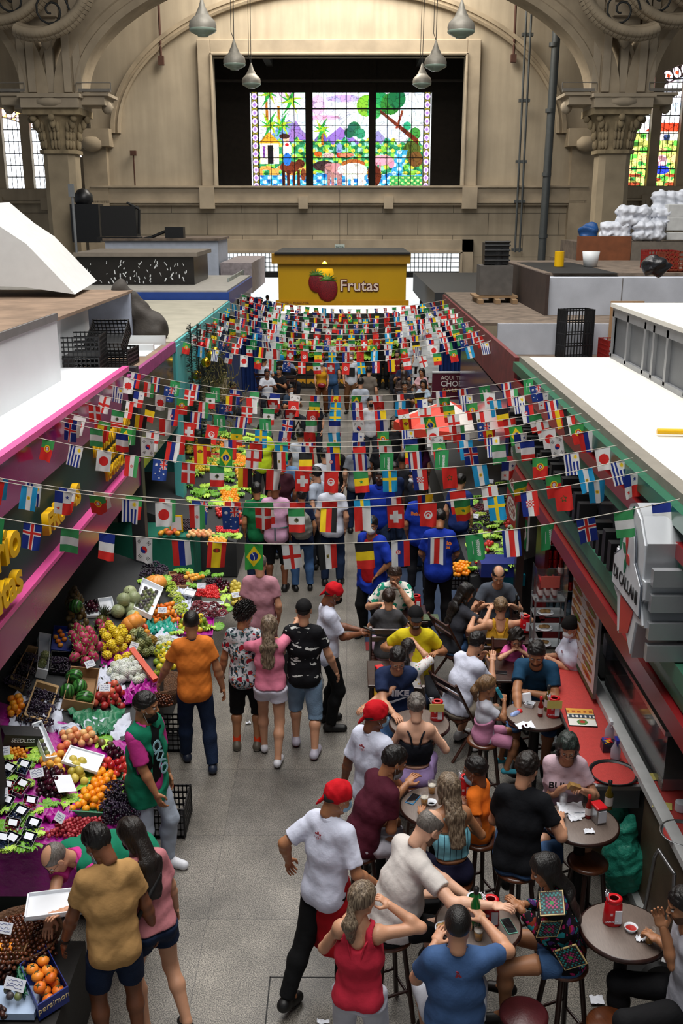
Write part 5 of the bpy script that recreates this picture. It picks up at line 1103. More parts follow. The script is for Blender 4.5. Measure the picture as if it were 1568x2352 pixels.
# ---------------- produce ----------------
def PL(px,py,side=-1,dz=0): # sloping display surface, rising away from the aisle
 if side<0:return WP(px,py,(.36,0,1),.62+.36*-1.8+dz) # z = .62 + .36*(-1.8 - x)
 return WP(px,py,(-.36,0,1),.66-.36*1.75+dz)
def fm(nm,c,c2,**k):return M('fruit_'+nm,S(c),k.pop('rough',.38),col2=S(c2),vs=k.pop('vs',7),bump=k.pop('bump',.05),bs=60,rnd=.5,sss=.05,**k)
KM={}
def fruit_mesh(kind):
 if kind in KM:return KM[kind]
 mb=MB();mats=None;r=np.random.RandomState(sum(map(ord,kind)))
 def ball(rad,sc=(1,1,1),n=14,stem=None,m=None):
  mb.i=0;mb.sph((0,0,0),rad,n,sc)
  if stem:mb.i=1;mb.cyl((0,0,rad*sc[2]*.93),(rad*.08,0,rad*sc[2]*1.12),rad*.07,rad*.05,6)
 st=M('fruit_stem',S('#4a4a22'),.8,bump=0)
 G={'orange':(.034,(1,1,.95),'#f08a10','#f6a51e'),'tangerine':(.031,(1,1,.85),'#ee7a12','#f39a2c'),'plum':(.029,(1,1,1.02),'#1c0712','#4b1028'),'peach':(.036,(1,1,.97),'#d98a5a','#e8bd80'),'nectarine':(.037,(1,1,.97),'#b7272a','#e0754a'),
         'apricot':(.034,(1,1,1),'#e89a2a','#f0bb55'),'pomegranate':(.043,(1,1,.98),'#9c1f20','#c9654a'),'apple':(.036,(1,1,.92),'#a31520','#d6463c'),'mango':(.05,(.8,1.2,.75),'#e3a12a','#d2552a'),'pear':(.038,(1,1,1.2),'#b8a63a','#d9c45a'),
         'melon':(.085,(1,1,1),'#8f9a72','#a7b083'),'watermelon':(.078,(1,1.2,1),'#20461f','#3d7a35'),'pumpkin':(.13,(1,1,.75),'#e07f22','#ea9a44'),'lychee':(.017,(1,1,1.05),'#8a1a24','#b8404a'),'chestnut':(.017,(1,1,.75),'#3a1a10','#6b3820'),'kiwi':(.034,(1,1,1.25),'#4a3a20','#6b5a33'),
         'dragonfruit':(.052,(1,1,1.25),'#a31f4c','#c94a6a'),'yellow_dragonfruit':(.045,(1,1.3,1),'#e5c92c','#c4a81c'),'custard':(.048,(1,1,1),'#6a7040','#8f9460'),'netted':(.043,(1,1,1.15),'#dfe4dc','#b9c49c'),'persimmon':(.042,(1,1,.8),'#e2701a','#ef8f2a'),'caja':(.04,(1,1,.95),'#d8c32c','#7f9a2c'),
         'berry_grape':(.011,(1,1,1.1),'#201420','#3a2438'),'fig':(.026,(1,1,1.1),'#4a4448','#7a8450'),'strawberry':(.016,(1,1,1.3),'#c41420','#dd3434'),'date':(.02,(.8,1.3,.8),'#2a130c','#4c261a'),'lemon':(.034,(1,1.15,1),'#f0c41a','#f5d548'),'tomatillo':(.017,(1,1,1),'#e08a1c','#f0a83c'),'prune':(.015,(1,1.2,1),'#1c0f1a','#33202e'),'cherry':(.012,(1,1,1),'#3c0612','#6e1020')}
 rad,sc,c,c2=G[kind]
 ball(rad,sc,16 if rad>.045 else 12 if rad>.025 else 8,stem=kind in('plum','apple','pear','pumpkin','persimmon','orange','watermelon','melon','caja'))
 if kind in('pomegranate',):mb.i=1;mb.cyl((0,0,rad*.9),(0,0,rad*1.3),rad*.18,rad*.3,7)
 if kind=='dragonfruit':
  mb.i=1
  for k in range(16):a=k*2.4;z=-.8+1.6*k/16;q=Vector((math.cos(a)*math.sqrt(1-z*z),math.sin(a)*math.sqrt(1-z*z),z*1.25))*rad;mb.cyl(q*.9,q*1.15+Vector((0,0,.025)),.011,.001,5)
 if kind in('custard','yellow_dragonfruit'):
  for k in range(46):z=1-2*(k+.5)/46;a=k*2.4;q=Vector((math.cos(a)*math.sqrt(1-z*z)*sc[0],math.sin(a)*math.sqrt(1-z*z)*sc[1],z*sc[2]))*rad*.92;mb.sph(q,rad*.24,6)
 if kind in('netted',):
  mb.i=1
  for k in range(9):
   for s_ in(-1,1):
    pts=[Vector((math.cos(k*.7+s_*t*1.6)*math.sin(t),math.sin(k*.7+s_*t*1.6)*math.sin(t),math.cos(t)*1.15))*rad*1.05 for t in np.linspace(.25,2.9,8)];mb.tube(pts,.0028,3)
 if kind=='persimmon' or kind=='caja':mb.i=1;[mb.cyl((0,0,rad*sc[2]*.95),(rad*.5*math.cos(a),rad*.5*math.sin(a),rad*sc[2]*.9),.008,.002,4)for a in(0,1.57,3.14,4.7)]
 if kind=='pumpkin':
  mb.i=0;[mb.sph((.06*math.cos(a),.06*math.sin(a),0),.085,10,(1,1,1.05))for a in np.linspace(0,2*math.pi,9)[:-1]]
 m0=fm(kind,c,c2,vs={'watermelon':14,'mango':5,'peach':10,'apple':12}.get(kind,7),rough=.2 if kind in('plum','apple','cherry','chestnut','watermelon')else .42,bump=.25 if kind in('orange','lychee','lemon','melon')else .04)
 if kind=='watermelon' and 'wm' not in m0:
  m0['wm']=1;nt=m0.node_tree;wv=nt.nodes.new('ShaderNodeTexWave');wv.inputs['Scale'].default_value=9;wv.inputs['Distortion'].default_value=5;wv.bands_direction='X'
  tc=[x for x in nt.nodes if x.type=='TEX_COORD'][0];nt.links.new(tc.outputs['Object'],wv.inputs['Vector']);rp=[x for x in nt.nodes if x.type=='VALTORGB'][0];nt.links.new(wv.outputs['Fac'],rp.inputs[0])
 KM[kind]=(mb.me(kind,[m0,{'netted':M('foam_net',S('#e8ebe6'),.6,bump=0),'dragonfruit':M('scale_green',S('#7a9a4a'),.6,bump=0)}.get(kind,st)]),rad*max(sc[0],sc[1]),rad*sc[2]);return KM[kind]
FN={'berry_grape':'grape','yellow_dragonfruit':'pitaya','dragonfruit':'pitaya','netted':'custard_apple','custard':'sweetsop','caja':'yellow_fruit','tomatillo':'ground_cherry'}
def heap(kind,quad,label,side=-1,layers=1,dz=0,mound=.0,dens=.9,maxn=300,surf=None,jit=.12,group=None):
 """hex packed, then heaped, copies of one fruit inside a pixel quad lying on the display surface"""
 me,r_,rz=fruit_mesh(kind);Q=[(surf or(lambda x,y:PL(x,y,side,dz)))(*p)for p in quad];P=np.array([[q.x,q.y]for q in Q]);lo,hi=P.min(0),P.max(0)
 A=np.array([[q.x,q.y,1]for q in Q]);co,*_=np.linalg.lstsq(A,np.array([q.z for q in Q]),rcond=None)
 cen=P.mean(0)
 def inside(p,sh):
  pp=cen+(P-cen)*sh;s_=0;c_=True
  for i in range(len(pp)):
   a,b=pp[i],pp[(i+1)%len(pp)];cr_=(b[0]-a[0])*(p[1]-a[1])-(b[1]-a[1])*(p[0]-a[0])
   if abs(cr_)<1e-9:continue
   if s_==0:s_=1 if cr_>0 else-1
   elif(cr_>0)!=(s_>0):return False
  return True
 rs=np.random.RandomState(len(label)*7+int(abs(quad[0][0])));sp=2*r_*.98/dens;n=0;nm=FN.get(kind,kind)
 for L_ in range(layers):
  y=lo[1]+sp*.5*(L_%2);row=0
  while y<hi[1]:
   x=lo[0]+(row%2)*sp/2+sp*.33*(L_%2)
   while x<hi[0]:
    if inside((x,y),1-.24*L_)and n<maxn:
     xx,yy=x+rs.normal()*jit*r_,y+rs.normal()*jit*r_;z=co[0]*xx+co[1]*yy+co[2];d=math.hypot(xx-cen[0],yy-cen[1])/max((hi-lo).max()/2,.01)
     o=link(nm,me);o.location=(xx,yy,z+rz+L_*r_*1.45+mound*max(0,1-d*d)+rs.normal()*r_*.06);o.rotation_euler=tuple(rs.normal(0,.5,3)*(1,1,6));tag(o,label,nm.replace('_',' '),group or label)
     n+=1
    x+=sp
   y+=sp*.87;row+=1
 return n
def tray(quad,label,h,mat,name='tray',side=-1,dz=0,t=.012,cat=None,rim=True):
 Q=[PL(x,y,side,dz)for x,y in quad];c=sum(Q,Vector())/4;mb=MB();n=Vector((.36,0,1)).normalized()if side<0 else Vector((-.36,0,1)).normalized()
 for i in range(4):
  a,b=Q[i]-c,Q[(i+1)%4]-c;ai,bi=a*(1-t/max(a.length,.05)*1.5),b*(1-t/max(b.length,.05)*1.5);u=n*h
  mb.add([a,b,b+u,a+u,ai,bi,bi+u,ai+u],[(0,1,2,3),(5,4,7,6),(3,2,6,7),(1,0,4,5),(0,3,7,4),(2,1,5,6)],False)
 mb.quad(*[q-c+n*.006 for q in Q]);mb.quad(*[q-c-n*.004 for q in reversed(Q)])
 o=mb.build(name,mat);o.location=c;tag(o,label,cat or name.replace('_',' '));return o
GB={}
def grape_bunch(px,py,cname,label,side=-1,dz=.02,size=.11,group=None,n=70):
 c,c2={'black':('#17101c','#33263c'),'green':('#9db53a','#c8d470'),'red':('#5a1a24','#8a3a44')}[cname];key=(cname,round(size,2))
 if key not in GB:
  mb=MB();r=np.random.RandomState(3)
  for k in range(n):v=r.normal(size=3);v/=np.linalg.norm(v);rr=r.uniform(.7,1)**.5;mb.sph((v[0]*size*rr,v[1]*size*rr*.8,abs(v[2])*size*.62*rr),.0125,7)
  GB[key]=mb.me('grape_bunch',fm('grape_'+cname,c,c2,rough=.3))
 o=link('grape_bunch',GB[key]);o.location=PL(px,py,side,dz)if not isinstance(px,Vector)else px;o.rotation_euler=(0,0,rng.uniform(0,6));tag(o,label,'grapes',group or label);return o
LT={}
def lettuce(px,py,label='ruffled lettuce leaves lining the fruit display',side=-1,dz=.0,size=.09,loc=None,group='lettuce leaves between the trays'):
 k=rng.randint(0,4)
 if k not in LT:
  r=np.random.RandomState(k+20);V=[];F=[]
  for L_ in range(7):
   a0=r.uniform(0,6.28);nx,ny=7,14;b=len(V)
   for i in range(nx+1):
    for j in range(ny+1):
     rr=i/nx;a=a0+(j/ny-.5)*2.2;ru=.22*rr*rr*math.sin(j*2.1+L_)*r.uniform(.7,1.2);V.append((rr*math.cos(a)*(1+.1*math.sin(j*1.7)),rr*math.sin(a),.25+rr*.35+ru-.5*rr*rr))
   for i in range(nx):
    for j in range(ny):F.append((b+i*(ny+1)+j,b+(i+1)*(ny+1)+j,b+(i+1)*(ny+1)+j+1,b+i*(ny+1)+j+1))
  LT[k]=mesh_from('lettuce',np.array(V),np.array(F),fm('lettuce','#5f9a1e','#b5d850',vs=5,rough=.5))
 o=link('lettuce',LT[k]);p=loc or PL(px,py,side,dz);o.location=p;o.scale=(size,)*3;o.rotation_euler=(rng.uniform(-.3,.3),rng.uniform(-.3,.3),rng.uniform(0,6));tag(o,label,'lettuce',group);return o
def crumple(name,pts_px,label,mat,cat,side=-1,dz=.0,drop=0,nx=14,amp=.02,surf=None):
 """wrinkled sheet over a pixel quad"""
 Q=[(surf or(lambda x,y:PL(x,y,side,dz)))(*p)for p in pts_px];r=np.random.RandomState(int(sum(p[0]for p in pts_px))%999);V=[];F=[]
 for i in range(nx+1):
  for j in range(nx+1):
   u,v=i/nx,j/nx;p=Q[0]*(1-u)*(1-v)+Q[1]*u*(1-v)+Q[2]*u*v+Q[3]*(1-u)*v;V.append((p.x+r.normal()*amp*.4,p.y+r.normal()*amp*.4,p.z+r.normal()*amp+amp*math.sin(i*1.9+j)*.8-drop*max(0,v-.8)*5))
 for i in range(nx):
  for j in range(nx):F.append((i*(nx+1)+j,(i+1)*(nx+1)+j,(i+1)*(nx+1)+j+1,i*(nx+1)+j+1))
 o=link(name,mesh_from(name,np.array(V),np.array(F),mat));s_=o.modifiers.new('t','SOLIDIFY');s_.thickness=.003;tag(o,label,cat);return o
cardw=M('white_card',S('#dfe2ea'),.6,bump=0,var=.04);ink=M('blue_pen',S('#2b3f8c'),.6,bump=0)
def price(px,py,label,side=-1,dz=.1,w_=.11,h_=.075,tilt=50,rz=0,loc=None):
 p=loc or PL(px,py,side,dz);root=empty('price_card',p,rz);root.rotation_euler[0]=R(tilt-90)*-1*0+R(90-tilt)*-1;tag(root,label,'price card')
 mb=MB();mb.bb((-w_/2,-.001,0),(w_/2,.001,h_));mb.build('card',cardw,root);r=np.random.RandomState(int(px*3+py));mb=MB()
 for i in range(3):
  z=h_*(.78-.26*i);pts=[(-w_*.38+w_*.76*k/9,-.002,z+r.normal()*.005)for k in range(10)];mb.tube(pts,.0013,3)
 mb.build('handwriting',ink,root);return root
magc=M('magenta_tissue',S('#a5178c'),.35,bump=.6,bs=18,var=.25,vs=9);grc=M('green_tissue',S('#2a7350'),.4,bump=.6,bs=18,var=.25,vs=9);tealc=M('teal_tissue',S('#1f9a86'),.4,bump=.5,bs=18,var=.2);whc=M('white_paper',S('#c3c8d8'),.7,bump=.3,bs=10)
cardb=M('cardboard',S('#8d6a45'),.8,var=.15);kraft=M('light_wood',S('#a8885c'),.7,var=.2,vs=9);bluec=M('blue_carton',S('#1d2f7c'),.45,bump=0);whitetray=M('white_tray',S('#e2e6ec'),.35,bump=0,var=.03);wick=M('wicker',S('#5c3a1e'),.7,bump=.9,bs=70,var=.4,vs=30)
# display benches (magenta skirted)
def bench(name,x0,x1,y0,y1,side,label,skirt,zb=.02):
 mb=MB();f=(lambda x:.62+.36*(-1.8-x)-.012)if side<0 else(lambda x:.66+.36*(x-1.75)-.012)
 a,b=x0,x1;V=[(a,y0,zb),(b,y0,zb),(b,y1,zb),(a,y1,zb),(a,y0,f(a)),(b,y0,f(b)),(b,y1,f(b)),(a,y1,f(a))]
 mb.add(V,[(0,3,2,1),(4,5,6,7),(0,1,5,4),(1,2,6,5),(2,3,7,6),(3,0,4,7)],False);return T(name,mb,skirt,label,'display stand')
bench('display_stand',-3.9,-1.86,6.75,8.5,-1,'near fruit stand draped in magenta tissue',magc,.33)
mb=MB();mb.bb((-3.8,6.9,.03),(-2.0,8.4,.34));mb.build('base',M('base_dark',S('#14201c'),.7),[x for x in bpy.data.objects if x.name.startswith('display_stand')][-1])
bench('display_stand',-3.5,-2.02,8.5,12.9,-1,'long dark fruit stand behind the near one',M('stand_dark',S('#2a2c2e'),.7))
crumple('paper_sheet',((335,1440),(420,1440),(420,1480),(345,1490)),'white paper on the aisle edge by the orange shirted man',whc,'paper',dz=.0)
crumple('paper_sheet',((218,1538),(262,1535),(300,1600),(225,1600)),'white paper under the pomegranates and netted fruit',whc,'paper',dz=.0)
crumple('paper_sheet',((30,1595),(150,1605),(140,1680),(20,1680)),'white paper under the wooden crates of grapes',whc,'paper',dz=.0)
crumple('paper_sheet',((395,1350),(440,1350),(440,1420),(400,1420)),'white paper under the green grape cascade',whc,'paper',dz=.0)
bench('display_stand',-3.6,-1.75,14.9,23,-1,'far left fruit stand beyond the grey post',M('stand_dark',S('#2a2c2e'),.7))
bench('display_stand',1.75,3.6,13.2,22,1,'right fruit stand beyond the dining tables',M('stand_dark',S('#2a2c2e'),.7))
heap('orange',((232,1768),(272,1790),(238,1868),(165,1865)),'orange in the dense block of oranges beside the dark grapes',layers=2,dens=.98)
tray(((232,1760),(282,1786),(244,1880),(156,1874)),'green lined tray holding the block of oranges',.05,grc,'fruit_tray')
heap('plum',((80,1772),(150,1780),(160,1840),(90,1840)),'dark red plum in the pile beside the price card',layers=3,dens=1.0)
heap('apricot',((90,1745),(150,1745),(150,1785),(100,1785)),'orange apricot in the pile above the plums',layers=2)
heap('pear',((155,1755),(200,1762),(205,1805),(158,1805)),'yellow pear piled beside the white tray',layers=2)
heap('peach',((135,1688),(225,1692),(222,1722),(138,1720)),'pale peach in the pile under the white paper',layers=2)
heap('nectarine',((128,1722),(165,1726),(162,1755),(130,1752)),'red nectarine beside the white foam tray',layers=2)
heap('plum',((240,1722),(288,1738),(296,1762),(246,1750)),'black plum in the strip above the apples',layers=2)
heap('apple',((225,1752),(300,1760),(304,1805),(262,1795)),'red apple in the pile next to the green vest vendor',layers=2)
heap('kiwi',((228,1706),(262,1714),(262,1728),(230,1722)),'small brown kiwi behind the black plums')
heap('lychee',((150,1885),(250,1880),(235,1930),(95,1925)),'red lychee in the front row of the near stand',layers=2,dens=.95,maxn=230)
heap('tomatillo',((18,1722),(62,1726),(62,1748),(14,1744)),'tiny orange fruit in the leafy tray at the left edge',layers=2)
g=0
for(x,y)in((250,1818),(270,1812),(285,1826),(255,1838),(275,1842),(296,1840),(248,1858),(268,1862),(290,1860),(258,1878),(280,1880),(300,1872)):grape_bunch(x,y,'black','dark grape bunch in the pile right of the oranges',dz=.04)
for x,y,lab in((60,1758,'leftmost'),(12,1770,'edge')):pass
for i,(x,y)in enumerate(((115,1818+30),(178,1835),(196,1815),(206,1788),(212,1772),(60,1755),(30,1762),(82,1740),(78,1722),(10,1740),(240,1700),(235,1712),(300,1790),(304,1810),(285,1815),(300,1745),(60,1800),(40,1810),(20,1790),(55,1860),(30,1855),(80,1865),(60,1885),(85,1912),(50,1920),(20,1925),(75,1948),(45,1945),(15,1950),(0,1900),(0,1860),(100,1850),(140,1850),(160,1838),(228,1930))):lettuce(x,y,dz=.01,size=.075)
punnet=M('punnet_clear',(.75,.8,.85),.08,trans=.75,bump=0,var=0);labelm=M('punnet_label',S('#dfe3ee'),.5,bump=0)
def punnet_box(px,py,cname,label,rz=0,side=-1):
 p=PL(px,py,side,.02);root=empty('berry_punnet',p,rz);root.rotation_euler[1]=R(20)*(1 if side<0 else-1);root.rotation_euler[0]=R(14);tag(root,label,'punnet');mb=MB();r=np.random.RandomState(int(px))
 for k in range(70):mb.sph((r.uniform(-.05,.05),r.uniform(-.07,.07),r.uniform(.01,.035)),.0085,6)
 mb.build('berries',fm('berry_'+cname,*{'blue':('#12162c','#2a3556'),'red':('#5a0a18','#8f1a2a'),'white':('#7a6a60','#a8968a')}[cname]),root)
 mb=MB();w_,l_,h_=.058,.08,.045
 for a,b in(((-w_,-l_,0),(w_,-l_+.002,h_)),((-w_,l_-.002,0),(w_,l_,h_)),((-w_,-l_,0),(-w_+.002,l_,h_)),((w_-.002,-l_,0),(w_,l_,h_)),((-w_,-l_,0),(w_,l_,.002))):mb.bb(a,b)
 mb.build('clear_box',M('punnet_dark',S('#20242c'),.1,coat=.5,bump=0),root);mb=MB();mb.bb((-.03,.0,h_+.001),(.035,.06,h_+.003));mb.build('label_sticker',labelm,root)
for i,(x,y,c,l)in enumerate(((14,1775,'blue','blueberry punnet at the left edge, upper row'),(50,1768,'blue','upright blueberry punnet with a white label in the upper row'),(12,1815,'red','raspberry punnet at the left edge below the blueberries'),(46,1812,'red','raspberry punnet beside the plums'),(10,1850,'blue','blueberry punnet lower left by the price card'),(66,1852,'red','raspberry punnet in the middle of the magenta tissue'),(42,1875,'blue','open blueberry punnet on magenta tissue'),(72,1903,'blue','white labelled punnet below the middle of the tissue'),(24,1905,'red','raspberry punnet low on the magenta tissue'),(22,1938,'blue','blueberry punnet in the lowest row, left one'),(60,1936,'blue','blueberry punnet in the lowest row, right one'),(0,1938,'blue','blueberry punnet cut by the left frame edge'))):punnet_box(x,y,c,l,(i%3-1)*.2)
price(86,1786,'price card standing beside the dark plums',rz=.4);price(3,1832,'price card at the left frame edge',rz=.3);price(132,1888,'price card stuck above the lychees',rz=-.7);price(8,1735,'price card near the tiny orange fruit',rz=.3)
tray(((160,1715),(240,1738),(222,1778),(140,1752)),'empty white foam tray lying on the near stand',.02,whitetray,'foam_tray',dz=.1)
mb=MB();mb.bb((-.13,-.2,0),(.13,.2,.004));o=T('paper_sheet',mb,cardw,'blank white sheet beside the yellow pears','paper');o.location=PL(148,1800,-1,.12);o.rotation_euler=(.3,.25,.6);o.scale=(.6,.5,1)
tray(((70,1672),(92,1664),(128,1748),(102,1752)),'long white tray of round tubers leaning on the near stand',.05,whitetray,'foam_tray',dz=.06);heap('fig',((78,1680),(92,1676),(118,1738),(104,1744)),'pale brown tuber wrapped in plastic in the long white tray',dz=.07)
mb=MB();mb.bb((-.17,-.1,0),(.17,.1,.1));o=T('carton',mb,M('carton_black',S('#26262a'),.5),'black and white printed fruit carton at the back of the near stand','box');o.location=PL(45,1702,-1,.02);o.rotation_euler=(0,.3,.5);text('SEEDLESS',.05,.002,cardw,frame((0,-.102,.05),(1,0,0),(0,0,1))).parent=o
crumple('paper_sheet',((120,1668),(300,1640),(305,1700),(140,1690)),'white paper cloth between the two fruit stands',whc,'paper',dz=.005)
crumple('tissue_sheet',((155,1632),(288,1630),(250,1690),(200,1690)),'dark green tissue hanging under the pomegranates',grc,'tissue',dz=.03,amp=.025)
crumple('tissue_sheet',((60,1830),(190,1850),(160,1890),(50,1880)),'shiny magenta tissue below the plums',magc,'tissue',dz=.02,amp=.02)
# middle stand
heap('watermelon',((155,1562),(212,1565),(205,1628),(145,1620)),'striped watermelon in the cardboard box',jit=.05,dens=1.05);tray(((156,1552),(222,1558),(208,1642),(138,1630)),'open cardboard box of watermelons',.12,cardb,'cardboard_box')
heap('pomegranate',((222,1590),(280,1585),(282,1632),(215,1632)),'red pomegranate in the pile below the price card',layers=2);price(240,1588,'price card above the pomegranates',dz=.2)
heap('netted',((252,1540),(325,1520),(345,1570),(258,1580)),'custard apple wrapped in white foam net',layers=2,dens=.95)
crumple('tissue_sheet',((275,1590),(350,1560),(365,1590),(290,1620)),'bright magenta tissue in front of the netted fruit',magc,'tissue',dz=.03,amp=.03)
heap('dragonfruit',((165,1470),(222,1475),(232,1545),(170,1540)),'red dragon fruit in the round basket',layers=2,mound=.1);price(210,1532,'diamond turned price card on the dragon fruit',dz=.16,rz=.8)
heap('dragonfruit',((225,1430),(262,1440),(262,1470),(222,1470)),'red dragon fruit heaped behind the yellow ones')
heap('yellow_dragonfruit',((232,1455),(285,1460),(308,1525),(236,1525)),'yellow dragon fruit on magenta tissue',layers=2,mound=.06);crumple('tissue_sheet',((230,1450),(290,1455),(315,1530),(230,1530)),'magenta tissue under the yellow dragon fruit',magc,'tissue',dz=.0)
heap('custard',((295,1462),(345,1468),(355,1510),(300,1505)),'knobbly green sweetsop behind the orange price board',layers=2)
heap('kiwi',((158,1390),(185,1390),(205,1455),(155,1455)),'brown kiwi in the tall green netted pyramid',layers=4,mound=.15);heap('plum',((190,1395),(225,1390),(228,1410),(192,1412)),'red brown plum in the white tray by the post',layers=2)
tray(((186,1390),(236,1384),(236,1418),(188,1420)),'white foam tray of plums by the grey post',.03,whitetray,'foam_tray');tray(((222,1382),(255,1378),(262,1408),(230,1412)),'empty white foam box beside the plum tray',.05,whitetray,'foam_tray',dz=.03)
heap('melon',((278,1380),(315,1378),(318,1430),(272,1430)),'round pale green melon in the dark box',layers=2,dens=1.05)
heap('persimmon',((340,1402),(402,1396),(410,1432),(345,1436)),'orange persimmon in the teal tissue tray',layers=2);crumple('tissue_sheet',((330,1430),(405,1425),(410,1450),(345,1455)),'teal tissue edging the persimmon tray',tealc,'tissue',dz=.02,amp=.03)
heap('pumpkin',((285,1440),(315,1436),(320,1470),(295,1470)),'orange squash behind the pineapples',dens=1.1);heap('mango',((310,1430),(340,1432),(342,1462),(314,1462)),'orange mango beside the squashes',layers=2)
heap('caja',((352,1500),(400,1478),(402,1550),(362,1560)),'yellow and green fruit on the aisle edge of the stand',layers=2);heap('netted',((360,1480),(395,1470),(400,1510),(365,1515)),'fruit in white foam net near the orange polo shirt')
heap('chestnut',((350,1590),(398,1595),(396,1625),(352,1622)),'brown chestnut in the round basket behind the green vest vendor',layers=2)
q=PL(375,1612,-1,-.2);mb=MB();mb.lathe([(.0,0),(.19,0),(.26,.22),(.245,.22),(.18,.02),(0,.02)],n=26);o=T('wicker_basket',mb,wick,'round wicker basket of chestnuts by the orange shirted man','basket');o.location=q+Vector((0,0,.03))
heap('orange',((22,1605),(58,1605),(55,1655),(24,1655)),'orange in the small heap at the left frame edge',layers=2)
def wood_crate(quad,label,grapes):
 o=tray(quad,label,.1,kraft,'wooden_crate',t=.03);Q=[PL(x,y,-1,.05)for x,y in quad]
 s=0
 for i in range(4):
  for j in range(3):
   u,v=(i+.5)/4,(j+.5)/3;p=Q[0]*(1-u)*(1-v)+Q[1]*u*(1-v)+Q[2]*u*v+Q[3]*(1-u)*v;grape_bunch(p+Vector((0,0,.0)),0,'black',grapes,size=.09)
wood_crate(((78,1580),(130,1595),(102,1680),(48,1662)),'wooden crate of black grapes beside the watermelon box','black grape bunch in the wooden crate by the watermelons')
wood_crate(((60,1500),(82,1505),(52,1590),(18,1575)),'wooden crate of dark grapes tucked under the magenta band','black grape bunch in the crate under the magenta band')
tray(((122,1445),(170,1448),(160,1505),(114,1500)),'bright blue carton of orange loquats',.05,bluec,'carton');heap('tangerine',((128,1452),(155,1454),(148,1492),(122,1490)),'orange loquat in the blue carton',dens=.7)
tray(((114,1505),(162,1508),(158,1552),(112,1548)),'black lined box of dark berries below the blue carton',.06,M('black_bag',S('#101114'),.2,bump=.3),'box')
for x,y in((125,1520),(145,1522),(130,1538),(148,1540)):grape_bunch(x,y,'black','dark berry cluster in the black lined box',dz=.03,size=.08)
tray(((85,1470),(112,1475),(105,1560),(80,1555)),'upturned white carton left of the blue carton',.1,whitetray,'carton');heap('custard',((95,1510),(108,1512),(102,1545),(90,1542)),'green sweetsop in the white carton')
tray(((325,1336),(373,1358),(346,1424),(304,1404)),'white framed box of bagged brown tubers standing by the post',.06,whitetray,'box',dz=.12,t=.015);heap('fig',((330,1350),(364,1366),(342,1412),(312,1398)),'brown tuber in a clear bag in the white box',dz=.13,dens=.75)
mb=MB();mb.bb((-.28,-.03,0),(.28,.03,.05));o=T('price_board',mb,M('orange_board',S('#c9421a'),.4),'long orange strip lying across the fruit','price board');o.location=PL(330,1530,-1,.14);o.rotation_euler=(.2,.3,-.9)
def pineapple(px,py,label,rz=0,tilt=1.1):
 root=empty('pineapple',PL(px,py,-1,.07),rz);root.rotation_euler[0]=tilt;tag(root,label,'pineapple','pineapples on the long stand');mb=MB();mb.sph((0,0,0),.065,14,(1,1,1.35))
 for k in range(60):z=1-2*(k+.5)/60;a=k*2.4;q=Vector((math.cos(a)*math.sqrt(1-z*z),math.sin(a)*math.sqrt(1-z*z),z*1.35))*.063;mb.sph(q,.011,5)
 mb.build('body',fm('pineapple','#8a6a22','#5a5a2a'),root);mb=MB()
 for k in range(26):a=k*2.4;e=.2+.9*k/26;d=Vector((math.cos(a)*math.sin(e),math.sin(a)*math.sin(e),math.cos(e)));mb.cyl(Vector((0,0,.08)),Vector((0,0,.08))+d*.13,.012,.001,4)
 mb.build('crown',fm('pine_leaf','#3a4a34','#66785a'),root)
pineapple(302,1470,'pineapple lying before the orange squash',1.2);pineapple(232,1428,'pineapple at the top of the red dragon fruit',2.4,.5);pineapple(345,1470,'pineapple between the mangoes and the netted fruit',-1.0)
mb=MB();mb.sph((0,0,0),.08,14);o=T('watermelon',mb,fm('watermelon','#20461f','#3d7a35'),'small watermelon crowning the kiwi pyramid','watermelon');o.location=PL(174,1392,-1,.3)
# third cluster (strawberries, grapes)
q=PL(358,1338,-1,.1);o=link('pumpkin',fruit_mesh('pumpkin')[0]);o.location=q;tag(o,'large orange pumpkin behind the white framed box','pumpkin')
for x,y in((340,1305),(355,1300),(372,1308),(345,1318),(362,1318),(335,1322)):grape_bunch(x,y,'black','black grape bunch behind the pumpkin',dz=.06,size=.1)
for x,y in((395,1355),(402,1368),(410,1380),(418,1395),(408,1400),(392,1345),(420,1408)):grape_bunch(x,y,'green','green grape bunch in the cascade beside the strawberries',dz=.08,size=.085)
heap('strawberry',((455,1350),(500,1345),(505,1378),(450,1372)),'red strawberry in the big tray before the pink shirted man',layers=2,maxn=120)
for x,y in((455,1390),(470,1395),(490,1392),(505,1400),(470,1410),(490,1412),(510,1410),(450,1400)):grape_bunch(x,y,'red','bagged red grape bunch below the strawberries',dz=.05,size=.09)
tray(((440,1385),(512,1385),(515,1422),(450,1420)),'white tray under the bagged red grapes',.03,whitetray,'foam_tray')
heap('caja',((412,1425),(480,1430),(478,1455),(410,1450)),'green and yellow guava round the orange shirted man',layers=2);tray(((405,1418),(490,1424),(486,1465),(404,1462)),'magenta wrapped tray of small green guavas',.04,magc,'fruit_tray')
heap('cherry',((390,1325),(420,1320),(432,1345),(398,1345)),'dark cherry in the cardboard box',layers=2,maxn=150);tray(((385,1318),(425,1314),(445,1350),(395,1352)),'cardboard box of cherries',.04,cardb,'cardboard_box')
heap('prune',((470,1335),(500,1330),(512,1345),(478,1350)),'dark red plum in the back row by the black table',layers=2);heap('apricot',((425,1322),(470,1326),(468,1338),(430,1336)),'yellow fruit in the leafy back row',layers=1);heap('plum',((490,1330),(525,1345),(530,1370),(505,1362)),'dark plum in the clear punnets at the aisle side',layers=2)
tray(((424,1354),(450,1358),(444,1372),(420,1366)),'small white tray of cut yellow fruit',.02,whitetray,'foam_tray',dz=.06)
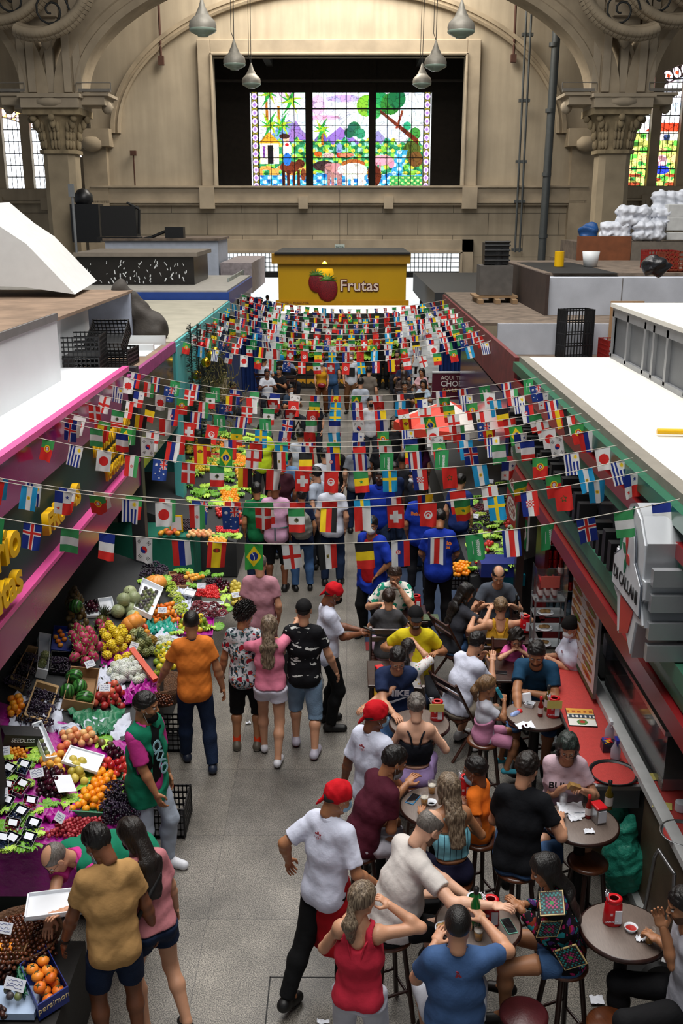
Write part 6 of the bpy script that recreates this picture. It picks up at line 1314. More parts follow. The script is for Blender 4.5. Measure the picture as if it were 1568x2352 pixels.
heap('pear',((528,1345),(552,1345),(560,1395),(532,1398)),'yellow peach coloured fruit beside the pink shirted man',layers=2)
for x,y in((430,1315),(470,1318),(500,1322),(512,1355),(520,1375),(515,1395),(520,1400),(440,1345),(435,1415),(420,1440),(405,1455),(480,1445),(500,1440),(380,1330),(385,1345),(412,1312),(330,1335),(350,1330)):lettuce(x,y,dz=.02,size=.085)
price(462,1352,'price card in the strawberries',dz=.12);price(372,1408,'price card in the persimmons',dz=.14);price(543,1372,'long price card at the aisle end of the left stand',dz=.12,rz=.5);price(305,1490,'price card on the yellow dragon fruit',dz=.14,rz=-.5)
# table with teal cloth and trays
mb=MB();mb.bb((-.9,-.35,0),(.9,.35,.95));o=T('clothed_table',mb,M('teal_cloth',S('#0c6a55'),.6,bump=.3,bs=8),'table under a teal cloth behind the black grapes','table');o.location=(-3.2,14.45,.0)
def FT(x,y):return W(x,y,.97)
heap('mango',((362,1225),(412,1222),(415,1234),(360,1236)),'orange squash in the white dish on the teal table',surf=FT,dens=.9)
heap('prune',((420,1195),(445,1192),(448,1222),(415,1222)),'dark red grape in the clear tray on the teal table',surf=FT,layers=2);heap('peach',((432,1225),(488,1222),(490,1236),(430,1238)),'pink and yellow fruit in the front tray on the teal table',surf=FT)
heap('strawberry',((495,1205),(550,1210),(545,1228),(498,1224)),'red berry in the lettuce lined tray',surf=FT,layers=2,maxn=90);heap('apricot',((480,1240),(520,1242),(516,1258),(478,1256)),'pale fruit hanging at the corner of the teal table',surf=FT)
for x in range(495,555,10):lettuce(0,0,loc=W(x,1232,.97),size=.08)
mb=MB();mb.bb((-.1,0,0),(.1,.02,.26));o=T('napkin_holder',mb,yellow,'yellow framed holder of white napkins on the teal table','holder');o.location=W(405,1222,.98);mb=MB();mb.bb((-.08,-.01,.03),(.08,0,.24));mb.build('papers',cardw,o)
# far left stand
F1=[('orange',(430,1100,470,1140),'tangerines',1),('apple',(470,1090,520,1120),'red apples',1)]
for kind,q4,lab in(('lemon',((440,1055),(500,1050),(498,1085),(440,1088)),'yellow fruit'),('orange',((535,1045),(585,1042),(582,1075),(538,1078)),'small orange fruit'),('apricot',((540,1078),(580,1076),(578,1100),(545,1102)),'apricot'),('plum',((545,1088),(575,1086),(572,1098),(548,1100)),'dark plum'),('nectarine',((480,1048),(520,1046),(522,1062),(484,1064)),'red and yellow fruit'),('orange',((505,1130),(545,1128),(548,1165),(512,1168)),'orange'),('pomegranate',((515,1170),(552,1172),(555,1205),(520,1205)),'red brown fruit'),('apple',((495,1165),(515,1170),(520,1195),(500,1190)),'dark red fruit'),('lemon',((430,1000),(480,1000),(480,1040),(430,1045)),'pale yellow fruit'),('tangerine',((505,995),(570,995),(575,1030),(505,1035)),'small orange fruit'),('mango',((450,1030),(500,1020),(500,1040),(455,1046)),'mango')):
 heap(kind,q4,lab+' in the far left display at row '+{1:'one'}.get(1)+' near pixel height '+str(0)if False else lab+' on the far left display, '+('in front' if q4[0][1]>1120 else 'in the middle' if q4[0][1]>1040 else 'at the back')+(' by the wall' if q4[0][0]<500 else ' by the aisle'),maxn=70)
for i in range(90):lettuce(rng.uniform(425,600),rng.uniform(985,1170),'lettuce leaves on the far left display under the flags',size=.13,group='lettuce on the far left display')
# right stand
RS=1
for kind,q4,lab in(('orange',((1040,1300),(1078,1298),(1080,1325),(1040,1328)),'orange at the near corner of the right stand'),('prune',((1085,1300),(1120,1295),(1122,1318),(1088,1320)),'dark prune beside the oranges'),('strawberry',((1088,1278),(1115,1276),(1116,1296),(1090,1298)),'strawberry on the right stand'),('prune',((1125,1275),(1165,1270),(1165,1285),(1128,1288)),'dark prune behind the belgian flag'),('nectarine',((1045,1190),(1065,1185),(1068,1205),(1048,1208)),'pink fruit beside the blue shirted back'),('orange',((1180,1240),(1196,1238),(1196,1258),(1180,1260)),'small orange fruit at the wall side of the right stand'),('apple',((1160,1202),(1190,1198),(1190,1216),(1160,1218)),'dark red fruit in the middle of the right stand'),('cherry',((1105,1216),(1128,1212),(1128,1232),(1105,1236)),'red cherry in the small tray'),('lemon',((1118,1125),(1140,1122),(1142,1140),(1120,1142)),'yellow melon at the back of the right stand'),('apple',((1112,1255),(1130,1252),(1130,1268),(1114,1270)),'tomato red fruit above the strawberries')):
 heap(kind,q4,lab,side=1,layers=2,maxn=70)
k=0
for x,y,c in((1100,1165,'red'),(1120,1160,'red'),(1128,1152,'red'),(1110,1175,'red'),(1060,1200,'red'),(1072,1205,'red'),(1065,1215,'red'),(1090,1198,'black'),(1095,1212,'black'),(1085,1222,'black'),(1115,1192,'black'),(1130,1184,'black'),(1120,1200,'black'),(1100,1185,'green'),(1072,1218,'green'),(1080,1212,'green'),(1110,1186,'green'),(1140,1172,'green'),(1085,1180,'red'),(1095,1240,'green'),(1140,1160,'black'),(1160,1150,'black'),(1150,1142,'black')):
 grape_bunch(x,y,c,c+' grape bunch on the right stand',side=1,dz=.05,size=.1)
for i in range(60):lettuce(rng.uniform(1080,1200),rng.uniform(1110,1320),'lettuce leaves on the right stand',side=1,dz=.02,size=.1,group='lettuce on the right stand')
for i in range(22):
 x,y=rng.uniform(1150,1195),rng.uniform(1180,1225);mb=None
 o=link('daisy_tray',fruit_mesh('netted')[0]);o.scale=(.5,)*3;o.location=PL(x,y,1,.05);tag(o,'white wrapped fruit on the right stand','wrapped fruit','white wrapped fruit on the right stand')
for i,(x,y)in enumerate(((1045,1180),(1090,1190),(1150,1195),(1075,1160),(1125,1110))):price(x,y,['leftmost','second','middle','upper left','topmost'][i]+' white card on the right stand',side=1,dz=.14,rz=-.3)
mb=MB();mb.bb((-.28,-.2,0),(.28,.2,.2));o=T('carton',mb,bluec,'dark blue carton under the right stand end','box');o.location=W(1145,1315,.72)
mb=MB();mb.bb((-.22,-.18,0),(.22,.18,.16));o=T('carton',mb,M('cyan_carton',S('#1ba5c4'),.4),'cyan carton behind the balding man in grey','box');o.location=W(1165,1335,.55)
crate('plastic_crate',W(1060,1345,.36),(.42,.34,.3),0,bk,'black crate under the oranges of the right stand')
# bottom left stand
mb=MB();mb.bb((-3.6,4.9,.02),(-1.86,5.9,.62));T('low_stand',mb,M('dark_stand',S('#1c1a18'),.7),'low dark stand at the bottom left corner','display stand')
def LS(z):return lambda x,y:W(x,y,z)
q=W(48,2175,.64);mb=MB();mb.lathe([(0,0),(.21,0),(.28,.1),(.295,.12),(.285,.13),(.27,.1),(.2,.04),(0,.04)],n=36);o=T('wicker_basket',mb,wick,'large wicker basket of chestnuts at the bottom left','basket');o.location=q
heap('chestnut',((-45,2140),(0,2112),(60,2104),(112,2130),(134,2165),(126,2200),(75,2240),(0,2238),(-40,2200)),'chestnut in the large basket the bald vendor reaches into',surf=LS(.71),layers=1,maxn=299,dens=.95,mound=.09)
heap('persimmon',((60,2245),(100,2215),(148,2290),(92,2325)),'glossy orange persimmon in the printed carton',surf=LS(.68),layers=2,dens=.95)
Q=[W(x,y,.64)for x,y in((48,2248),(108,2202),(160,2300),(90,2345))];c=sum(Q,Vector())/4;mb=MB()
for i in range(4):a,b=Q[i]-c,Q[(i+1)%4]-c;u=Vector((0,0,.12));mb.add([a,b,b+u,a+u,a*.95,b*.95,b*.95+u,a*.95+u],[(0,1,2,3),(5,4,7,6),(3,2,6,7)],False)
mb.quad(*[q-c for q in Q]);o=T('printed_carton',mb,bluec,'open dark blue carton of persimmons lettered persimon','box');o.location=c
e=Q[2]-Q[3];text('persimon',.06,.002,M('gold_ink',S('#c9b48a'),.5),frame((Q[3]+Q[2])/2-c+Vector((0,0,.07))+Vector((.003,-.004,0)),e,(0,0,1))).parent=o
heap('orange',((-5,2172),(48,2172),(46,2200),(-5,2202)),'orange in the small carton before the chestnuts',surf=LS(.74),dens=.9);mb=MB();Q0=W(20,2188,.68);mb.bb((-.3,-.12,0),(.16,-.11,.1));mb.bb((-.3,.1,0),(.16,.11,.12));mb.bb((.15,-.12,0),(.16,.11,.12));mb.bb((-.3,-.12,0),(.16,.11,.005));o=T('carton',mb,cardb,'small cardboard tray of oranges at the left edge','box');o.location=Q0
heap('date',((-10,2210),(38,2212),(42,2270),(-10,2265)),'dried date in the green lined tray',surf=LS(.66),layers=3,maxn=160,dens=.98);heap('fig',((0,2280),(60,2288),(62,2310),(5,2305)),'green and purple fig in the pale carton',surf=LS(.72));heap('date',((-10,2320),(22,2325),(24,2352),(-10,2352)),'dried date at the bottom left corner',surf=LS(.7),layers=2)
crumple('tissue_sheet',((38,2200),(52,2202),(62,2290),(42,2275)),'dark green tissue along the tray of dates',grc,'tissue',surf=LS(.72));price(30,2270,'price card above the figs',loc=W(30,2275,.78),w_=.15,rz=-.3);price(8,2140,'price card in the chestnut basket',loc=W(8,2145,.82),rz=-.2)
mb=MB();mb.bb((-.2,-.12,0),(.17,.12,.05));o=T('carton',mb,M('pale_blue_carton',S('#9fb3cf'),.6),'pale blue carton holding the figs','box');o.location=W(32,2310,.64)
# crates beside the aisle
crate('plastic_crate',(-1.68,8.2,.02),(.36,.42,.3),0,bk,'black crate on the floor behind the green vest vendor',cat='crate')
heap('apple',((375,1812),(395,1812),(395,1832),(375,1832)),'dark red apple in the crate behind the green vest vendor',surf=LS(.33))
crate('plastic_crate',W(375,1705,.02),(.5,.36,.26),0,bk,'low black crate on the floor under the chestnut basket')
# ---------------- bar furniture ----------------
tabletop=M('table_laminate',S('#6e6058'),.45,var=.18,vs=5,bump=0);
def wave_wood(m):
 nt=m.node_tree;tc=[x for x in nt.nodes if x.type=='TEX_COORD'][0];nz=[x for x in nt.nodes if x.type=='TEX_NOISE'][0];mp=nt.nodes.new('ShaderNodeMapping');mp.inputs['Scale'].default_value=(30,3,3);nt.links.new(tc.outputs['Object'],mp.inputs[0]);nt.links.new(mp.outputs[0],nz.inputs['Vector'])
wave_wood(tabletop);seatw=M('seat_wood',S('#5a2f18'),.3,var=.35,vs=3,bump=0,coat=.4);wave_wood(seatw)
HT=1.0
def round_table(px,py,label,z=HT,r=.285):
 p=W(px,py,z);root=empty('round_table',(p.x,p.y,0));tag(root,label,'table','round high tables of the bar');mb=MB();mb.lathe([(0,z),(r-.012,z),(r,z-.006)],n=48);mb.lathe([(0,z-.03),(r,z-.03)],n=48);mb.build('tabletop',tabletop,root)
 mb=MB();mb.lathe([(r-.004,z-.001),(r+.008,z-.008),(r+.01,z-.03),(r-.004,z-.038),(r-.03,z-.04)],n=48);mb.build('rim',dwood,root)
 mb=MB();mb.cyl((0,0,.04),(0,0,z-.03),.045,n=12);mb.build('pedestal',black,root);mb=MB();mb.lathe([(0,.06),(.05,.055),(.24,.02),(.24,0),(0,0)],n=30);mb.build('foot',black,root);mb=MB();mb.lathe([(.19,z-.09),(.2,z-.08),(.19,z-.07)],n=30);mb.build('hook_ring',black,root);return p
def stool(x,y,label,z=.72,mat=None,r=.16,rz=0.4):
 root=empty('bar_stool',(x,y,0),rz);tag(root,label,'stool','wooden stools of the bar');mb=MB();mb.lathe([(0,z),(r-.02,z-.002),(r,z-.014),(r,z-.03),(r-.015,z-.04),(0,z-.04)],n=34);mb.build('seat',mat or seatw,root)
 for k in range(4):
  a=math.pi/4+k*math.pi/2;mb=MB();mb.cyl((math.cos(a)*.2,math.sin(a)*.2,0),(math.cos(a)*.11,math.sin(a)*.11,z-.035),.019,.019,8);mb.build('leg',dwood,root)
 for k in range(4):
  a,b=math.pi/4+k*math.pi/2,math.pi/4+(k+1)*math.pi/2;h_=.2 if k%2 else .27;q=.2-.09*h_/z;mb=MB();mb.cyl((math.cos(a)*q,math.sin(a)*q,h_),(math.cos(b)*q,math.sin(b)*q,h_),.012,n=6);mb.build('rung',dwood,root)
TA=round_table(1335,1888,'round high table of the woman in the pink lettered shirt');TB=round_table(1230,1640,'round table with cherries and a foam box on it');TC_=round_table(1432,2135,'nearest round table, empty but for a red holder and sauce cup');TD=round_table(1098,2120,'round table of the man in the blue T-shirt, with a green bottle');TE=round_table(1000,1850,'round table of the man in the maroon T-shirt');TF=round_table(963,1660,'round table of the man in the navy sports shirt',z=.92)
def seat_at(P,dx,dy):return(P['off'][0]+dx,P['off'][1]+dy)
p=W(1350,1975,.72);stool(p.x,p.y,'empty glossy brown stool beside the green rubbish bags');p=W(1203,2325,.6);stool(p.x,p.y,'burgundy topped stool at the bottom centre',z=.6,mat=M('burgundy_seat',S('#4a1a1e'),.35,var=.3,vs=8));p=W(1404,2350,.6);stool(p.x,p.y,'brown stool cut by the bottom frame edge',z=.6)
def sq_table(px,py,w_,d_,label,z=.76,rz=0):
 p=W(px,py,z);root=empty('wooden_table',(p.x,p.y,0),rz);tag(root,label,'table');mb=MB();mb.bb((-w_/2,-d_/2,z-.03),(w_/2,d_/2,z));bevel(mb.build('tabletop',dwood,root),.008);mb=MB();[mb.bb((a*w_/2*.9-.01,-d_/2*.9,z-.1),(a*w_/2*.9+.01,d_/2*.9,z-.03))for a in(-1,1)];mb.build('apron',dwood,root)
 for a in(-1,1):
  for b in(-1,1):mb=MB();mb.cyl((a*w_/2*.85,b*d_/2*.85,0),(a*w_/2*.85,b*d_/2*.85,z-.03),.022,n=6);mb.build('leg',dwood,root)
 return p
TG=sq_table(908,1545,.62,.62,'dark wooden table of the man in the yellow T-shirt');TH_=sq_table(1195,1535,.72,.62,'dark wooden table where the girl holds a phone');TI=sq_table(1130,1440,.7,.6,'wooden table of the woman in the mustard top');TJ=sq_table(925,1408,.6,.55,'small table of the man in the green leaf shirt');TK=sq_table(1205,1462,.3,.4,'narrow side table carrying the red straw holder by the wall',z=.9)
def fold_chair(x,y,rz,label,group='wooden folding chairs'):
 root=empty('folding_chair',(x,y,0),rz);tag(root,label,'chair',group);w_=.2;m=M('chair_wood',S('#3e1f14'),.35,var=.25,vs=9,coat=.3)
 mb=MB();[mb.bb((-w_,-.19+.075*i,.44),(w_,-.13+.075*i,.456))for i in range(5)];mb.build('seat',m,root)
 for s_ in(-1,1):mb=MB();mb.cyl((s_*(w_+.012),.24,0),(s_*(w_+.012),-.26,.92),.017,n=6);mb.build('back_leg',m,root)
 for s_ in(-1,1):mb=MB();mb.cyl((s_*(w_-.02),-.24,0),(s_*(w_-.02),.18,.46),.017,n=6);mb.build('front_leg',m,root)
 for z in(.72,.85):mb=MB();y_=.24-.5*z/.92;mb.box((0,y_,z),(2*w_+.04,.018,.08),rx=.45);mb.build('back_slat',m,root)
 mb=MB();mb.cyl((-w_,.17,.12),(w_,.17,.12),.012,n=6);mb.build('stretcher',m,root)
# counter
redmat=M('red_bar_mat',S('#c23a34'),.6,var=.1,vs=30,bump=.5,bs=260);wedge=M('counter_white',S('#c9cbcb'),.4,bump=0);
root=empty('bar_counter',(2.2,8,0));tag(root,'long bar counter with red mats along the right side','counter')
def BC(n,a,b,m):return PB(root,n,a,b,m)
BC('worktop',(2.02,7.25,1.02),(2.44,9.75,1.05),M('worktop_grey',S('#3a3634'),.4));BC('red_mat',(2.035,7.27,1.05),(2.42,9.72,1.057),redmat);BC('end_trim',(2.0,7.22,1.02),(2.44,7.26,1.056),steel);BC('white_ledge',(2.42,2,1.06),(2.52,10.2,1.12),wedge)
BC('inner_top',(2.5,2,1.04),(3.0,7.25,1.09),redmat);BC('front_panel',(2.46,2,.05),(2.5,7.2,1.06),M('counter_front',S('#5d4a38'),.5,var=.25,vs=4));BC('inner_panel',(2.46,7.2,.05),(2.5,10.2,1.06),black);BC('kick_board',(2.4,2,.0),(2.46,10,.1),wedge);BC('red_skirting',(2.44,2,.1),(2.46,6.6,.3),M('skirt_red',S('#5a1a16'),.6,var=.4,vs=60))
BC('bracket',(2.05,7.3,.8),(2.45,7.34,1.02),greym)
def menu_img(u,v):
 i=np.zeros(u.shape+(3,));i[:]=hexs('#c9c6c4');r=np.random.RandomState(4)
 for c_ in(.2,.72):
  for k in range(9):y=.06+k*.1;m=((u-c_)/.2)**2+((v-y)/.042)**2<1;i[m]=hexs(('#a5652a','#8a4a22','#b8863a')[k%3]);m=((u-c_-.04)/.12)**2+((v-y-.006)/.018)**2<1;i[m]=hexs(('#d8b46a','#6a8a2a','#8f2a1c')[k%3]);i[(np.abs(u-.46)<.05)&(np.abs(v-y)<.004)]=hexs('#55504e')
 i[v>.94]=hexs('#1c5a38');return i
def board(P0,U,V,nu,nv,fn,label,name='menu_board',fr=greym):
 root=empty(name,Vector(P0));tag(root,label,'menu board' if 'menu' in name else 'board');raster('printed_face',(0,0,0),U,V,nu,nv,fn,paintm,root);U,V=Vector(U),Vector(V);n=U.cross(V).normalized()*.02;mb=MB();mb.add([n*.2,U+n*.2,U+V+n*.2,V+n*.2,n*1.5,U+n*1.5,U+V+n*1.5,V+n*1.5],[(0,1,2,3),(7,6,5,4),(0,4,5,1),(1,5,6,2),(2,6,7,3),(3,7,4,0)],False);mb.build('backing',fr,root);return root
board((2.36,9.75,2.06),(0,-1.1,0),(0,0,-.95),60,90,menu_img,'white menu board with rows of sandwich pictures above the red counter')
def meat_img(u,v):
 i=np.zeros(u.shape+(3,));i[:]=hexs('#1c7a3c');i[((u>.5)&(v>.33)&(v<.66))|((u<.5)&(v>.66))]=hexs('#a5141c');i[v<.3]=hexs('#3a2018')
 for a,b,w_ in((.5,.16,.4),(.28,.48,.22),(.78,.48,.22),(.28,.82,.22),(.76,.82,.22)):
  q=((u-a)/w_)**2+((v-b)/(.12 if w_<.3 else .11))**2;i[q<1]=hexs('#d9d6d2');m=q<.62;i[m&(np.sin(u*60)*np.sin(v*70)>-.2)]=hexs('#8a3a3a');i[m&(np.sin(u*80+1)*np.sin(v*60+2)>.4)]=hexs('#dfc9b4')
 return i
board((2.36,14.2,2.5),(0,-1.75,0),(0,0,-1.2),50,70,meat_img,'tall food picture board in green and red beside the fridge',fr=white)
# fridge
root=empty('drinks_fridge',(2.9,12.2,0));tag(root,'tall red framed drinks fridge full of cans and water bottles','fridge');mb=MB();
mb.bb((-.34,.0,.05),(-.3,.6,1.9));mb.bb((.3,.0,.05),(.34,.6,1.9));mb.bb((-.34,0,1.86),(.34,.6,1.92));mb.bb((-.34,0,.05),(.34,.6,.42));mb.build('cabinet',M('fridge_red',S('#7a0f14'),.35,bump=0),root)
mb=MB();mb.bb((-.3,.56,.42),(.3,.58,1.86));mb.build('liner',M('fridge_liner',S('#2a3036'),.4),root);SH=(.46,.82,1.14,1.46,1.66)
for z in SH:mb=MB();mb.bb((-.3,.04,z-.012),(.3,.56,z));mb.build('shelf',M('shelf_white',S('#aeb6ba'),.4),root)
mb=MB();mb.bb((-.34,-.02,.42),(-.29,.0,1.9));mb.bb((.29,-.02,.42),(.34,.0,1.9));mb.bb((-.34,-.02,.38),(.34,0,.45));mb.bb((-.34,-.02,1.86),(.34,0,1.9));mb.build('door_frame',M('fridge_red'),root)
l=bpy.data.lights.new('fridge_light','AREA');l.shape='RECTANGLE';l.size=.5;l.size_y=.1;l.energy=7;l.color=(.9,.97,1);o=bpy.data.objects.new('fridge_light',l);C.objects.link(o);o.location=(2.9,12.28,1.85);o.parent=None
def can_mesh(c,nm):mb=MB();mb.lathe([(0,0),(.024,0),(.031,.01),(.031,.108),(.026,.12),(.0,.12)],n=14);return mb.me('can',M('can_'+nm,S(c),.25,metal=.5,bump=0))
CMs={'red':can_mesh('#c0121c','red'),'green':can_mesh('#1f8a3a','green'),'yellow':can_mesh('#c9b81a','yellow'),'silver':can_mesh('#9aa0a6','silver')}
mb=MB();mb.i=0;mb.lathe([(0,0),(.032,0),(.034,.02),(.034,.13),(.014,.19),(.013,.2)],n=12);mb.i=1;mb.lathe([(.015,.2),(.015,.22),(0,.22)],n=10);mb.i=2;mb.lathe([(.0345,.06),(.0345,.11)],n=12)
wb=mb.me('water_bottle',[M('water_clear',(.55,.75,.85),.05,trans=.7,bump=0,var=0),M('cap_blue',S('#1c4fb0'),.4,bump=0),M('wb_label',S('#9fc0d6'),.5,bump=0)])
ri=np.random.RandomState(8)
for si,z in enumerate(SH):
 for k in range(8):
  for row in range(2 if si in(2,3)else 1):
   x=2.9-.26+k*.074
   if si==0:o=link('water_bottle',wb);tag(o,'clear water bottle on the lower shelf of the drinks fridge','bottle','water bottles in the fridge');o.location=(x,12.27+.1*(k%2),z)
   elif si==1:o=link('water_bottle',wb)if k%3==9 else link('soda_can',CMs['red' if k!=3 else 'green']);tag(o,('green' if k==3 else 'red')+' soda can on the middle fridge shelf','can','cans on the middle fridge shelf' if k!=3 else 'green can');o.location=(x,12.27,z)
   elif si in(2,3):
    if k==3:continue
    o=link('soda_can',CMs['red']);tag(o,'red soda can on the upper fridge shelves','can','red cans on the upper fridge shelves');o.location=(x,12.27,z+.122*row)
   else:
    if k>4:continue
    c=('green','green','silver','yellow','yellow')[k];o=link('soda_can',CMs[c]);tag(o,c+' can on the top fridge shelf','can',c+' cans on the top shelf');o.location=(x,12.27,z)
mb=MB();mb.bb((-.25,0,0),(.25,.02,.2));o=T('notice_sign',mb,M('notice_grey',S('#8f9aa8'),.5),'grey notice about the fridge above the cans','sign');o.location=(2.95,12.1,1.92)
for i,s in enumerate(('AVISO','POR FAVOR NÃO','ABRIR A GELADEIRA')):t_=text(s,.05,.002,M('ink_dark'),frame((0,-.004,.15-.055*i),(1,0,0),(0,0,1)));t_.parent=o
# sauce rack
root=empty('sauce_rack',(2.16,9.95,1.06));tag(root,'metal rack with a clear sauce case and plates of pastries','rack')
for x in(-.16,.16):
 for y in(-.1,.1):mb=MB();mb.bb((x-.008,y-.008,0),(x+.008,y+.008,.62));mb.build('upright',greym,root)
for z in(.06,.24,.42,.58):mb=MB();mb.bb((-.17,-.11,z-.01),(.17,.11,z));mb.build('shelf',greym,root)
mb=MB();[mb.bb(a,b)for a,b in(((-.17,-.115,.58),(.17,-.112,.95)),((-.17,-.115,.58),(-.167,.11,.95)),((.167,-.115,.58),(.17,.11,.95)))];mb.build('clear_case',M('acrylic',(.8,.85,.88),.05,trans=.95,alpha=.35,bump=0,var=0),root)
def bottle(loc,label,kind='hot',group=None,s=1.0):
 root=empty('sauce_bottle' if kind=='hot' else 'bottle',loc);tag(root,label,'bottle',group);mb=MB();c={'hot':'#8f1c14','oil':'#6b5a14','beer':'#2a1a0c','green':'#1f7a34','spray':'#c9cbd6','black':'#15120f'}[kind];mb.lathe([(0,0),(.024*s,0),(.026*s,.01),(.026*s,.11*s),(.011*s,.15*s),(.011*s,.19*s),(0,.19*s)],n=16);mb.build('glass_body',M('bottle_'+kind,S(c),.12,bump=0,trans=.3,coat=.4),root)
 mb=MB();mb.lathe([(.013*s,.175*s),(.014*s,.205*s),(0,.21*s)],n=12);mb.build('cap',M('cap_'+kind,S({'hot':'#c4141a','spray':'#1c3aa0'}.get(kind,'#1a1a1a')),.4,bump=0),root);mb=MB();mb.lathe([(.0268*s,.035*s),(.0268*s,.095*s)],n=16);mb.build('paper_label',M('bottle_label',S('#d9cdc9'),.5,bump=0),root);return root
for i in range(6):bottle((2.06+.075*(i%3),9.9+.08*(i//3),1.66),'red hot sauce bottle in the clear case on the rack','hot','sauce bottles in the clear case')
bottle((2.28,10.02,1.66+.21),'red sauce bottle standing highest in the clear case','hot')
mb=MB();mb.bb((-.1,-.003,0),(.1,0,.13));o=T('flyer',mb,M('flyer',S('#b8554a'),.5),'small flyer stuck to the clear sauce case','flyer');o.location=(2.14,9.83,1.8)
def plate(loc,label,r=.09,food=True):
 root=empty('plate',loc);tag(root,label,'plate');mb=MB();mb.lathe([(0,.002),(r*.6,.002),(r,.012),(r,.016),(r*.6,.007),(0,.007)],n=26);mb.build('dish',whitetray,root)
 if food:
  for k in range(3):mb=MB();mb.sph((-.03+.03*k,.01*(k%2),.028),.026,9,(1.3,.8,.8));mb.build('pastry',M('pastry',S('#a8824a'),.6,var=.3,vs=30),root)
for i,(z,l)in enumerate(((.06,'lowest'),(.24,'middle'),(.42,'upper'))):plate((2.12,9.9,1.06+z),l+' plate of pastries on the metal rack')
mb=MB();mb.bb((-.13,-.17,0),(.13,.17,.004));root=mb.build('menu_booklet',black);tag(root,'open menu booklet with burger pictures on the red counter','menu');root.location=W(1334,1648,1.062);root.rotation_euler=(0,0,-.1)
def bk_img(u,v):
 i=np.zeros(u.shape+(3,));i[:]=hexs('#c9b890');i[(v<.3)]=hexs('#d99a3a');i[(v>.12)&(v<.26)&(np.sin(u*30)>-.3)]=hexs('#a5521c');i[(v>.34)&(v<.58)]=hexs('#2b3a4a');i[(v>.4)&(v<.52)&(np.sin(u*40)>0)]=hexs('#d9d6d0');i[(v>.62)]=hexs('#e0ded8');i[(np.hypot(u-.5,(v-.8)*1.3)<.2)]=hexs('#4a7a3a');i[(np.hypot(u-.5,(v-.78)*1.3)<.1)]=hexs('#b02a24');return i
raster('printed_page',(-.125,.165,.006),(.25,0,0),(0,-.33,0),30,40,bk_img,paintm,root)
def spray(px,py,z,label):
 root=empty('spray_bottle',W(px,py,z));tag(root,label,'spray bottle');mb=MB();mb.lathe([(0,0),(.04,0),(.042,.02),(.042,.09),(.016,.15),(.014,.17),(0,.17)],n=18);mb.build('body',M('frosted',S('#c9cbd8'),.35,trans=.4,bump=0),root);mb=MB();mb.bb((-.013,-.05,.17),(.013,.03,.2));mb.cyl((0,-.02,.18),(0,-.045,.14),.006,n=5);mb.build('trigger',M('trigger_blue',S('#1c2f9a'),.4,bump=0)if 'blue' in label else whitetray,root)
spray(1398,1698,1.06,'white spray bottle at the back of the red counter');spray(1412,1742,1.06,'spray bottle with a blue trigger on the red counter')
mb=MB();mb.bb((-.06,-.05,0),(.06,.05,.08));o=T('sachet_box',mb,M('clear_dark',S('#2a2c3a'),.2),'clear box of sauce sachets between the spray bottles','box');o.location=W(1396,1722,1.06);rs=np.random.RandomState(1)
for k,c in enumerate(('#c9141c','#e0a81c','#1c3a9a','#c9141c','#1c3a9a')):mb=MB();mb.box((rs.uniform(-.04,.04),rs.uniform(-.03,.03),.09),(.06,.035,.01),rz=rs.uniform(0,3),rx=.4);mb.build('sachet',M('sachet_'+c[1:],S(c),.4),o)
def ring_tray(px,py,z,r,label,mat,inner):
 root=empty('round_tray',W(px,py,z));tag(root,label,'tray');mb=MB();mb.lathe([(r-.02,.006),(r,.012),(r+.004,.022),(r-.01,.02),(r-.025,.008)],n=44);mb.build('rim',mat,root);mb=MB();mb.lathe([(0,.005),(r-.018,.006)],n=40);mb.build('liner',inner,root)
ring_tray(1408,1778,1.06,.2,'round tray with a thick black rim at the end of the red counter',bk,redmat);ring_tray(1568,1918,1.1,.17,'round steel tray with a red liner at the right frame edge',steel,redmat)
# display case behind counter
root=empty('food_display',(2.75,8,1.1));tag(root,'glass and steel food display case on the inner counter','display case');PB(root,'steel_base',(2.56,7.1,1.1),(3.2,9.0,1.2),steel);PB(root,'glass_front',(2.55,7.1,1.2),(2.56,9.0,1.62),M('tinted_glass',S('#8f989c'),.05,trans=.9,alpha=.5,bump=0,var=0));PB(root,'dark_interior',(2.9,7.15,1.2),(3.2,9.0,1.6),black);PB(root,'top_rail',(2.53,7.08,1.6),(2.6,9.02,1.64),steel)
for k,(y,c)in enumerate(((8.6,'#6e1c18'),(8.3,'#8f2a20'),(8.0,'#9a968a'))):PB(root,'food_pan',(2.6,y,1.2),(2.85,y+.24,1.27),M('pan_'+c[1:],S(c),.6,var=.3,vs=30))
for sd in(0,1):
 for k in range(7):mb=MB();mb.bb((-.14,-.1,0),(.14,.1,.028));o=T('foam_container',mb,M('foam_lid',S('#b9c0d0'),.5,bump=0),'pale foam container in the stack behind the counter window','container','foam containers stacked behind the counter');o.location=(2.85+.3*sd,9.6,1.12+.031*k)
PB(root,'shelf_under',(2.55,9.1,1.08),(3.3,9.9,1.118),black)
mb=MB();mb.bb((3.3,9.95,.5),(3.33,12.5,2.1));T('tiled_panel',mb,M('dark_tiles',S('#2b4450'),.3,var=.3,vs=20),'dark blue tiled panel behind the counter','panel')
cardy=M('yellow_slip',S('#cfc46a'),.6,bump=0)
for x,y,rz,l in((1495,1785,.3,'folded yellow order slip nearest the skewer tub'),(1520,1850,-.3,'yellow order slip lying on the red mat'),(1535,1780,.1,'printed yellow slips at the right frame edge')):mb=MB();mb.bb((-.075,-.05,0),(.075,.05,.003));o=T('order_slip',mb,cardy,l,'paper slip');o.location=W(x,y,1.095);o.rotation_euler=(0,0,rz)
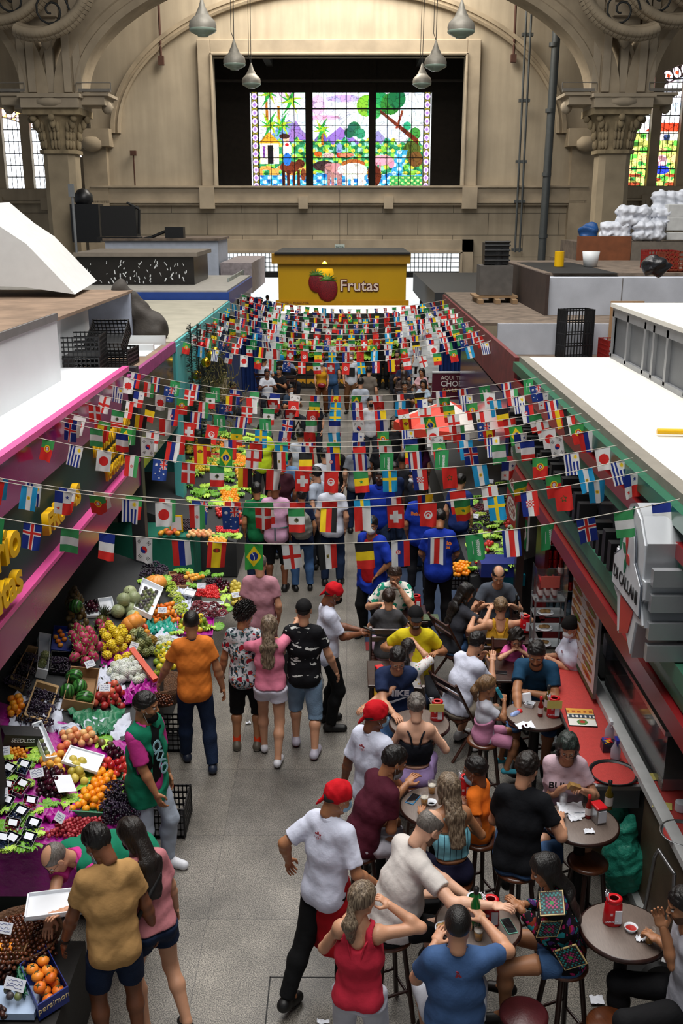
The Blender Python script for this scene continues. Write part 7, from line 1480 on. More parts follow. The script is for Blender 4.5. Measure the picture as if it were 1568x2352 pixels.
mb=MB();mb.bb((-.05,-.05,0),(.05,.05,.07));mb.bb((-.04,-.04,.07),(.04,.04,.075));o=T('skewer_tub',mb,M('tub_grey',S('#8f8a84'),.4,var=.6,vs=80),'clear tub of wooden skewers beside the yellow slips','tub');o.location=W(1528,1808,1.095)
mb=MB();mb.cyl((0,0,0),(0,0,.07),.045,n=18);o=T('white_cup',mb,whitetray,'white cup at the right frame edge of the counter','cup');o.location=W(1562,1860,1.095)
# table things
redh=M('holder_red',S('#c40f1a'),.3,bump=0,var=.04)
def straw_holder(px,py,z,label,rz=0,note=False):
 p=W(px,py,z);root=empty('straw_holder',p,rz);tag(root,label,'holder');mb=MB();mb.lathe([(0,0),(.062,0),(.066,.01),(.058,.15),(.05,.165)],n=26,sy=.85);mb.lathe([(.05,.165),(.056,.19),(.05,.2),(.03,.195)],n=26,sy=.85);mb.build('body',redh,root);mb=MB();mb.bb((.0,-.058,.03),(.045,-.052,.13));mb.build('napkin',cardw,root)
 mb=MB();r=np.random.RandomState(int(px))
 for k in range(9):a=r.uniform(2.4,4.0);mb.cyl((math.cos(a)*.04,math.sin(a)*.03,.12),(math.cos(a)*.055+r.normal()*.01,math.sin(a)*.04+r.normal()*.008,.225+r.uniform(-.02,.02)),.004,n=5)
 mb.build('straws',cardw,root);text('A TUDO DE BOM',.018,.001,cardw,frame((-.02,-.058,.045),(1,0,0),(0,0,1)),root,sx=.6);text('bauducco'[:0]or '≡',.04,.001,cardw,frame((-.025,-.056,.1),(1,0,0),(0,0,1)),root)
 if note:mb=MB();mb.bb((-.08,-.075,.12),(.06,-.072,.2));mb.build('yellow_note',cardy,root)
straw_holder(1270,1645,HT,'red straw holder with a yellow slip on the cherry table',note=True);straw_holder(1405,2118,HT,'red straw holder on the nearest empty round table');straw_holder(1124,2120,HT,'red straw holder the bald man reaches for');straw_holder(1003,1652,.92,'red straw holder with yellow card on the table of the navy shirt',note=True);straw_holder(1068,1832,HT,'red straw holder in front of the boy in orange');straw_holder(955,1400,.78,'small red holder on the table of the leaf shirt man');straw_holder(1205,1450,.92,'red straw holder on the wall side table')
def napkin_box(px,py,z,label,rz=0):
 root=empty('napkin_dispenser',W(px,py,z),rz);tag(root,label,'napkin dispenser');mb=MB();mb.bb((-.045,-.06,0),(.045,.06,.13));bevel(mb.build('steel_case',steel,root),.01);mb=MB();mb.bb((-.046,-.061,.13),(.046,.061,.15));bevel(mb.build('red_top',redh,root),.01);mb=MB();mb.bb((-.035,-.064,.02),(.035,-.06,.12));mb.build('napkins',cardw,root)
napkin_box(1372,1885,HT,'steel napkin dispenser with a red top on the table of the lettered shirt',.3);napkin_box(872,1560,.76,'napkin dispenser at the left edge of the yellow shirt table',.3)
bottle(W(1350,1878,HT),'thin red hot sauce bottle beside the napkin dispenser','hot');bottle(W(1396,1858,HT),'amber oil bottle behind the napkin dispenser','oil',s=1.25);bottle(W(1240,1645,HT),'red hot sauce bottle on the cherry table','hot');bottle(W(1257,1632,HT),'oil bottle with paper label on the cherry table','oil',s=1.3);bottle(W(1184,1408,.78),'dark beer bottle on the mustard top table','black',s=1.2)
def glass(px,py,z,label,beer=True,h=.11):
 root=empty('beer_glass' if beer else 'water_glass',W(px,py,z));tag(root,label,'glass');mb=MB();mb.lathe([(0,.003),(.026,.003),(.034,h),(.032,h),(.024,.006)],n=20);mb.build('tumbler',M('clear_glass',(.9,.93,.95),.03,trans=.95,alpha=.45,bump=0,var=0),root)
 if beer:mb=MB();mb.lathe([(0,.006),(.024,.006),(.0285,h*.6),(0,h*.6)],n=18);mb.build('beer',M('beer',S('#c98a1a'),.15,bump=0,trans=.2),root);mb=MB();mb.lathe([(0,h*.6),(.0285,h*.6),(.03,h*.72),(0,h*.72)],n=18);mb.build('foam_head',M('beer_foam',S('#e6dfd0'),.7,bump=0),root)
glass(991,1822,HT,'beer glass standing farther back on the maroon shirt table');glass(974,1850,HT,'beer glass in front on the maroon shirt table');glass(1098,2158,HT,'half full beer glass by the blue shirted man');glass(1292,1852,HT,'empty ribbed glass left on the lettered shirt table',False);glass(1361,1822,HT,'short glass with ice behind the white papers',False,.08)
mb=MB();mb.lathe([(0,0),(.03,0),(.045,.035),(.042,.035),(.028,.004)],n=20);o=T('sauce_cup',mb,whitetray,'small white cup of red sauce on the nearest table','cup');o.location=W(1448,2138,HT);mb=MB();mb.lathe([(0,.02),(.036,.022)],n=16);mb.build('sauce',M('sauce_red',S('#a5201a'),.3),o)
mb=MB();mb.lathe([(0,0),(.03,0),(.045,.03),(.042,.03),(.028,.004)],n=20);o=T('sauce_cup',mb,whitetray,'small white cup of red sauce beside the beer glasses','cup');o.location=W(990,1848,HT)
def phone(px,py,z,rz,label,c='#1c7fb8'):root=empty('phone',W(px,py,z),rz);tag(root,label,'phone');mb=MB();mb.bb((-.036,-.075,0),(.036,.075,.008));bevel(mb.build('case',M('case_'+c[1:],S(c),.4,bump=0),root),.004);mb=MB();mb.bb((-.032,-.07,.008),(.032,.07,.0095));mb.build('screen',M('phone_screen',(.01,.01,.012),.05,bump=0),root);return root
phone(948,1836,HT,-.5,'phone in a bright blue case on the maroon shirt table');phone(1168,2128,HT,.25,'phone with pale green case by the crochet jacket woman','#6fb8a0');phone(1148,1545,.76,1.4,'black phone lying on the dark table','#111111')
# green bottle in cooler
root=empty('bottle_cooler',W(1090,2120,HT));tag(root,'green plastic cooler holding a green beer bottle','cooler');mb=MB();mb.lathe([(0,0),(.05,0),(.062,.2),(.058,.2),(.046,.01)],n=26);mb.build('sleeve',M('cooler_green',S('#0f8a3c'),.35,bump=0),root);mb=MB();mb.lathe([(.056,.2),(.064,.205),(.05,.206)],n=26);mb.build('rim',cardw,root)
o=bottle(W(1090,2120,HT+.06),'green beer bottle standing in the green cooler','green',s=1.35)
plate(W(1022,2135,HT),'plate with orange food left of the blue shirted man',.07);plate(W(1325,1868,HT),'white paper plate with crumbs on the lettered shirt table',.08,False)
def papers(px,py,z,label,w_=.14,d_=.1,rz=0):
 mb=MB();n=6;r=np.random.RandomState(int(px));V=[(w_*(i/n-.5),d_*(j/n-.5),.004+abs(r.normal())*.012)for i in range(n+1)for j in range(n+1)];mb.add(V,[(i*(n+1)+j,(i+1)*(n+1)+j,(i+1)*(n+1)+j+1,i*(n+1)+j+1)for i in range(n)for j in range(n)],True);o=T('paper_napkin',mb,cardw,label,'napkin');o.location=W(px,py,z);o.rotation_euler[2]=rz
papers(1310,1858,HT,'crumpled white wrapping on the lettered shirt table',.2,.14);papers(1318,1880,HT,'flat white napkin at the table edge before the dark shirted man',.1,.08,.3);papers(1205,1668,HT,'white napkin with two cherries on it',.17,.11,.2);papers(1470,2160,HT,'small crumpled napkin on the nearest table',.06,.04);papers(1352,1912,HT,'yellow slips at the front of the lettered shirt table',.08,.05)
papers(1370,2300,.01,'crumpled napkin on the floor below the nearest table',.1,.08);papers(1468,2268,.01,'small white scrap on the floor by the counter',.05,.05);papers(180,2340,.01,'scrap of paper at the bottom of the aisle',.05,.04);papers(742,2350,.01,'white scrap on the floor at the bottom centre',.09,.03);papers(570,1662,.01,'white scrap on the floor behind the pink shirted girl',.06,.03)
for x,y in((1200,1668),(1208,1665)):o=link('cherry',fruit_mesh('cherry')[0]);o.scale=(1.1,)*3;o.location=W(x,y,HT+.03);tag(o,'dark cherry on the white napkin','cherry','two cherries on the napkin')
root=empty('foam_clamshell',W(1216,1622,HT),.3);tag(root,'open white foam clamshell box on the cherry table','food box');mb=MB();mb.lathe([(0,0),(.05,0),(.062,.035),(.058,.035),(.046,.006)],n=4,sm=False);mb.build('base',whitetray,root);mb=MB();mb.box((0,.07,.06),(.09,.03,.09),rx=-.3);bevel(mb.build('lid',whitetray,root),.01)
root=empty('toy_bottle',W(1190,1636,HT),-.8);root.rotation_euler[0]=R(90);tag(root,'pale blue and red toy bottle lying on the cherry table','bottle');mb=MB();mb.lathe([(0,0),(.022,0),(.026,.03),(.026,.1),(.0,.12)],n=14);mb.build('bottle_body',M('toy_blue',S('#8fa5d8'),.3),root);mb=MB();mb.sph((0,0,-.02),.03,12);mb.build('red_cap',M('toy_red',S('#c9181e'),.5),root)
mb=MB();[mb.bb((-.17,-.1+.002*i,.002*i),(.17,.1,.002*i+.002))for i in range(2)];o=T('magazine',mb,M('magazine',S('#4a5a3a'),.4,var=.7,vs=25),'magazine lying beside the small red holder','magazine');o.location=W(975,1418,.77)
glass(940,1402,.76,'empty ribbed glass beside the small red holder',False)
# bags, hand truck
def blob(name,loc,prims,mat,label,cat,wv=.02,h=.02,seed=1,lo=(-.5,-.5,-.05),hi=(.5,.5,.9)):
 s_=SDF(lo,hi,h);[s_.ell(*p,.06)for p in prims];s_.wave(wv,24,seed);s_.wave(wv*.5,60,seed+1);s_.plane((0,0,.003),(0,0,-1));V,F=s_.mesh();o=link(name,mesh_from(name,V,F,mat));o.location=loc;return tag(o,label,cat)
gb=M('green_bag',S('#3cb096'),.25,bump=.9,bs=26,trans=.25,var=.25,vs=8)
p=W(1430,2000,.25);blob('rubbish_bag',(p.x,p.y,.03),[((0,0,.28),(.2,.17,.27)),((-.02,0,.55),(.1,.08,.14)),((.02,0,.68),(.05,.05,.08))],gb,'full translucent green rubbish bag beside the empty stool','rubbish bag',.014,.014,3)
p=W(1440,1905,.4);blob('rubbish_bag',(p.x,p.y+.1,.03),[((0,0,.32),(.2,.15,.3)),((0,0,.66),(.08,.07,.14))],gb,'green rubbish bag standing behind the full one','rubbish bag',.014,.014,6)
root=empty('hand_truck',(2.3,6.35,0),.1);tag(root,'folded hand truck leaning on the counter front','hand truck');mb=MB();mb.tube([(-.0,-.2,.1),(.06,-.2,.9),(.07,-.17,.98),(.07,.12,.98),(.06,.15,.9),(0,.15,.1)],.015,8);mb.build('frame_tube',steel,root)
for y in(-.24,.19):mb=MB();mb.cyl((0,y,.12),(0,y+.05,.12),.12,n=22);mb.build('wheel',black,root);mb=MB();mb.cyl((0,y-.004,.12),(0,y+.054,.12),.05,n=14);mb.build('hub',greym,root)
mb=MB();mb.bb((-.2,-.2,.02),(.02,.18,.04));mb.build('toe_plate',black,root)
p=W(1365,1945,.2);mb=MB();mb.bb((-.14,-.06,0),(.14,.06,.26));mb.tube([(-.06,-.06,.26),(-.05,-.06,.34),(.05,-.06,.34),(.06,-.06,.26)],.004,5);o=T('paper_bag',mb,M('kraft_bag',S('#6b5238'),.8),'brown paper bag on the floor behind the empty stool','bag');o.location=(p.x,p.y,.03)
p=W(1185,1745,.25);blob('backpack',(p.x,p.y,.03),[((0,0,.25),(.14,.12,.24))],M('backpack_black',S('#0c0c0e'),.4),'black handbag hanging by the stool of the small girl','bag',.01,.015,8)
# floor tape and mats
yt=M('yellow_tape',S('#d8a418'),.6,var=.2,bump=0);Q=[W(x,y,.004)for x,y in((853,1478),(860,1478),(866,1556),(859,1556))]
mb=MB();a=W(856,1476,0);mb.bb((a.x-.03,9.2,.001),(a.x+.03,12.1,.005));mb.bb((a.x-.03,12.05,.001),(2.0,12.12,.005));tag(mb.build('floor_tape',yt),'yellow tape line marked on the floor round the dining area','floor tape')
mb=MB();a=W(838,1450,0);mb.bb((a.x,12.15,.001),(2.2,12.42,.008));tag(mb.build('red_runner',M('red_rubber',S('#7a1a1c'),.7)),'strip of red flooring at the edge of the blue mat','floor mat');mb=MB();mb.bb((W(835,1400,0).x,12.42,.001),(2.2,17.5,.008));tag(mb.build('blue_mat',M('blue_rubber',S('#22344e'),.75,var=.2,vs=5)),'dark blue floor mat under the right hand vendors','floor mat')
mb=MB();q=W(705,2325,0);mb.bb((q.x-.3,q.y-.3,.001),(q.x-.29,q.y+.35,.003));mb.bb((q.x+.32,q.y-.3,.001),(q.x+.33,q.y+.35,.003));mb.bb((q.x-.3,q.y+.34,.001),(q.x+.33,q.y+.35,.003));tag(mb.build('floor_hatch',black),'outline of a square hatch in the granite at the bottom centre','floor hatch')
# red umbrella
root=empty('table_umbrella',(1.85,18.3,0));tag(root,'red and white parasol over the far right tables','parasol');mb=MB();n=8;Rr=.98
for k in range(n):
 a,b=2*math.pi*k/n,2*math.pi*(k+1)/n;mb.i=k%3==0;mb.add([(0,0,2.25),(Rr*math.cos(a),Rr*math.sin(a),1.85),(Rr*math.cos(b),Rr*math.sin(b),1.85)],[(0,1,2)],False);mb.add([(Rr*math.cos(a),Rr*math.sin(a),1.85),(Rr*math.cos(a),Rr*math.sin(a),1.7),(Rr*math.cos(b),Rr*math.sin(b),1.7),(Rr*math.cos(b),Rr*math.sin(b),1.85)],[(0,1,2,3)],False)
mb.build('canopy',[M('umbrella_red',S('#d8402c'),.6,bump=.1),M('umbrella_white',S('#e0d8d0'),.6,bump=.1)],root);mb=MB();mb.cyl((0,0,0),(0,0,2.3),.02,n=8);mb.build('pole',greym,root)
# kiosk counter with produce and yellow cartons
root=empty('kiosk_counter',(0,33,0));tag(root,'low stand of yellow printed cartons at the end of the aisle','display stand');PB(root,'body',(-2.3,32.6,0),(2.0,33.8,.9),black)
def carton_img(u,v):i=np.zeros(u.shape+(3,));i[:]=hexs('#1c1a12');i[(v>.25)&(v<.8)]=hexs('#c98f1a');i[(np.sin(u*14)*.1+.6<v)&(v<.8)]=hexs('#2a2412');return i
for r_ in range(2):
 for k in range(9):
  o=raster('fruit_carton',(0,0,0),(.44,0,0),(0,0,-.38),14,12,carton_img,paintm);o.location=(-2.28+k*.47,32.58,.84-.42*r_);tag(o,'black and yellow carton stacked at the end of the aisle','box','yellow cartons at the end of the aisle');sm=o.modifiers.new('s','SOLIDIFY');sm.thickness=.2;sm.offset=-1
for i in range(60):lettuce(0,0,'green leaves heaped on the far carton stand',loc=Vector((rng.uniform(-2.2,1.9),rng.uniform(32.65,33.7),.95+.5*rng.rand())),size=.26,group='leaves on the far carton stand')
m1=fruit_mesh('lemon')[0];m2=fruit_mesh('orange')[0];m3=fruit_mesh('apple')[0]
for i in range(90):k=rng.randint(0,3);o=link(('lemon','orange','apple')[k],(m1,m2,m3)[k]);o.scale=(1.8,)*3;o.location=(rng.uniform(-2.2,1.9),rng.uniform(32.65,33.7),1.0+.5*rng.rand());tag(o,('yellow','orange','red')[k]+' fruit on the far carton stand','fruit',('yellow','orange','red')[k]+' fruit on the far carton stand')
# ---------------- people ----------------
def pattern(name,base,layers,rough=.85):
 m=M('cloth_'+name,S(base),rough,var=0,bump=.28,bs=15,spec=.25);nt=m.node_tree;N=nt.nodes;L=nt.links;b=N['Principled BSDF'];tc=N.new('ShaderNodeTexCoord')
 nz=N.new('ShaderNodeTexNoise');nz.inputs['Scale'].default_value=9;nz.inputs['Detail'].default_value=4;L.new(tc.outputs['Object'],nz.inputs['Vector']);prev=None
 for i,(sc_,th,col,st,dist)in enumerate(layers):
  mp=N.new('ShaderNodeMapping');mp.inputs['Scale'].default_value=st;mp.inputs['Location'].default_value=(i*3.3,i*1.7,i*2.1);L.new(tc.outputs['Object'],mp.inputs[0])
  ad=N.new('ShaderNodeMix');ad.data_type='VECTOR';ad.inputs['Factor'].default_value=dist;L.new(mp.outputs[0],ad.inputs['A']);L.new(nz.outputs['Color'],ad.inputs['B'])
  v=N.new('ShaderNodeTexVoronoi');v.inputs['Scale'].default_value=sc_;L.new(ad.outputs['Result'],v.inputs['Vector'])
  c=N.new('ShaderNodeMath');c.operation='LESS_THAN';c.inputs[1].default_value=th;L.new(v.outputs['Distance'],c.inputs[0])
  mx=N.new('ShaderNodeMix');mx.data_type='RGBA';L.new(c.outputs[0],mx.inputs['Factor']);mx.inputs['B'].default_value=(*S(col),1)
  if prev is None:mx.inputs['A'].default_value=(*S(base),1)
  else:L.new(prev,mx.inputs['A'])
  prev=mx.outputs['Result']
 L.new(prev,b.inputs['Base Color']);return m
floral=pattern('floral','#c9cdd4',[(26,.42,'#2c3a44',(1,1,.45),.12),(30,.32,'#6f8a8c',(.5,1,1),.12),(11,.30,'#9c1c2c',(1,1,1),.1),(24,.18,'#d97a3c',(1,1,1),.1)])
tropic=pattern('tropic','#111217',[(20,.34,'#c9cac6',(.35,1,1.3),.12),(26,.2,'#111217',(1,.4,1),.1)])
def banded(m,freq=5.2): # black bands across the leaf rows
 nt=m.node_tree;N=nt.nodes;L=nt.links;b=N['Principled BSDF'];src=b.inputs['Base Color'].links[0].from_socket;tc=N.new('ShaderNodeTexCoord');sp=N.new('ShaderNodeSeparateXYZ');L.new(tc.outputs['Object'],sp.inputs[0])
 a=N.new('ShaderNodeMath');a.operation='MULTIPLY';a.inputs[1].default_value=freq;L.new(sp.outputs[2],a.inputs[0]);f=N.new('ShaderNodeMath');f.operation='FRACT';L.new(a.outputs[0],f.inputs[0]);g_=N.new('ShaderNodeMath');g_.operation='LESS_THAN';g_.inputs[1].default_value=.38;L.new(f.outputs[0],g_.inputs[0])
 mx=N.new('ShaderNodeMix');mx.data_type='RGBA';L.new(g_.outputs[0],mx.inputs['Factor']);L.new(src,mx.inputs['A']);mx.inputs['B'].default_value=(.004,.004,.006,1);L.new(mx.outputs['Result'],b.inputs['Base Color'])
banded(tropic)
leafy=pattern('leafy','#d9d8cf',[(13,.40,'#1f8f72',(1,.5,1),.14),(19,.25,'#146a58',(.5,1,1),.12)])
smallfl=pattern('small_floral','#d5d2d0',[(17,.25,'#a8283a',(1,1,1),.1),(21,.22,'#2f8a6a',(1,1,1),.1),(23,.2,'#c9a83a',(1,1,1),.1)])
crochet=pattern('crochet','#0c0b12',[(10,.33,'#7a2a16',(1,1,.6),.14),(16,.30,'#1f7f86',(.7,1,1),.12),(19,.26,'#a8185c',(1,1,1),.12),(14,.24,'#4a2a6a',(1,.6,1),.12),(34,.13,'#c9b88a',(1,1,1),.04)])
stripes=pattern('blue_stripe','#7fc4d6',[(6,.0,'#ffffff',(1,1,1),0)])
def vstripe(m,col,freq=22,w_=.12):
 nt=m.node_tree;N=nt.nodes;L=nt.links;b=N['Principled BSDF'];src=b.inputs['Base Color'].links[0].from_socket;tc=N.new('ShaderNodeTexCoord');sp=N.new('ShaderNodeSeparateXYZ');L.new(tc.outputs['Object'],sp.inputs[0])
 a=N.new('ShaderNodeMath');a.operation='MULTIPLY';a.inputs[1].default_value=freq;L.new(sp.outputs[0],a.inputs[0]);f=N.new('ShaderNodeMath');f.operation='FRACT';L.new(a.outputs[0],f.inputs[0]);g_=N.new('ShaderNodeMath');g_.operation='LESS_THAN';g_.inputs[1].default_value=w_;L.new(f.outputs[0],g_.inputs[0])
 mx=N.new('ShaderNodeMix');mx.data_type='RGBA';L.new(g_.outputs[0],mx.inputs['Factor']);L.new(src,mx.inputs['A']);mx.inputs['B'].default_value=(*S(col),1);L.new(mx.outputs['Result'],b.inputs['Base Color'])
vstripe(stripes,'#14304a')
denim=M('denim',S('#1c2a44'),.85,var=.35,vs=6,bump=.3,bs=90,spec=.2);denim_l=M('denim_light',S('#7f9ab5'),.85,var=.2,vs=7,bump=.3,bs=90,spec=.2);denim_m=M('denim_mid',S('#41618c'),.85,var=.3,vs=6,bump=.3,bs=90,spec=.2)
def print_text(I,s_,size,up_,col,back=False,dx=0,rot=0,sx=1,bold=.004,nm='print',depth=None):
 f=I['Rt'][:,1]*(-1 if back else 1);r_=I['Rt'][:,0]*(-1 if not back else 1);u_=I['Rt'][:,2];d=(.128 if depth is None else depth)*I['s']*(.6+.4*I['b'])
 if not back:f=I['Rt'][:,1]
 o=I['ch']+u_*up_*I['s']+f*d+r_*dx+I['off'];x=r_*math.cos(rot)+u_*math.sin(rot);y=-r_*math.sin(rot)+u_*math.cos(rot)
 t_=text(s_,size,.0015,M('print_'+col[1:],S(col),.7,bump=0),frame(o,x,y),None,name=nm,sx=sx,off=bold);t_.parent=I['P'];return t_
def stool_for(I,label,z=.72,r=.16):
 c=I['off']+I['pel'];stool(c[0],c[1]-0*.02,label,z,r=r);return I
def chair_for(I,face,label,dz=0):c=I['off']+I['pel'];fold_chair(c[0]-math.sin(R(face))*-.06,c[1]+math.cos(R(face))*.06,-R(face),label);return I
WHT='#d6dbee'
# standing, left and centre
I=person('man in a mustard tan T-shirt and navy shorts at the bottom left, seen from behind',205,1897,-22,1.78,hyaw=-35,hpitch=30,lean=8,sk='brown',hair='short',tc='#b28a56',bot='shorts',bmat=denim,mask='_blue',build=1.12,lh=(-.33,.2,.78),rh=(.3,.1,.8),shoes='#1b1210',sole='#1b1210',hem=-.2)
mb=MB();a=I['arms'][0];p_=a[2]-.02*nrm(a[2]-a[1])+I['off'];d_=nrm(a[2]-a[1]);mb.cyl(p_-d_*.012,p_+d_*.012,.034,n=16);mb.build('watch',black,I['P'])
I=person('woman in a dusty pink T-shirt with a black shoulder strap and denim shorts',283,1885,-38,1.66,hyaw=-28,hpitch=32,lean=10,fem=True,sk='light',hair='long',hc='dark',tc='#c07a80',bot='mini',bmat=denim,mask='black',rh=(.26,.12,.78),lf=(-.12,-.02,.09),rf=(.12,-.22,.13),shoes='#101012',sole='#c9c9c9',extra={'slip':1},build=1.08)
mb=MB();o_=I['off'];q_=[I['nk']-I['Rt'][:,2]*.03-I['Rt'][:,0]*-.09+o_,I['ch']+I['Rt'][:,2]*.12-I['Rt'][:,1]*.125+I['Rt'][:,0]*.05+o_,I['ch']-I['Rt'][:,1]*.15-I['Rt'][:,0]*.08+o_,I['pel']+I['Rt'][:,2]*.06-I['Rt'][:,1]*.1-I['Rt'][:,0]*.2+o_]
mb.tube([Vector(x)for x in q_],.016,6);mb.build('bag_strap',black,I['P'])
I=person('bald vendor in a green waistcoat and pink shirt bending over the chestnut basket',100,1962,215,1.7,lean=62,hpitch=18,hyaw=15,hair='fringe',hc='grey',sk='light',top='tee',tc='#c23b8e',bot='long',bc='#0d0e12',glasses=True,rh=('px',108,2140,.84),lh=('px',150,2092,1.0),rp=(.3,.2,1),build=1.15,at=None)
def vest(I,col='#127a58',pink='#c9388e'):
 Rt=I['Rt'];s=I['s'];V_=SDF(np.min([I['pel'],I['nk']],0)-.36,np.max([I['pel'],I['nk']],0)+.36,.011);k=.6+.4*I['b']
 I['torso'](V_,.03);V_.cap(I['pel']-I['Rs'][:,2]*.18,I['ch'],.15*k,.135*k,.04,Rt[:,0],1.42)
 for ar in I['arms']:V_.cap(ar[0]+(ar[1]-ar[0])*.7,ar[1],.09,.09,.01,op='s')
 V_.cap(I['nk']+Rt[:,2]*.01,I['nk']+Rt[:,2]*.3,.075,.12,.01,op='s');V_.cap(I['nk']+Rt[:,1]*.13,I['pel']+Rt[:,1]*.17,.05,.09,.01,op='s');V_.wave(.005,34,3);V_.plane(I['pel']-I['Rs'][:,2]*.2*s,-I['Rs'][:,2]);v,f=V_.mesh();o=link('waistcoat',mesh_from('waistcoat',v+I['off'],f,cloth('vest_green',col)),I['P']);o['label']='green waistcoat'
 K=SDF(I['nk']-.2,I['nk']+.2,.01);K.cap(I['nk']-Rt[:,2]*.05,I['nk']+Rt[:,2]*.03,.1,.075,0,Rt[:,0],1.35,flat=True);K.cap(I['nk']-Rt[:,2]*.1,I['nk']+Rt[:,2]*.2,.06,.064,0,op='s');K.cap(I['nk']+Rt[:,1]*.05,I['nk']+Rt[:,1]*.3,.05,.08,0,op='s');v,f=K.mesh();o=link('collar',mesh_from('collar',v+I['off'],f,cloth('pink_collar',pink)),I['P']);o['label']='pink collar'
 for ar in I['arms']:
  K=SDF(np.minimum(ar[0],ar[1])-.12,np.maximum(ar[0],ar[1])+.12,.01);K.cap(ar[0]+(ar[1]-ar[0])*.12,ar[0]+(ar[1]-ar[0])*.85,.073,.07,0,flat=True);v,f=K.mesh();o=link('sleeve',mesh_from('sleeve',v+I['off'],f,cloth('pink_collar',pink)),I['P']);o['label']='bright pink sleeve'
vest(I,'#12795a')
mb=MB();[mb.bb(a,b)for a,b in(((-.19,-.13,0),(.19,.13,.01)),((-.19,-.13,0),(.19,-.12,.035)),((-.19,.12,0),(.19,.13,.035)),((-.19,-.13,0),(-.18,.13,.035)),((.18,-.13,0),(.19,.13,.035)))];o=T('foam_tray',mb,whitetray,'white foam tray held by the bald vendor','tray');o.location=W(126,2080,1.0);o.rotation_euler=(0,0,.2)
I=person('vendor in a green waistcoat over a black T-shirt with pale jeans, looking right',338,1592,118,1.74,hyaw=-25,hpitch=8,sk='tan',hair='short',beard=True,tc='#c9388e',bot='long',bc='#a9b4c4',mask='_black',shoes='#d9dbe2',sole='#e9e9ec',rh=(.14,.22,.86),lh=(-.22,.05,.82),build=1.1,lf=(-.12,.08,.085),rf=(.12,-.1,.085));vest(I)
K=SDF(I['pel']-.4,I['nk']+.25,.01);I['torso'](K,.021);K.cap(I['nk']+I['Rt'][:,2]*.01,I['nk']+I['Rt'][:,2]*.3,.07,.1,.01,op='s');K.plane(I['pel']+I['fwd']*.03,-I['fwd']);K.plane(I['pel']-np.array([0,0,.17]),(0,0,-1));v,f=K.mesh();o=link('tee_shirt',mesh_from('tee_shirt',v+I['off'],f,cloth('0d0d0f','#0d0d0f')),I['P']);o['label']='black printed T-shirt'
print_text(I,'CKXO',.13,-.03,'#9fd0dc',rot=-1.25,depth=.152)
I=person('man in an orange polo shirt and dark jeans walking away',438,1403,-14,1.76,hyaw=6,sk='tan',hair='crop',tc='#d8792c',bot='jeans',bmat=denim,extra={'collar':'#2a3440'},build=1.15,lh=(-.36,.22,.88),rh=(.3,.0,.84),lf=(-.10,.18,.085),rf=(.14,-.12,.09),shoes='#1a2438',sole='#15181f')
I=person('person in a floral shirt and black shorts with curly hair, seen from behind',548,1380,2,1.68,hyaw=30,hpitch=14,sk='tan',hair='curly',tmat=floral,bot='bermuda',bc='#0b0b0e',socks='#e0421c',shoes='#5c5448',sole='#b9b3a6',mask='white',rh=('px',622,1455,1.32),rp=(.6,-.6,-.2),lh=(-.27,.05,.84),build=1.1,hem=-.2,at=(-1.08,9.62))
I=person('long haired girl in a pink T-shirt and white shorts between two friends',607,1397,2,1.62,fem=True,sk='light',hair='long',hc='ash',tc='#e0809a',bot='mini',bc='#d4d3e2',shoes='#d5d5dc',sole='#e5e5e8',rh=('px',690,1412,1.42),rp=(.8,-.4,.1),lh=('px',560,1450,1.3),lf=(-.1,.12,.09),rf=(.09,-.2,.09),build=1.12,at=(-.80,9.45))
I=person('man in a black cap and black shirt with white palm leaves, pale denim shorts',665,1363,4,1.74,sk='light',hair='cap',tmat=tropic,bot='bermuda',bmat=denim_l,shoes='#b9b4c4',sole='#8a2a3a',lf=(-.11,.1,.09),rf=(.12,-.16,.09),rh=(.34,.1,.88),lh=(-.3,.25,.95),build=1.25,hem=-.16,at=(-.45,9.6))
p=W(718,1540,.75);blob('shopping_bag',(p.x,p.y,.32),[((0,0,.28),(.11,.09,.26)),((0,0,.55),(.05,.04,.12))],M('bag_clear',(.75,.78,.8),.2,trans=.5,bump=.8,bs=20,var=0),'translucent white carrier bag held by the man in the black cap','bag',.012,.016,4)
root=empty('trolley',W(672,1620,.0));tag(root,'small black wheeled trolley in front of the man in the black cap','trolley')
for x in(-.24,.24):mb=MB();mb.cyl((x-.02,.3,.11),(x+.02,.3,.11),.11,n=20);mb.build('wheel',black,root)
mb=MB();mb.bb((-.22,.2,.15),(.22,.5,.6));bevel(mb.build('bag_body',black,root),.03)
I=person('balding man in a dusty pink T-shirt seen from behind, left of the aisle centre',597,1272,3,1.74,sk='light',hair='fringe',hc='grey',tc='#b5828e',bot='long',bc='#15151a',build=1.22)
WA=dict(sk='brown',hair='bandana',top='shirt',tc=WHT,bot='long',bc='#0b0c0e',shoes='#0d0d0e',sole='#0d0d0e')
I=person('waiter with a red bandana and black mask looking at his phone',777,1342,78,1.74,mask='black',hpitch=28,rh=(.03,.36,1.12),lh=(-.07,.38,1.12),lcurl='grip',rcurl='grip',**WA)
ph=phone(0,0,.1,-1.2,'phone in the hands of the standing waiter','#15171a');h_=(I['arms'][0][2]+I['arms'][1][2])/2+I['off']+I['fwd']*.1;ph.location=(h_[0],h_[1],h_[2]+.02);ph.rotation_euler[0]=-.5
I=person('waiter with a red bandana and blue mask standing behind the maroon T-shirt man',872,1612,45,1.74,mask='blue',hyaw=25,hpitch=14,rh=(.25,.15,.95),lh=(-.3,-.05,.84),**WA);print_text(I,'*',.12,.15,'#a5404a',back=True)
WB=dict(WA);WB['sk']='tan'
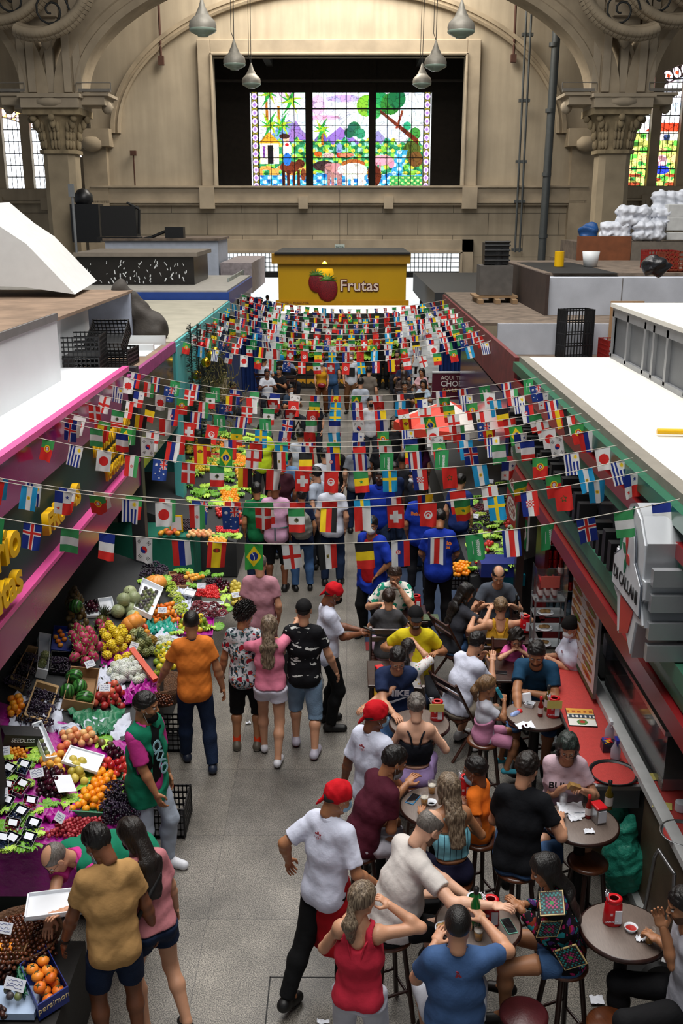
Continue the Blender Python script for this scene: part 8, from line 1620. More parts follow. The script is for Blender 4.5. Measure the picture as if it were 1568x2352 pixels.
I=person('waiter with a red bandana and long red apron striding at the bottom of the aisle',790,1797,40,1.76,mask='blue',hyaw=30,hpitch=20,lean=6,lh=(-.34,-.02,1.0),rh=(.26,.22,.98),lf=(-.08,-.34,.11),rf=(.08,.1,.085),build=1.1,**WB);print_text(I,'*',.12,.15,'#a5404a',back=True)
A=SDF(I['pel']-np.array([.4,.4,.7]),I['pel']+.35,.011);A.cap(I['pel']+np.array([0,0,.07])+I['fwd']*.03,I['pel']-np.array([0,0,.5])+I['fwd']*.06,.125,.17,.02,I['right'],1.35,flat=True);A.plane(I['pel']-I['fwd']*.085,-I['fwd']-I['right']*.25);A.plane(I['pel']+np.array([0,0,.09]),(0,0,1));A.wave(.006,26,4);v,f=A.mesh();o=link('apron',mesh_from('apron',v+I['off'],f,cloth('apron_red','#a8101c')),I['P']);o['label']='long red apron'
I=person('woman with a blonde ponytail in a coral tank top and white trousers, seen from behind',838,2026,12,1.66,fem=True,hyaw=32,hpitch=12,sk='light',hair='pony',hc='ash',top='tank',tc='#cf2f45',bot='long',bc='#c9cad6',rh=('px',893,2078,1.45),rp=(1,-.1,-.5),rcurl='grip',lh=(-.16,.3,1.15),build=1.2,shoes='#b9b9c2')
# seated round the bar tables
I=stool_for(person('man in a maroon T-shirt and white trousers leaning his elbows on a round table',918,1717,62,1.76,sit=.72,lean=24,sk='tan',hair='wavy' if False else 'short',beard=True,mask='_grey',hyaw=10,hpitch=10,tc='#4a1526',bot='long',bc='#b8b7c2',rh=('px',905,1838,1.07),lh=('px',935,1800,1.08),rp=(.3,-.2,-1),lp=(.3,0,-1),build=1.15,at=None),'stool under the man in the maroon T-shirt')
I=stool_for(person('woman with long highlighted hair in a pale blue striped crop top, seen from behind',1028,1777,-18,1.63,sit=.72,fem=True,lean=8,sk='tan',hair='long',hc='ash',top='cropstrap',tmat=stripes,bot='legging',bc='#12122c',lh=('px',968,1870,1.05),rh=(.2,.3,1.04),build=1.08),'stool under the woman in the striped crop top')
I=stool_for(person('boy in an orange T-shirt with a blue mask under his chin',1087,1738,-62,1.32,sit=.72,child=True,lean=4,sk='brown',hair='short',tc='#e0701c',bot='bermuda',bc='#8a92a8',mask='_blue',lh=('px',1070,1850,1.04),rh=(.05,.3,1.05),footback=.05),'stool under the boy in orange')
I=stool_for(person('bald bearded man in a white T-shirt reaching for the red holder',1005,1866,66,1.82,sit=.72,lean=20,hyaw=-4,hpitch=26,sk='pale',hair='fringe',beard=True,hc='grey',tc='#cfc9c4',bot='bermuda',bc='#0b0b0d',rh=('px',1130,2080,1.2),lh=('px',1075,2060,1.08),rp=(.6,-.2,-.5),build=1.42,belly=.05),'stool under the bald man in the white T-shirt',r=.18)
I=stool_for(person('man in a faded blue T-shirt at the bottom, seen from behind with a raised hand',1052,2082,2,1.78,sit=.6,hpitch=10,sk='light',hair='crop',tc='#3f5c88',bot='bermuda',bc='#c2c6d0',rh=('px',1108,2112,1.16),rp=(1,-.2,-.5),rcurl='relax',lh=('px',1000,2165,1.04),build=1.3),'stool under the man in the faded blue T-shirt',z=.6)
print_text(I,'λ',.05,.2,'#a52a3a',back=True)
I=stool_for(person('dark haired woman in a colourful crochet jacket and denim shorts, arms folded',1237,1968,-78,1.63,sit=.72,fem=True,lean=12,hyaw=-12,hpitch=18,sk='tan',hair='long',hc='black',top='jacket',tmat=crochet,bot='mini',bmat=denim_m,lh=(.02,.34,1.08),rh=(.1,.32,1.06),shoes='#1a1414',hem=-.1,build=1.12),'stool under the woman in the crochet jacket')
def granny(u,v):
 i=np.zeros(u.shape+(3,));x,y=u-.5,v-.5;d=np.maximum(np.abs(x),np.abs(y));i[:]=hexs('#c9b27a');i[d<.45]=hexs('#0f0c12');i[(d<.42)&(np.sin(u*38)*np.sin(v*38)>.1)]=hexs('#1c8f8f');i[(d<.26)]=hexs('#14101c');i[(d<.25)&(np.sin(u*44)*np.sin(v*44)>0)]=hexs('#b01c6a');i[d<.09]=hexs('#1f8f3c');i[((np.sin(u*90)*np.sin(v*90))<-.8)]=hexs('#0c0a10');return i
def patch(I,c,r_,u_,sz):
 o=raster('crochet_square',Vector(c-r_*sz/2+u_*sz/2),Vector(r_*sz),Vector(-u_*sz),26,26,granny,paintm);o.parent=I['P']
 sm=o.modifiers.new('s','SOLIDIFY');sm.thickness=.012
Rt=I['Rt'];c0=I['nk']+I['off'];patch(I,c0-Rt[:,2]*.04-Rt[:,0]*.15+Rt[:,1]*.02+np.array([0,0,.05]),nrm(-Rt[:,1]),nrm(-Rt[:,0]*.7+Rt[:,2]*.5)if False else nrm(Rt[:,0]*.85+Rt[:,2]*.5),.16)
patch(I,I['pel']+I['off']-Rt[:,0]*.19+Rt[:,2]*.1-Rt[:,1]*.05,nrm(-Rt[:,1]+Rt[:,2]*.3),nrm(Rt[:,2]*.9+Rt[:,1]*.3),.16);a=I['arms'][0];patch(I,(a[0]+a[1])/2+I['off']-Rt[:,0]*.07,nrm(-Rt[:,1]),nrm(a[0]-a[1]),.14)
I=person('man in a white T-shirt, hand at chin, cut by the right frame edge',1562,2042,-82,1.76,sit=.72,lean=6,sk='tan',hair='short',beard=True,hpitch=14,tc='#a9aab4',bot='long',bc='#0f0f12',lh=('px',1512,2160,1.08),rh=(.0,.22,1.33),lcurl='grip',build=1.15);stool_for(I,'stool under the man at the right frame edge');glass(1490,2165,HT+.0,'full beer glass held at the right edge of the nearest table')
I=stool_for(person('man in a black T-shirt and blue jeans shorts, seen from behind at the right',1217,1728,22,1.8,sit=.72,lean=10,hyaw=18,hpitch=10,sk='light',hair='short',hc='dark',tc='#0c0e14',bot='bermuda',bmat=denim_m,rh=('px',1285,1880,1.04),lh=(-.1,.35,1.04),build=1.22,rf=(.25,.3,.25)),'stool under the man in the black T-shirt')
I=stool_for(person('woman with glasses and dark green hair in a pink BULMA T-shirt',1306,1697,188,1.66,sit=.72,fem=True,lean=6,hpitch=24,sk='light',hair='long',hc='green',tc='#cbb0bb',bot='shorts',bmat=denim,glasses=True,lh=('px',1335,1815,1.16),rh=('px',1297,1808,1.16),rcurl='grip',lcurl='grip',build=1.3),'stool under the woman in the lettered pink T-shirt')
print_text(I,'BULMA',.085,.085,'#101014',depth=.155,bold=.002)
mb=MB();mb.bb((-.05,-.02,0),(.05,.02,.05));o=T('sandwich',mb,M('pastry'),'yellow wrapped sandwich in the hands of the woman in the lettered T-shirt','food');o.location=W(1314,1812,1.2);o.rotation_euler=(.3,.4,.2)
I=stool_for(person('small girl with a curly ponytail in pink overalls eating an ice pop',1122,1553,82,1.18,sit=.72,child=True,fem=True,hpitch=4,sk='tan',hair='highpony',hc='blond',tc='#c9ccd8',bot='shorts',bc='#c987a8',rh=(.02,.27,1.12),lh=(.0,.26,.92),rcurl='grip',shoes='#3aa0b8',footback=.06),'stool under the small girl in pink')
K=SDF(I['pel']-.2,I['nk']+.2,.008);Rt=I['Rt'];s=I['s'];I['torso'](K,.024);K.plane(I['ch']+Rt[:,2]*.0,Rt[:,2]+Rt[:,1]*-.5);K.plane(I['pel']-np.array([0,0,.1]),(0,0,-1));[K.cap(a_[0]+(a_[1]-a_[0])*.35,a_[1],.07,.07,.005,op='s')for a_ in I['arms']];v,f=K.mesh();o=link('overall_bib',mesh_from('overall_bib',v+I['off'],f,cloth('c987a8','#c987a8')),I['P']);o['label']='pink overall bib'
mb=MB();mb.bb((-.016,-.016,0),(.016,.016,.11));o=T('ice_pop',mb,M('wrap_turq',S('#2f9fb4'),.4,var=.3,vs=60),'turquoise wrapped ice pop held by the small girl','ice pop');o.location=W(1152,1602,1.17);o.rotation_euler=(0,-.5,0)
I=stool_for(person('bearded man in a dark teal T-shirt leaning over the cherry table',1232,1482,195,1.8,sit=.72,lean=26,hpitch=12,sk='tan',hair='short',beard=True,tc='#163f5c',bot='bermuda',bmat=denim_m,lh=('px',1215,1590,1.06),rh=('px',1190,1640,.95),lp=(-.8,0,-.2),rp=(.8,0,-.3),build=1.3),'stool under the bearded man in dark teal')
I=chair_for(person('girl with a dark fringe in a pink top looking at a phone',1188,1453,180,1.3,sit=.46,child=True,fem=True,hpitch=26,sk='light',hair='wavy',hc='dark',tc='#cf5a9a',bot='legging',bc='#22222a',lh=(-.04,.24,.93),rh=(.04,.24,.93),lcurl='grip',rcurl='grip',lean=8),180,'folding chair under the girl with the phone');ph=phone(0,0,0,.0,'gold phone held by the girl with the fringe','#b8905a');h_=I['hd']+I['off']+I['fwd']*.22-np.array([0,0,.17]);ph.location=h_;ph.rotation_euler=(-.9,0,1.57)
I=chair_for(person('man in a plain white T-shirt and beige shorts on a folding chair, facing away right',1102,1452,55,1.76,sit=.46,lean=20,hyaw=-5,hpitch=12,sk='light',hair='short',tc=WHT,bot='bermuda',bc='#8f8577',rh=('px',1130,1520,.95),lh=(-.05,.35,.95),build=1.18,lp=(0,0,-1),shoes='#c9c9cc',footback=.2),55,'folding chair under the man in the plain white T-shirt')
I=chair_for(person('woman in a mustard strap top with fair hair in a bun, seen from behind',1150,1372,3,1.64,sit=.46,fem=True,hpitch=8,sk='light',hair='bun',hc='blonde',top='tank',tc='#c08f26',bot='long',bc='#22242c',lh=(-.3,.3,.95),rh=('px',1205,1412,.98),rp=(1,0,.1),build=1.22),3,'folding chair under the woman in the mustard top')
I=chair_for(person('woman with very long black hair in a charcoal T-shirt, in profile to the right',1077,1342,62,1.66,sit=.46,fem=True,lean=14,hyaw=8,hpitch=14,sk='light',hair='long',hc='black',tc='#34363e',bot='jeans',bmat=denim_m,rh=('px',1125,1400,.98),lh=(-.02,.4,.96),build=1.18),62,'folding chair under the woman with very long black hair')
I=chair_for(person('balding man in a slate grey T-shirt looking down, facing the camera',1146,1307,182,1.76,sit=.46,hpitch=24,lean=8,sk='light',hair='fringe',hc='dark',tc='#4a515c',bot='long',bc='#2a2c34',lh=(-.15,.35,.92),rh=(.15,.35,.92),build=1.28),182,'folding chair under the balding man in slate grey')
I=stool_for(person('man with glasses in a navy T-shirt printed NIKE, facing the camera',915,1497,176,1.76,sit=.6,hpitch=26,lean=8,sk='light',hair='short',glasses=True,tc='#1c2a4c',bot='bermuda',bmat=denim_m,rh=('px',905,1640,.97),lh=(.3,.28,.95),build=1.28),'stool under the man in the navy printed T-shirt',z=.6)
print_text(I,'NIKE',.095,.07,'#c9ccd6',depth=.146,bold=.004,sx=1.1)
t0=I['ch']+I['off']+I['Rt'][:,1]*.146*I['s']*(.6+.4*I['b'])-I['Rt'][:,2]*.01;r_=-I['Rt'][:,0];u_=I['Rt'][:,2];mb=MB();top_=[(-.13,.0),(-.135,-.03),(-.11,-.045),(-.06,-.035),(.13,.05),(-.05,-.002),(-.09,-.008),(-.105,.005),(-.1,.03)];mb.prism(top_,0,.002,lambda x,y,z:tuple(t0+r_*x+u_*y+I['Rt'][:,1]*z));mb.build('swoosh_print',M('print_c9ccd6',S('#c9ccd6'),.7,bump=0),I['P'])
I=stool_for(person('woman with a grey bun in a black strappy crop top and lilac leggings, from behind',956,1592,2,1.64,sit=.66,fem=True,hpitch=18,sk='pale',hair='bun',hc='grey',top='cropstrap',tc='#11131c',bot='legging',bc='#a890c4',rh=(.2,.26,1.02),lh=(-.14,.3,.98),build=1.2),'stool under the woman in the black crop top',z=.66)
I=chair_for(person('bearded man in a yellow T-shirt and black cap, facing the camera',955,1397,180,1.78,sit=.46,hpitch=10,sk='tan',hair='cap',beard=True,tc='#d8c41e',bot='long',bc='#22242a',rh=('px',905,1492,.92),lh=('px',1000,1500,.9),build=1.38,belly=.03),180,'folding chair under the man in the yellow T-shirt');print_text(I,'~~~',.03,.36,'#c9c9c9',depth=.14)
I=chair_for(person('woman with a dark ponytail in a flowered white blouse, opposite the yellow T-shirt',938,1467,12,1.62,sit=.46,fem=True,hpitch=14,lean=6,sk='light',hair='pony',hc='dark',tmat=smallfl,top='tee',sleeve=1.0,bot='jeans',bmat=denim,rh=('px',955,1480,1.1),lh=(-.1,.3,.95),build=1.1),12,'folding chair under the woman in the flowered blouse')
I=chair_for(person('woman in a washed grey T-shirt and lilac trousers, seen from behind',893,1352,2,1.64,sit=.46,fem=True,sk='light',hair='bun',hc='brown',tc='#48484c',bot='long',bc='#c0a0b8',build=1.25,lh=(-.1,.3,.92),rh=(.1,.3,.92)),2,'folding chair under the woman in washed grey')
I=chair_for(person('bearded man with glasses in a white shirt with green leaves, facing the camera',908,1305,178,1.76,sit=.46,hpitch=24,lean=6,sk='light',hair='short',hc='brown',beard=True,glasses=True,tmat=leafy,top='shirt',bot='long',bc='#2a2c34',lh=(-.05,.25,1.1),rh=(.2,.3,.92),build=1.25),178,'folding chair under the man in the green leaf shirt')
# vendors and crowd
I=person('vendor in an open blue jacket and red T-shirt with a white mask, hand on hip',852,1188,215,1.74,mask='white',hyaw=-20,hpitch=10,sk='tan',hair='short',tc='#b0141e',bot='long',bc='#0b0c10',lh=(-.16,.1,.98),lp=(-1,-.2,0),rh=(.25,-.05,.84),build=1.1,shoes='#121420')
K=SDF(I['pel']-.45,I['nk']+.4,.012);Rt=I['Rt'];I['torso'](K,.032);K.cap(I['pel']-I['Rs'][:,2]*.2,I['ch'],.15,.14,.04,Rt[:,0],1.45)
for ar in I['arms']:K.cap(ar[0],ar[1],.08,.078,.03,flat=True)
K.cap(I['nk'],I['nk']+Rt[:,2]*.3,.08,.12,.01,op='s');K.cap(I['nk']+Rt[:,1]*.16,I['pel']+Rt[:,1]*.2,.1,.14,.01,op='s');K.plane(I['pel']-I['Rs'][:,2]*.24,-I['Rs'][:,2]);K.wave(.005,34,3);v,f=K.mesh();o=link('jacket',mesh_from('jacket',v+I['off'],f,cloth('vendor_blue','#10309c')),I['P']);o['label']='open blue jacket'
VB='#10309c'
I=person('vendor in a blue shirt lettered Beira Rio on the back, hands in front',1010,1172,4,1.76,sk='tan',hair='short',top='shirt',tc=VB,bot='long',bc='#0b0c10',build=1.3,lh=(-.2,.3,1.0),rh=(.2,.3,1.0),hem=-.2,lean=6,hpitch=30)
print_text(I,'Beira Rio',.085,.12,'#e0772a',back=True,depth=.145);print_text(I,'CASA DE FRUTAS',.035,.06,'#e0772a',back=True,depth=.147)
I=person('vendor in a blue shirt lettered on the back, behind the first one',968,1112,10,1.72,sk='tan',hair='short',top='shirt',tc=VB,bot='long',bc='#15161c',build=1.1);print_text(I,'Beira Rio',.07,.12,'#e0772a',back=True,depth=.14)
CR=[ # label, x, y, face, H, options
 ('vendor in a blue jacket and jeans with arms crossed behind the german flag',872,1078,190,1.76,dict(tc=VB,sk='dark',hair='crop',top='shirt',bot='jeans',bmat=denim)),
 ('man in dark blue shirt and jeans standing behind the black gold flag',905,1062,150,1.74,dict(tc='#16264c',sk='dark',hair='crop',bot='jeans',bmat=denim)),
 ('man with a white mask facing left near the right stand',948,1078,240,1.7,dict(tc='#20242e',sk='light',mask='white',bot='jeans',bmat=denim,hpitch=18)),
 ('man in a pale pink T-shirt with a green apron string, seen from behind',632,1102,2,1.76,dict(tc='#c79ab8',sk='brown',hair='crop',build=1.3,hem=-.2,bot='bermuda',bc='#141418')),
 ('vendor in a green T-shirt at the far left display',588,1108,-14,1.68,dict(tc='#0f6a3e',sk='tan',bot='jeans',bmat=denim,build=1.1)),
 ('woman in jeans and navy top carrying a grey backpack',692,1122,-10,1.62,dict(tc='#141f3c',fem=True,sk='tan',hair='short',hc='black',bot='jeans',bmat=denim_m)),
 ('man in a snug white T-shirt and dark jeans, seen from behind in the crowd',763,1092,4,1.76,dict(tc='#c9cdda',sk='light',hair='short',bot='jeans',bmat=denim,build=1.18)),
 ('masked person with a white and blue face mask looking left in the crowd',722,1072,-60,1.7,dict(tc='#a9b4c4',sk='light',mask='blue',build=1.0)),
 ('balding man in a maroon shirt in the middle of the crowd',644,1052,-15,1.72,dict(tc='#3a1420',sk='brown',hair='crop',bot='jeans',bmat=denim)),
 ('man in a light blue shirt behind the danish flag',660,1035,15,1.7,dict(tc='#5f7fa5',sk='light',hair='short',bot='jeans',bmat=denim_m)),
 ('vendor in a neon yellow vest by the far left display',600,975,170,1.72,dict(tc='#c9e02a',sk='brown',hair='short',top='vest',bot='long',bc='#14161c')),
 ('second neon vested vendor behind the mexican flag',448,925,150,1.7,dict(tc='#c9e02a',sk='brown',hair='short',top='vest')),
 ('person in white shirt behind the swiss flag',745,1030,-5,1.7,dict(tc='#c9cdd6',sk='light',hair='short',bot='jeans',bmat=denim_m)),
 ('person in black with a black mask behind the danish flag',765,1010,190,1.72,dict(tc='#101014',sk='light',mask='black')),
 ('woman in a purple top in the crowd at right',965,1000,10,1.64,dict(tc='#4a1a3a',fem=True,sk='tan',hair='long',hc='black')),
 ('person in grey in the crowd centre',820,1010,0,1.72,dict(tc='#70747c',sk='light',hair='short',bot='jeans',bmat=denim)),
 ('person in black behind the polish flag',880,1000,20,1.7,dict(tc='#15151a',sk='brown',hair='short')),
 ('masked woman in dark clothes facing the camera in mid crowd',722,912,185,1.62,dict(tc='#22242c',fem=True,mask='black',hair='long',hc='black')),
 ('masked man in a white top facing the camera in mid crowd',852,912,178,1.68,dict(tc='#c9c9cf',mask='black',hair='short')),
 ('man in a light grey shirt with a crossbody strap, from behind',828,868,6,1.72,dict(tc='#a5acb8',sk='light',hair='short',bot='jeans',bmat=denim)),
 ('man in a taupe T-shirt with a white mask, from behind',848,842,15,1.72,dict(tc='#6b6259',sk='light',hair='short',mask='white',bot='long',bc='#2a2a2e')),
 ('man in a white T-shirt with a black square print and white mask',806,808,185,1.78,dict(tc='#cfd3dc',sk='light',hair='short',hc='grey',mask='white',bot='long',bc='#5a3a20')),
 ('woman in a yellow top and brown trousers with a red belt bag',738,822,178,1.66,dict(top='tank',tc='#c9901a',fem=True,sk='light',hair='long',hc='brown',mask='white',bot='long',bc='#5a3216')),
 ('man in a steel blue T-shirt and jeans behind the woman in yellow',762,806,5,1.78,dict(tc='#3a5a80',sk='light',hair='short',bot='jeans',bmat=denim_m)),
 ('woman in a light T-shirt standing far right by the blue curtain',935,780,200,1.68,dict(tc='#c9cdd6',fem=True,sk='light',hair='long',hc='black',bot='jeans',bmat=denim_m)),
 ('standing waiter in black with orange trim at the far stand',880,770,180,1.76,dict(tc='#0f0f12',sk='brown',hair='net',bot='long',bc='#0b0b0d')),
 ('person in black with a crossbody bag behind the blue vendors',925,1040,10,1.72,dict(tc='#1a1a20',sk='brown',hair='crop',bot='jeans',bmat=denim)),
 ('person in a striped navy top behind the swiss flag at right',1060,1088,30,1.68,dict(tc='#1c2f6a',sk='light',hair='short',bot='jeans',bmat=denim)),
 ('woman in black between the flags near the parasol',905,958,180,1.62,dict(tc='#1a1a1f',fem=True,sk='light',hair='long',hc='black')),
 ('man in white behind the brazilian flag in mid crowd',690,985,5,1.7,dict(tc='#b9bfca',sk='tan',hair='short',bot='jeans',bmat=denim)),
 ('person in a purple shirt standing outside near the street',600,684,0,1.7,dict(tc='#3a2a5a',sk='brown',hair='short')),
 ('person in a blue shirt standing beside the purple one at the doorway',614,678,5,1.76,dict(tc='#1c3a7a',sk='brown',hair='short')),
 ('dark haired person at the right of the doorway',968,688,0,1.66,dict(tc='#2a2a32',sk='tan',hair='long',hc='black',fem=True)),
]
for lab,x,y,fc,H_,kw in CR:
 kw.setdefault('bot','long');kw.setdefault('build',1.12);I=person(lab,x,y,fc,H_,**kw)
 if 'apron string' in lab:
  mb=MB();c=I['pel']+I['off']+np.array([0,0,.12]);pts=[Vector(c+I['right']*.2*math.cos(t)+I['fwd']*.152*math.sin(t))for t in np.linspace(0,2*math.pi,21)];mb.tube(pts,.008,5);mb.tube([Vector(c-I['fwd']*.155),Vector(c-I['fwd']*.16-I['up']if False else c-I['fwd']*.16-np.array([0,0,.2]))],.01,5);mb.build('apron_string',M('teal_string',S('#1c5a54'),.7),I['P'])
 if 'backpack' in lab:c=I['ch']+I['off']-I['fwd']*.2-I['right']*.05;blob('backpack',tuple(c-np.array([0,0,.3])),[((0,0,.28),(.17,.12,.22)),((0,0,.42),(.12,.1,.1))],M('bag_grey',S('#77756f'),.6,bump=.5,bs=14),'crumpled light grey backpack on the woman in the navy top','bag',.012,.02,3)
 if 'square print' in lab:mb=MB();c=I['ch']+I['off']+I['fwd']*.15;mb.add([Vector(c+I['right']*a*.12+np.array([0,0,b]))for a,b in((-1,-.14),(1,-.14),(1,.12),(-1,.12))],[(0,1,2,3),(3,2,1,0)]);mb.build('square_print',black,I['P'])
 if 'belt bag' in lab:c=I['pel']+I['off']+I['fwd']*.16;blob('belt_bag',tuple(c-np.array([0,0,.06])),[((0,0,.07),(.11,.05,.07))],M('bag_red',S('#8a0f1c'),.35),'red belt bag on the woman in yellow','bag',.004,.015,2,lo=(-.2,-.15,-.02),hi=(.2,.15,.25))
# far seated groups
FT_=[('man in a white T-shirt at the far left table',613,848,170,'#cfd3dc','brown',{}),('man in black T-shirt at the far left table',640,843,200,'#15151a','tan',{}),('man in a white cap and white shirt at the far left',607,822,20,'#c2c8d4','tan',dict(hair='cap')),('man in a blue shirt with a black backpack at the far left',640,797,5,'#1c86b8','brown',{}),('man in a dark shirt with his back turned at the far left',662,826,-10,'#0f0f14','brown',{}),('man in a patterned shirt facing right at the far left',662,817,150,'#7f8ca5','tan',{}),
       ('man with a lowered mask in front of the far left group',668,884,150,'#2a3a4c','tan',dict(mask='_white')),('man half hidden by the blue checked wall',535,876,90,'#6f93b8','brown',{}),
       ('bearded man in a red T-shirt at the far right table',912,805,185,'#7a141c','light',dict(beard=True,build=1.3)),('woman in a dark blue top at the far right table',925,830,190,'#1c2340','tan',dict(fem=True,hair='long')),('woman with brown hair from behind at the far right table',928,852,10,'#5a4a44','light',dict(fem=True,hair='long',hc='brown')),('woman in a pink flowered top at the far right table',968,846,210,'#c9a0a5','tan',dict(fem=True,hair='long')),('child in a dark top at the near edge of the far right group',930,876,180,'#2a2c34','tan',{}),('woman in pale blue at the near edge of the far right group',972,872,200,'#a9bccc','tan',dict(fem=True,hair='long'))]
for lab,x,y,fc,c,sk_,kw in FT_:
 I=person(lab,x,y,fc,1.68,sit=.46,tc=c,sk=sk_,lh=(-.12,.32,.88),rh=(.12,.32,.88),bot='long',bc='#22242c',**dict(dict(hair='short',build=1.15),**kw));fold_chair(I['off'][0],I['off'][1],-R(fc),'folding chair in the far dining groups')if False else None
 c_=I['off'];fold_chair(c_[0],c_[1],-R(fc),'dark folding chair under the '+' '.join(lab.split(' at ')[0].split(' in front')[0].split()[:9]),'far folding chairs')
sq_table(632,868,.9,.7,'dark table of the far left dining group');sq_table(928,838,.9,.7,'dark table of the far right dining group');sq_table(958,862,.7,.6,'table of the near edge of the far right group')
mb=MB();mb.bb((-.4,-.35,0),(.4,.35,.9));o=T('clothed_table',mb,black,'table under a floor length black cloth at the far end','table');q=W(900,822,.9);o.location=(q.x,q.y,0)
bottle(W(660,868,.76),'green beer bottle on the far left table','green',s=1.3);bottle(W(652,866,.76),'dark beer bottle on the far left table','black',s=1.3)
# server behind the counter
I=person('server in a white uniform and black hair net working beside the fridge',1302,1422,255,1.62,hair='net',mask='white',sk='light',top='shirt',tc=WHT,bot='long',bc='#101014',hpitch=30,hyaw=-8,lh=(.05,.3,1.15),rh=(.1,.3,1.15),fem=True,build=1.15);print_text(I,'*',.05,.1,'#8a2a34',depth=.15)
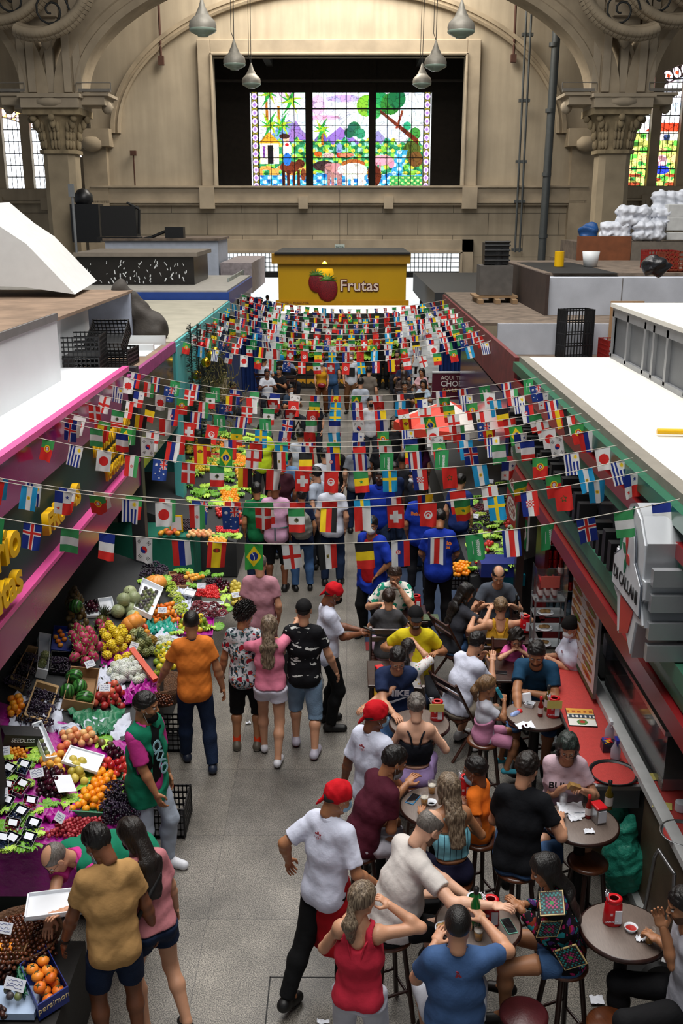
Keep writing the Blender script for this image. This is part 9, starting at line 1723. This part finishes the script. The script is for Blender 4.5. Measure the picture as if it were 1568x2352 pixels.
# ---------------- bunting ----------------
RD,WH,BL,GN,YL,BK,LB=[hexs(c)for c in('#d8261e','#e4e4e2','#0b2a86','#1f8a44','#f2cf12','#141414','#1496cc')]
def star(u,v,cx,cy,r,n=5):
 a=np.arctan2(v-cy,u-cx);d=np.hypot(u-cx,v-cy);t=(a/(2*math.pi)*n+.25)%1;return d<r*(.42+.58*np.abs(t-.5)*2)
def flag_img(nm,u,v):
 v=v*1.4;i=np.zeros(u.shape+(3,));i[:]=WH;f=lambda m,c:i.__setitem__(m,c)
 D=lambda cx,cy,r:np.hypot(u-cx,v-cy)<r
 def V3(a,b,c):f(u<.34,a);f((u>=.34)&(u<.67),b);f(u>=.67,c)
 def H3(a,b,c):f(v<.47,a);f((v>=.47)&(v<.94),b);f(v>=.94,c)
 def cross(bg,c,w_,edge=None,cx=.5,cy=.5):
  i[:]=bg
  if edge is not None:f((np.abs(u-cx)<w_*2)|(np.abs(v-cy)<w_*2),edge)
  f((np.abs(u-cx)<w_)|(np.abs(v-cy)<w_),c)
 if nm=='costa_rica':f((u<.16)|(u>.84),BL);f((u>.34)&(u<.66),RD)
 elif nm=='saudi':i[:]=hexs('#2f9a56');f((np.abs(u-.66)<.1)&(np.abs(v-.75)<.42)&(np.sin(u*90)*np.sin(v*60+u*20)>-.1),WH);f((np.abs(u-.33)<.015)&(np.abs(v-.7)<.35),WH)
 elif nm=='iceland':cross(BL,RD,.065,WH,.5,.52)
 elif nm=='nigeria':H3(hexs('#3d9a5a'),WH,hexs('#3d9a5a'))
 elif nm=='france':H3(BL,WH,RD)
 elif nm=='korea':
  f(D(.5,.7,.2),RD);f(D(.5,.7,.2)&((u<.5)&~D(.5,.6,.1)|D(.5,.8,.1)),BL)
  for a,b,s_ in((.22,.28,1),(.78,.28,-1),(.22,1.12,-1),(.78,1.12,1)):
   p=(u-a)*.7+s_*(v-b)*.7;q=-(u-a)*.7*s_+(v-b)*.7;f((np.abs(p)<.1)&(np.abs(q)<.1)&((q*26)%1.8<.9),BK)
 elif nm=='russia':V3(RD,BL,WH)
 elif nm=='serbia':V3(WH,BL,RD);f(D(.38,.62,.13),RD);f(D(.38,.62,.09),WH);f(star(u,v,.38,.62,.07),RD)
 elif nm=='spain':V3(RD,YL,RD);f((u<.26)|(u>.74),RD);f((u>.26)&(u<.34)|(u>.66)&(u<.74),YL);f(((u-.5)/.2)**2+((v-.45)/.13)**2<1,hexs('#7a3a1a'));f((np.abs(u-.5)<.06)&(np.abs(v-.45)<.07),RD)
 elif nm=='brazil':i[:]=hexs('#2f9a3c');f(np.abs(u-.5)/.42+np.abs(v-.7)/.58<1,YL);f(D(.5,.7,.23),BL);f(D(.5,.7,.23)&(np.abs(np.hypot(u-.1,v-.8)-.42)<.022),WH)
 elif nm=='england':cross(WH,RD,.1,None,.5,.7)
 elif nm=='egypt':V3(BK,WH,RD);f((np.abs(u-.5)<.08)&(np.abs(v-.7)<.1),hexs('#9a8a3a'));f((np.abs(u-.5)<.03)&(np.abs(v-.7)<.05),BK)
 elif nm=='belgium':H3(BK,YL,RD)
 elif nm=='argentina':V3(LB,WH,LB);f(D(.5,.7,.11),YL);f(D(.5,.7,.07),hexs('#b8862a'))
 elif nm=='uruguay':f((u*9%2>=1),BL);f((u>.5)&(v<.56),WH);f(star(u,v,.76,.27,.17,12),YL)
 elif nm=='panama':f((u<.5)&(v<.7),BL);f((u>.5)&(v>.7),RD);f(star(u,v,.75,.35,.11),BL);f(star(u,v,.25,1.05,.11),RD)
 elif nm=='japan':f(D(.5,.7,.33),hexs('#d6201c'))
 elif nm=='portugal':f(v<.58,hexs('#3a9a4c'));f(v>=.58,RD);f(D(.5,.58,.24),YL);f(D(.5,.58,.17),RD);f(D(.5,.58,.11),WH);f(D(.5,.58,.04),BL)
 elif nm=='morocco':i[:]=RD;f(star(u,v,.5,.7,.22)&~star(u,v,.5,.7,.13),hexs('#3a4a1a'))
 elif nm=='iran':V3(RD,WH,hexs('#3f9c58'));f(D(.5,.7,.09)&~D(.5,.7,.045),RD)
 elif nm=='australia':
  i[:]=hexs('#143a86');c=(u>.5)&(v<.66);f(c&(np.abs(np.abs(u-.75)*1.32-np.abs(v-.33))<.07),WH);f(c&(np.abs(np.abs(u-.75)*1.32-np.abs(v-.33))<.03),RD);f(c&((np.abs(u-.75)<.075)|(np.abs(v-.33)<.075)),WH);f(c&((np.abs(u-.75)<.04)|(np.abs(v-.33)<.04)),RD)
  f(star(u,v,.25,.35,.13,7),WH)
  for a,b,r in((.2,.95,.06),(.5,.78,.06),(.78,.95,.06),(.5,1.22,.07),(.4,1.05,.03)):f(star(u,v,a,b,r,7),WH)
 elif nm=='denmark':cross(RD,WH,.09,None,.5,.58)
 elif nm=='mexico':H3(hexs('#2f8f4e'),WH,RD);f(D(.5,.7,.14),hexs('#6a6a4a'));f(D(.53,.68,.07),BK)
 elif nm=='switzerland':i[:]=RD;f(((np.abs(u-.5)<.14)&(np.abs(v-.7)<.38))|((np.abs(v-.7)<.14)&(np.abs(u-.5)<.38)),WH)
 elif nm=='germany':V3(YL,RD,BK)
 elif nm=='tunisia':i[:]=RD;f(D(.5,.7,.25),WH);f(D(.5,.7,.18)&~D(.5,.76,.15),RD);f(star(u,v,.5,.74,.1),RD)
 elif nm=='poland':f(u<.5,RD)
 elif nm=='sweden':cross(hexs('#0a93c8'),YL,.09,None,.5,.56)
 elif nm=='croatia':V3(BL,WH,RD);f((np.abs(u-.5)<.22)&(np.abs(v-.7)<.2),WH);f((np.abs(u-.5)<.22)&(np.abs(v-.7)<.2)&((np.floor(u*11)+np.floor(v*11))%2==0),RD)
 elif nm=='colombia':V3(RD,BL,YL);f(u>.5,YL);f((u>.25)&(u<=.5),BL);f(u<=.25,RD)
 elif nm=='senegal':H3(hexs('#2f8f4e'),YL,RD);f(star(u,v,.5,.7,.13),GN)
 elif nm=='peru':V3(RD,WH,RD);f(v>=0,WH);f((v<.47)|(v>.94),RD);f(D(.5,.7,.14),hexs('#4a6a3a'));f(D(.5,.7,.08),WH)
 return i
flagm=M('flag_cloth',attr=True,rough=.8,bump=.25,bs=8)
SEQ=['costa_rica','saudi','iceland','nigeria','france','korea','russia','spain','brazil','england','egypt','belgium','serbia','costa_rica','saudi']
SEQ2=['morocco','argentina','panama','portugal','uruguay','japan','iran','australia','denmark','mexico','germany','poland','switzerland','tunisia','senegal','sweden','croatia']
SEQ3=['portugal','argentina','uruguay','panama','japan','portugal','iran','australia','denmark','mexico','switzerland','tunisia','sweden','croatia','colombia','peru','england','senegal']
FW,FH=.128,.187;FM={}
def flag_mesh(nm,var,lod):
 key=(nm,var,lod)
 if key in FM:return FM[key]
 nu,nv=(40,56)if lod==0 else(20,28)
 u,v=np.meshgrid(np.linspace(0,1,nu+1),np.linspace(0,1,nv+1));a=(var-2)*.35
 y=(.010*np.sin(u*5+var*1.7)+.006*np.sin(u*9+v*3+var))*v+a*.05*v
 x=(u-.5)*FW*(1-.02*v);z=-v*FH;P=np.stack([x,y,z],-1)
 if var==4:P[...,0]-=.05*np.maximum(0,u-.6)*v;P[...,1]+=.12*np.maximum(0,u-.55)**1.5*v*2
 idx=np.arange((nu+1)*(nv+1)).reshape(nv+1,nu+1);F=np.stack([idx[:-1,:-1],idx[1:,:-1],idx[1:,1:],idx[:-1,1:]],-1).reshape(-1,4)
 uc,vc=np.meshgrid((np.arange(nu)+.5)/nu,(np.arange(nv)+.5)/nv)
 me=mesh_from('flag',P.reshape(-1,3),F,flagm,cols=flag_img(nm,uc,vc).reshape(-1,3));FM[key]=me;return me
cordm=M('cord',S('#b5aea2'),.7,bump=0)
def bunting(t_r,t_l,sag,seq,off,label,xl=None,zl=3.66,spacing=.25,zr=3.72):
 """runs from the left fascia to the right one; t = depth along the view at each end"""
 yr=(t_r-1.9*.289)/.957;yl=(t_l-1.9*.289)/.957;A=Vector((XL if xl is None else xl,yl,zl));B=Vector((XR,yr,zr))
 root=empty('flag_bunting',A.lerp(B,.5));tag(root,label,'bunting','bunting strung across the aisle');o=root.location.copy()
 f=lambda t:A.lerp(B,t)-Vector((0,0,sag*4*t*(1-t)))-o
 mb=MB();mb.tube([f(i/36)for i in range(37)],.0035 if t_r<12 else .005,5);mb.build('cord',cordm,root)
 L=(B-A).length;n=int(L/spacing);r=np.random.RandomState(int(t_r*10))
 for k in range(n):
  t=(k+.5)/n;p=f(t);nm=seq[(k+off)%len(seq)];d=f(min(t+.01,1))-f(max(t-.01,0))
  fl=link('flag',flag_mesh(nm,r.randint(0,5)if r.rand()<.6 else 1,0 if t_r<10.2 else 1),root)
  fl['label']={'costa_rica':'red, white and blue upright striped flag','saudi':'green flag with white script','switzerland':'red flag with white cross','japan':'white flag with red disc','brazil':'green flag with yellow diamond'}.get(nm,nm.replace('_',' ')+' flag')
  fl.location=p;fl.rotation_euler=(r.normal()*.10,-math.atan2(d.z,math.hypot(d.x,d.y))+r.normal()*.05,math.atan2(d.y,d.x)+r.normal()*.18)
NEAR=[(6.81,6.81,.30,SEQ,0,'nearest flag string, lowest across the aisle in the photo'),(7.55,7.55,.27,SEQ2,0,'second nearest flag string with argentine and panamanian flags at left'),(7.94,7.62,.29,SEQ3,1,'third nearest flag string just above the second'),
  (8.37,8.9,.27,SEQ2,3,'fourth nearest flag string, its left end far back'),(8.97,9.6,.27,SEQ,2,'fifth nearest flag string over the standing crowd'),(9.31,9.95,.29,SEQ3,4,'sixth nearest flag string above the blue vested vendors'),
  (9.67,9.75,.27,SEQ,6,'seventh nearest flag string over the crowd'),(10.0,10.5,.29,SEQ2,8,'eighth nearest flag string over the crowd'),(10.47,11.0,.27,SEQ,9,'ninth nearest flag string over the red parasol'),(10.93,11.6,.27,SEQ3,2,'tenth nearest flag string over the red parasol'),
  (11.37,12.2,.27,SEQ2,5,'eleventh nearest flag string over the red parasol'),(11.8,12.6,.27,SEQ,12,'farthest string of the near group of flags')]
for a in NEAR:bunting(*a)
for i,t in enumerate((15.6,16.3,16.9,17.6,18.3,19.1,19.9,20.8,21.8,22.8)):
 nm=['first','second','third','fourth','fifth','sixth','seventh','eighth','ninth','tenth'][i]
 bunting(t,t+1.0+.25*i,.36 if i==0 else .3,(SEQ3,SEQ2,SEQ)[i%3],i*5,nm+' flag string of the far group, counted from the near side',zl=3.52,zr=3.66,spacing=.245)
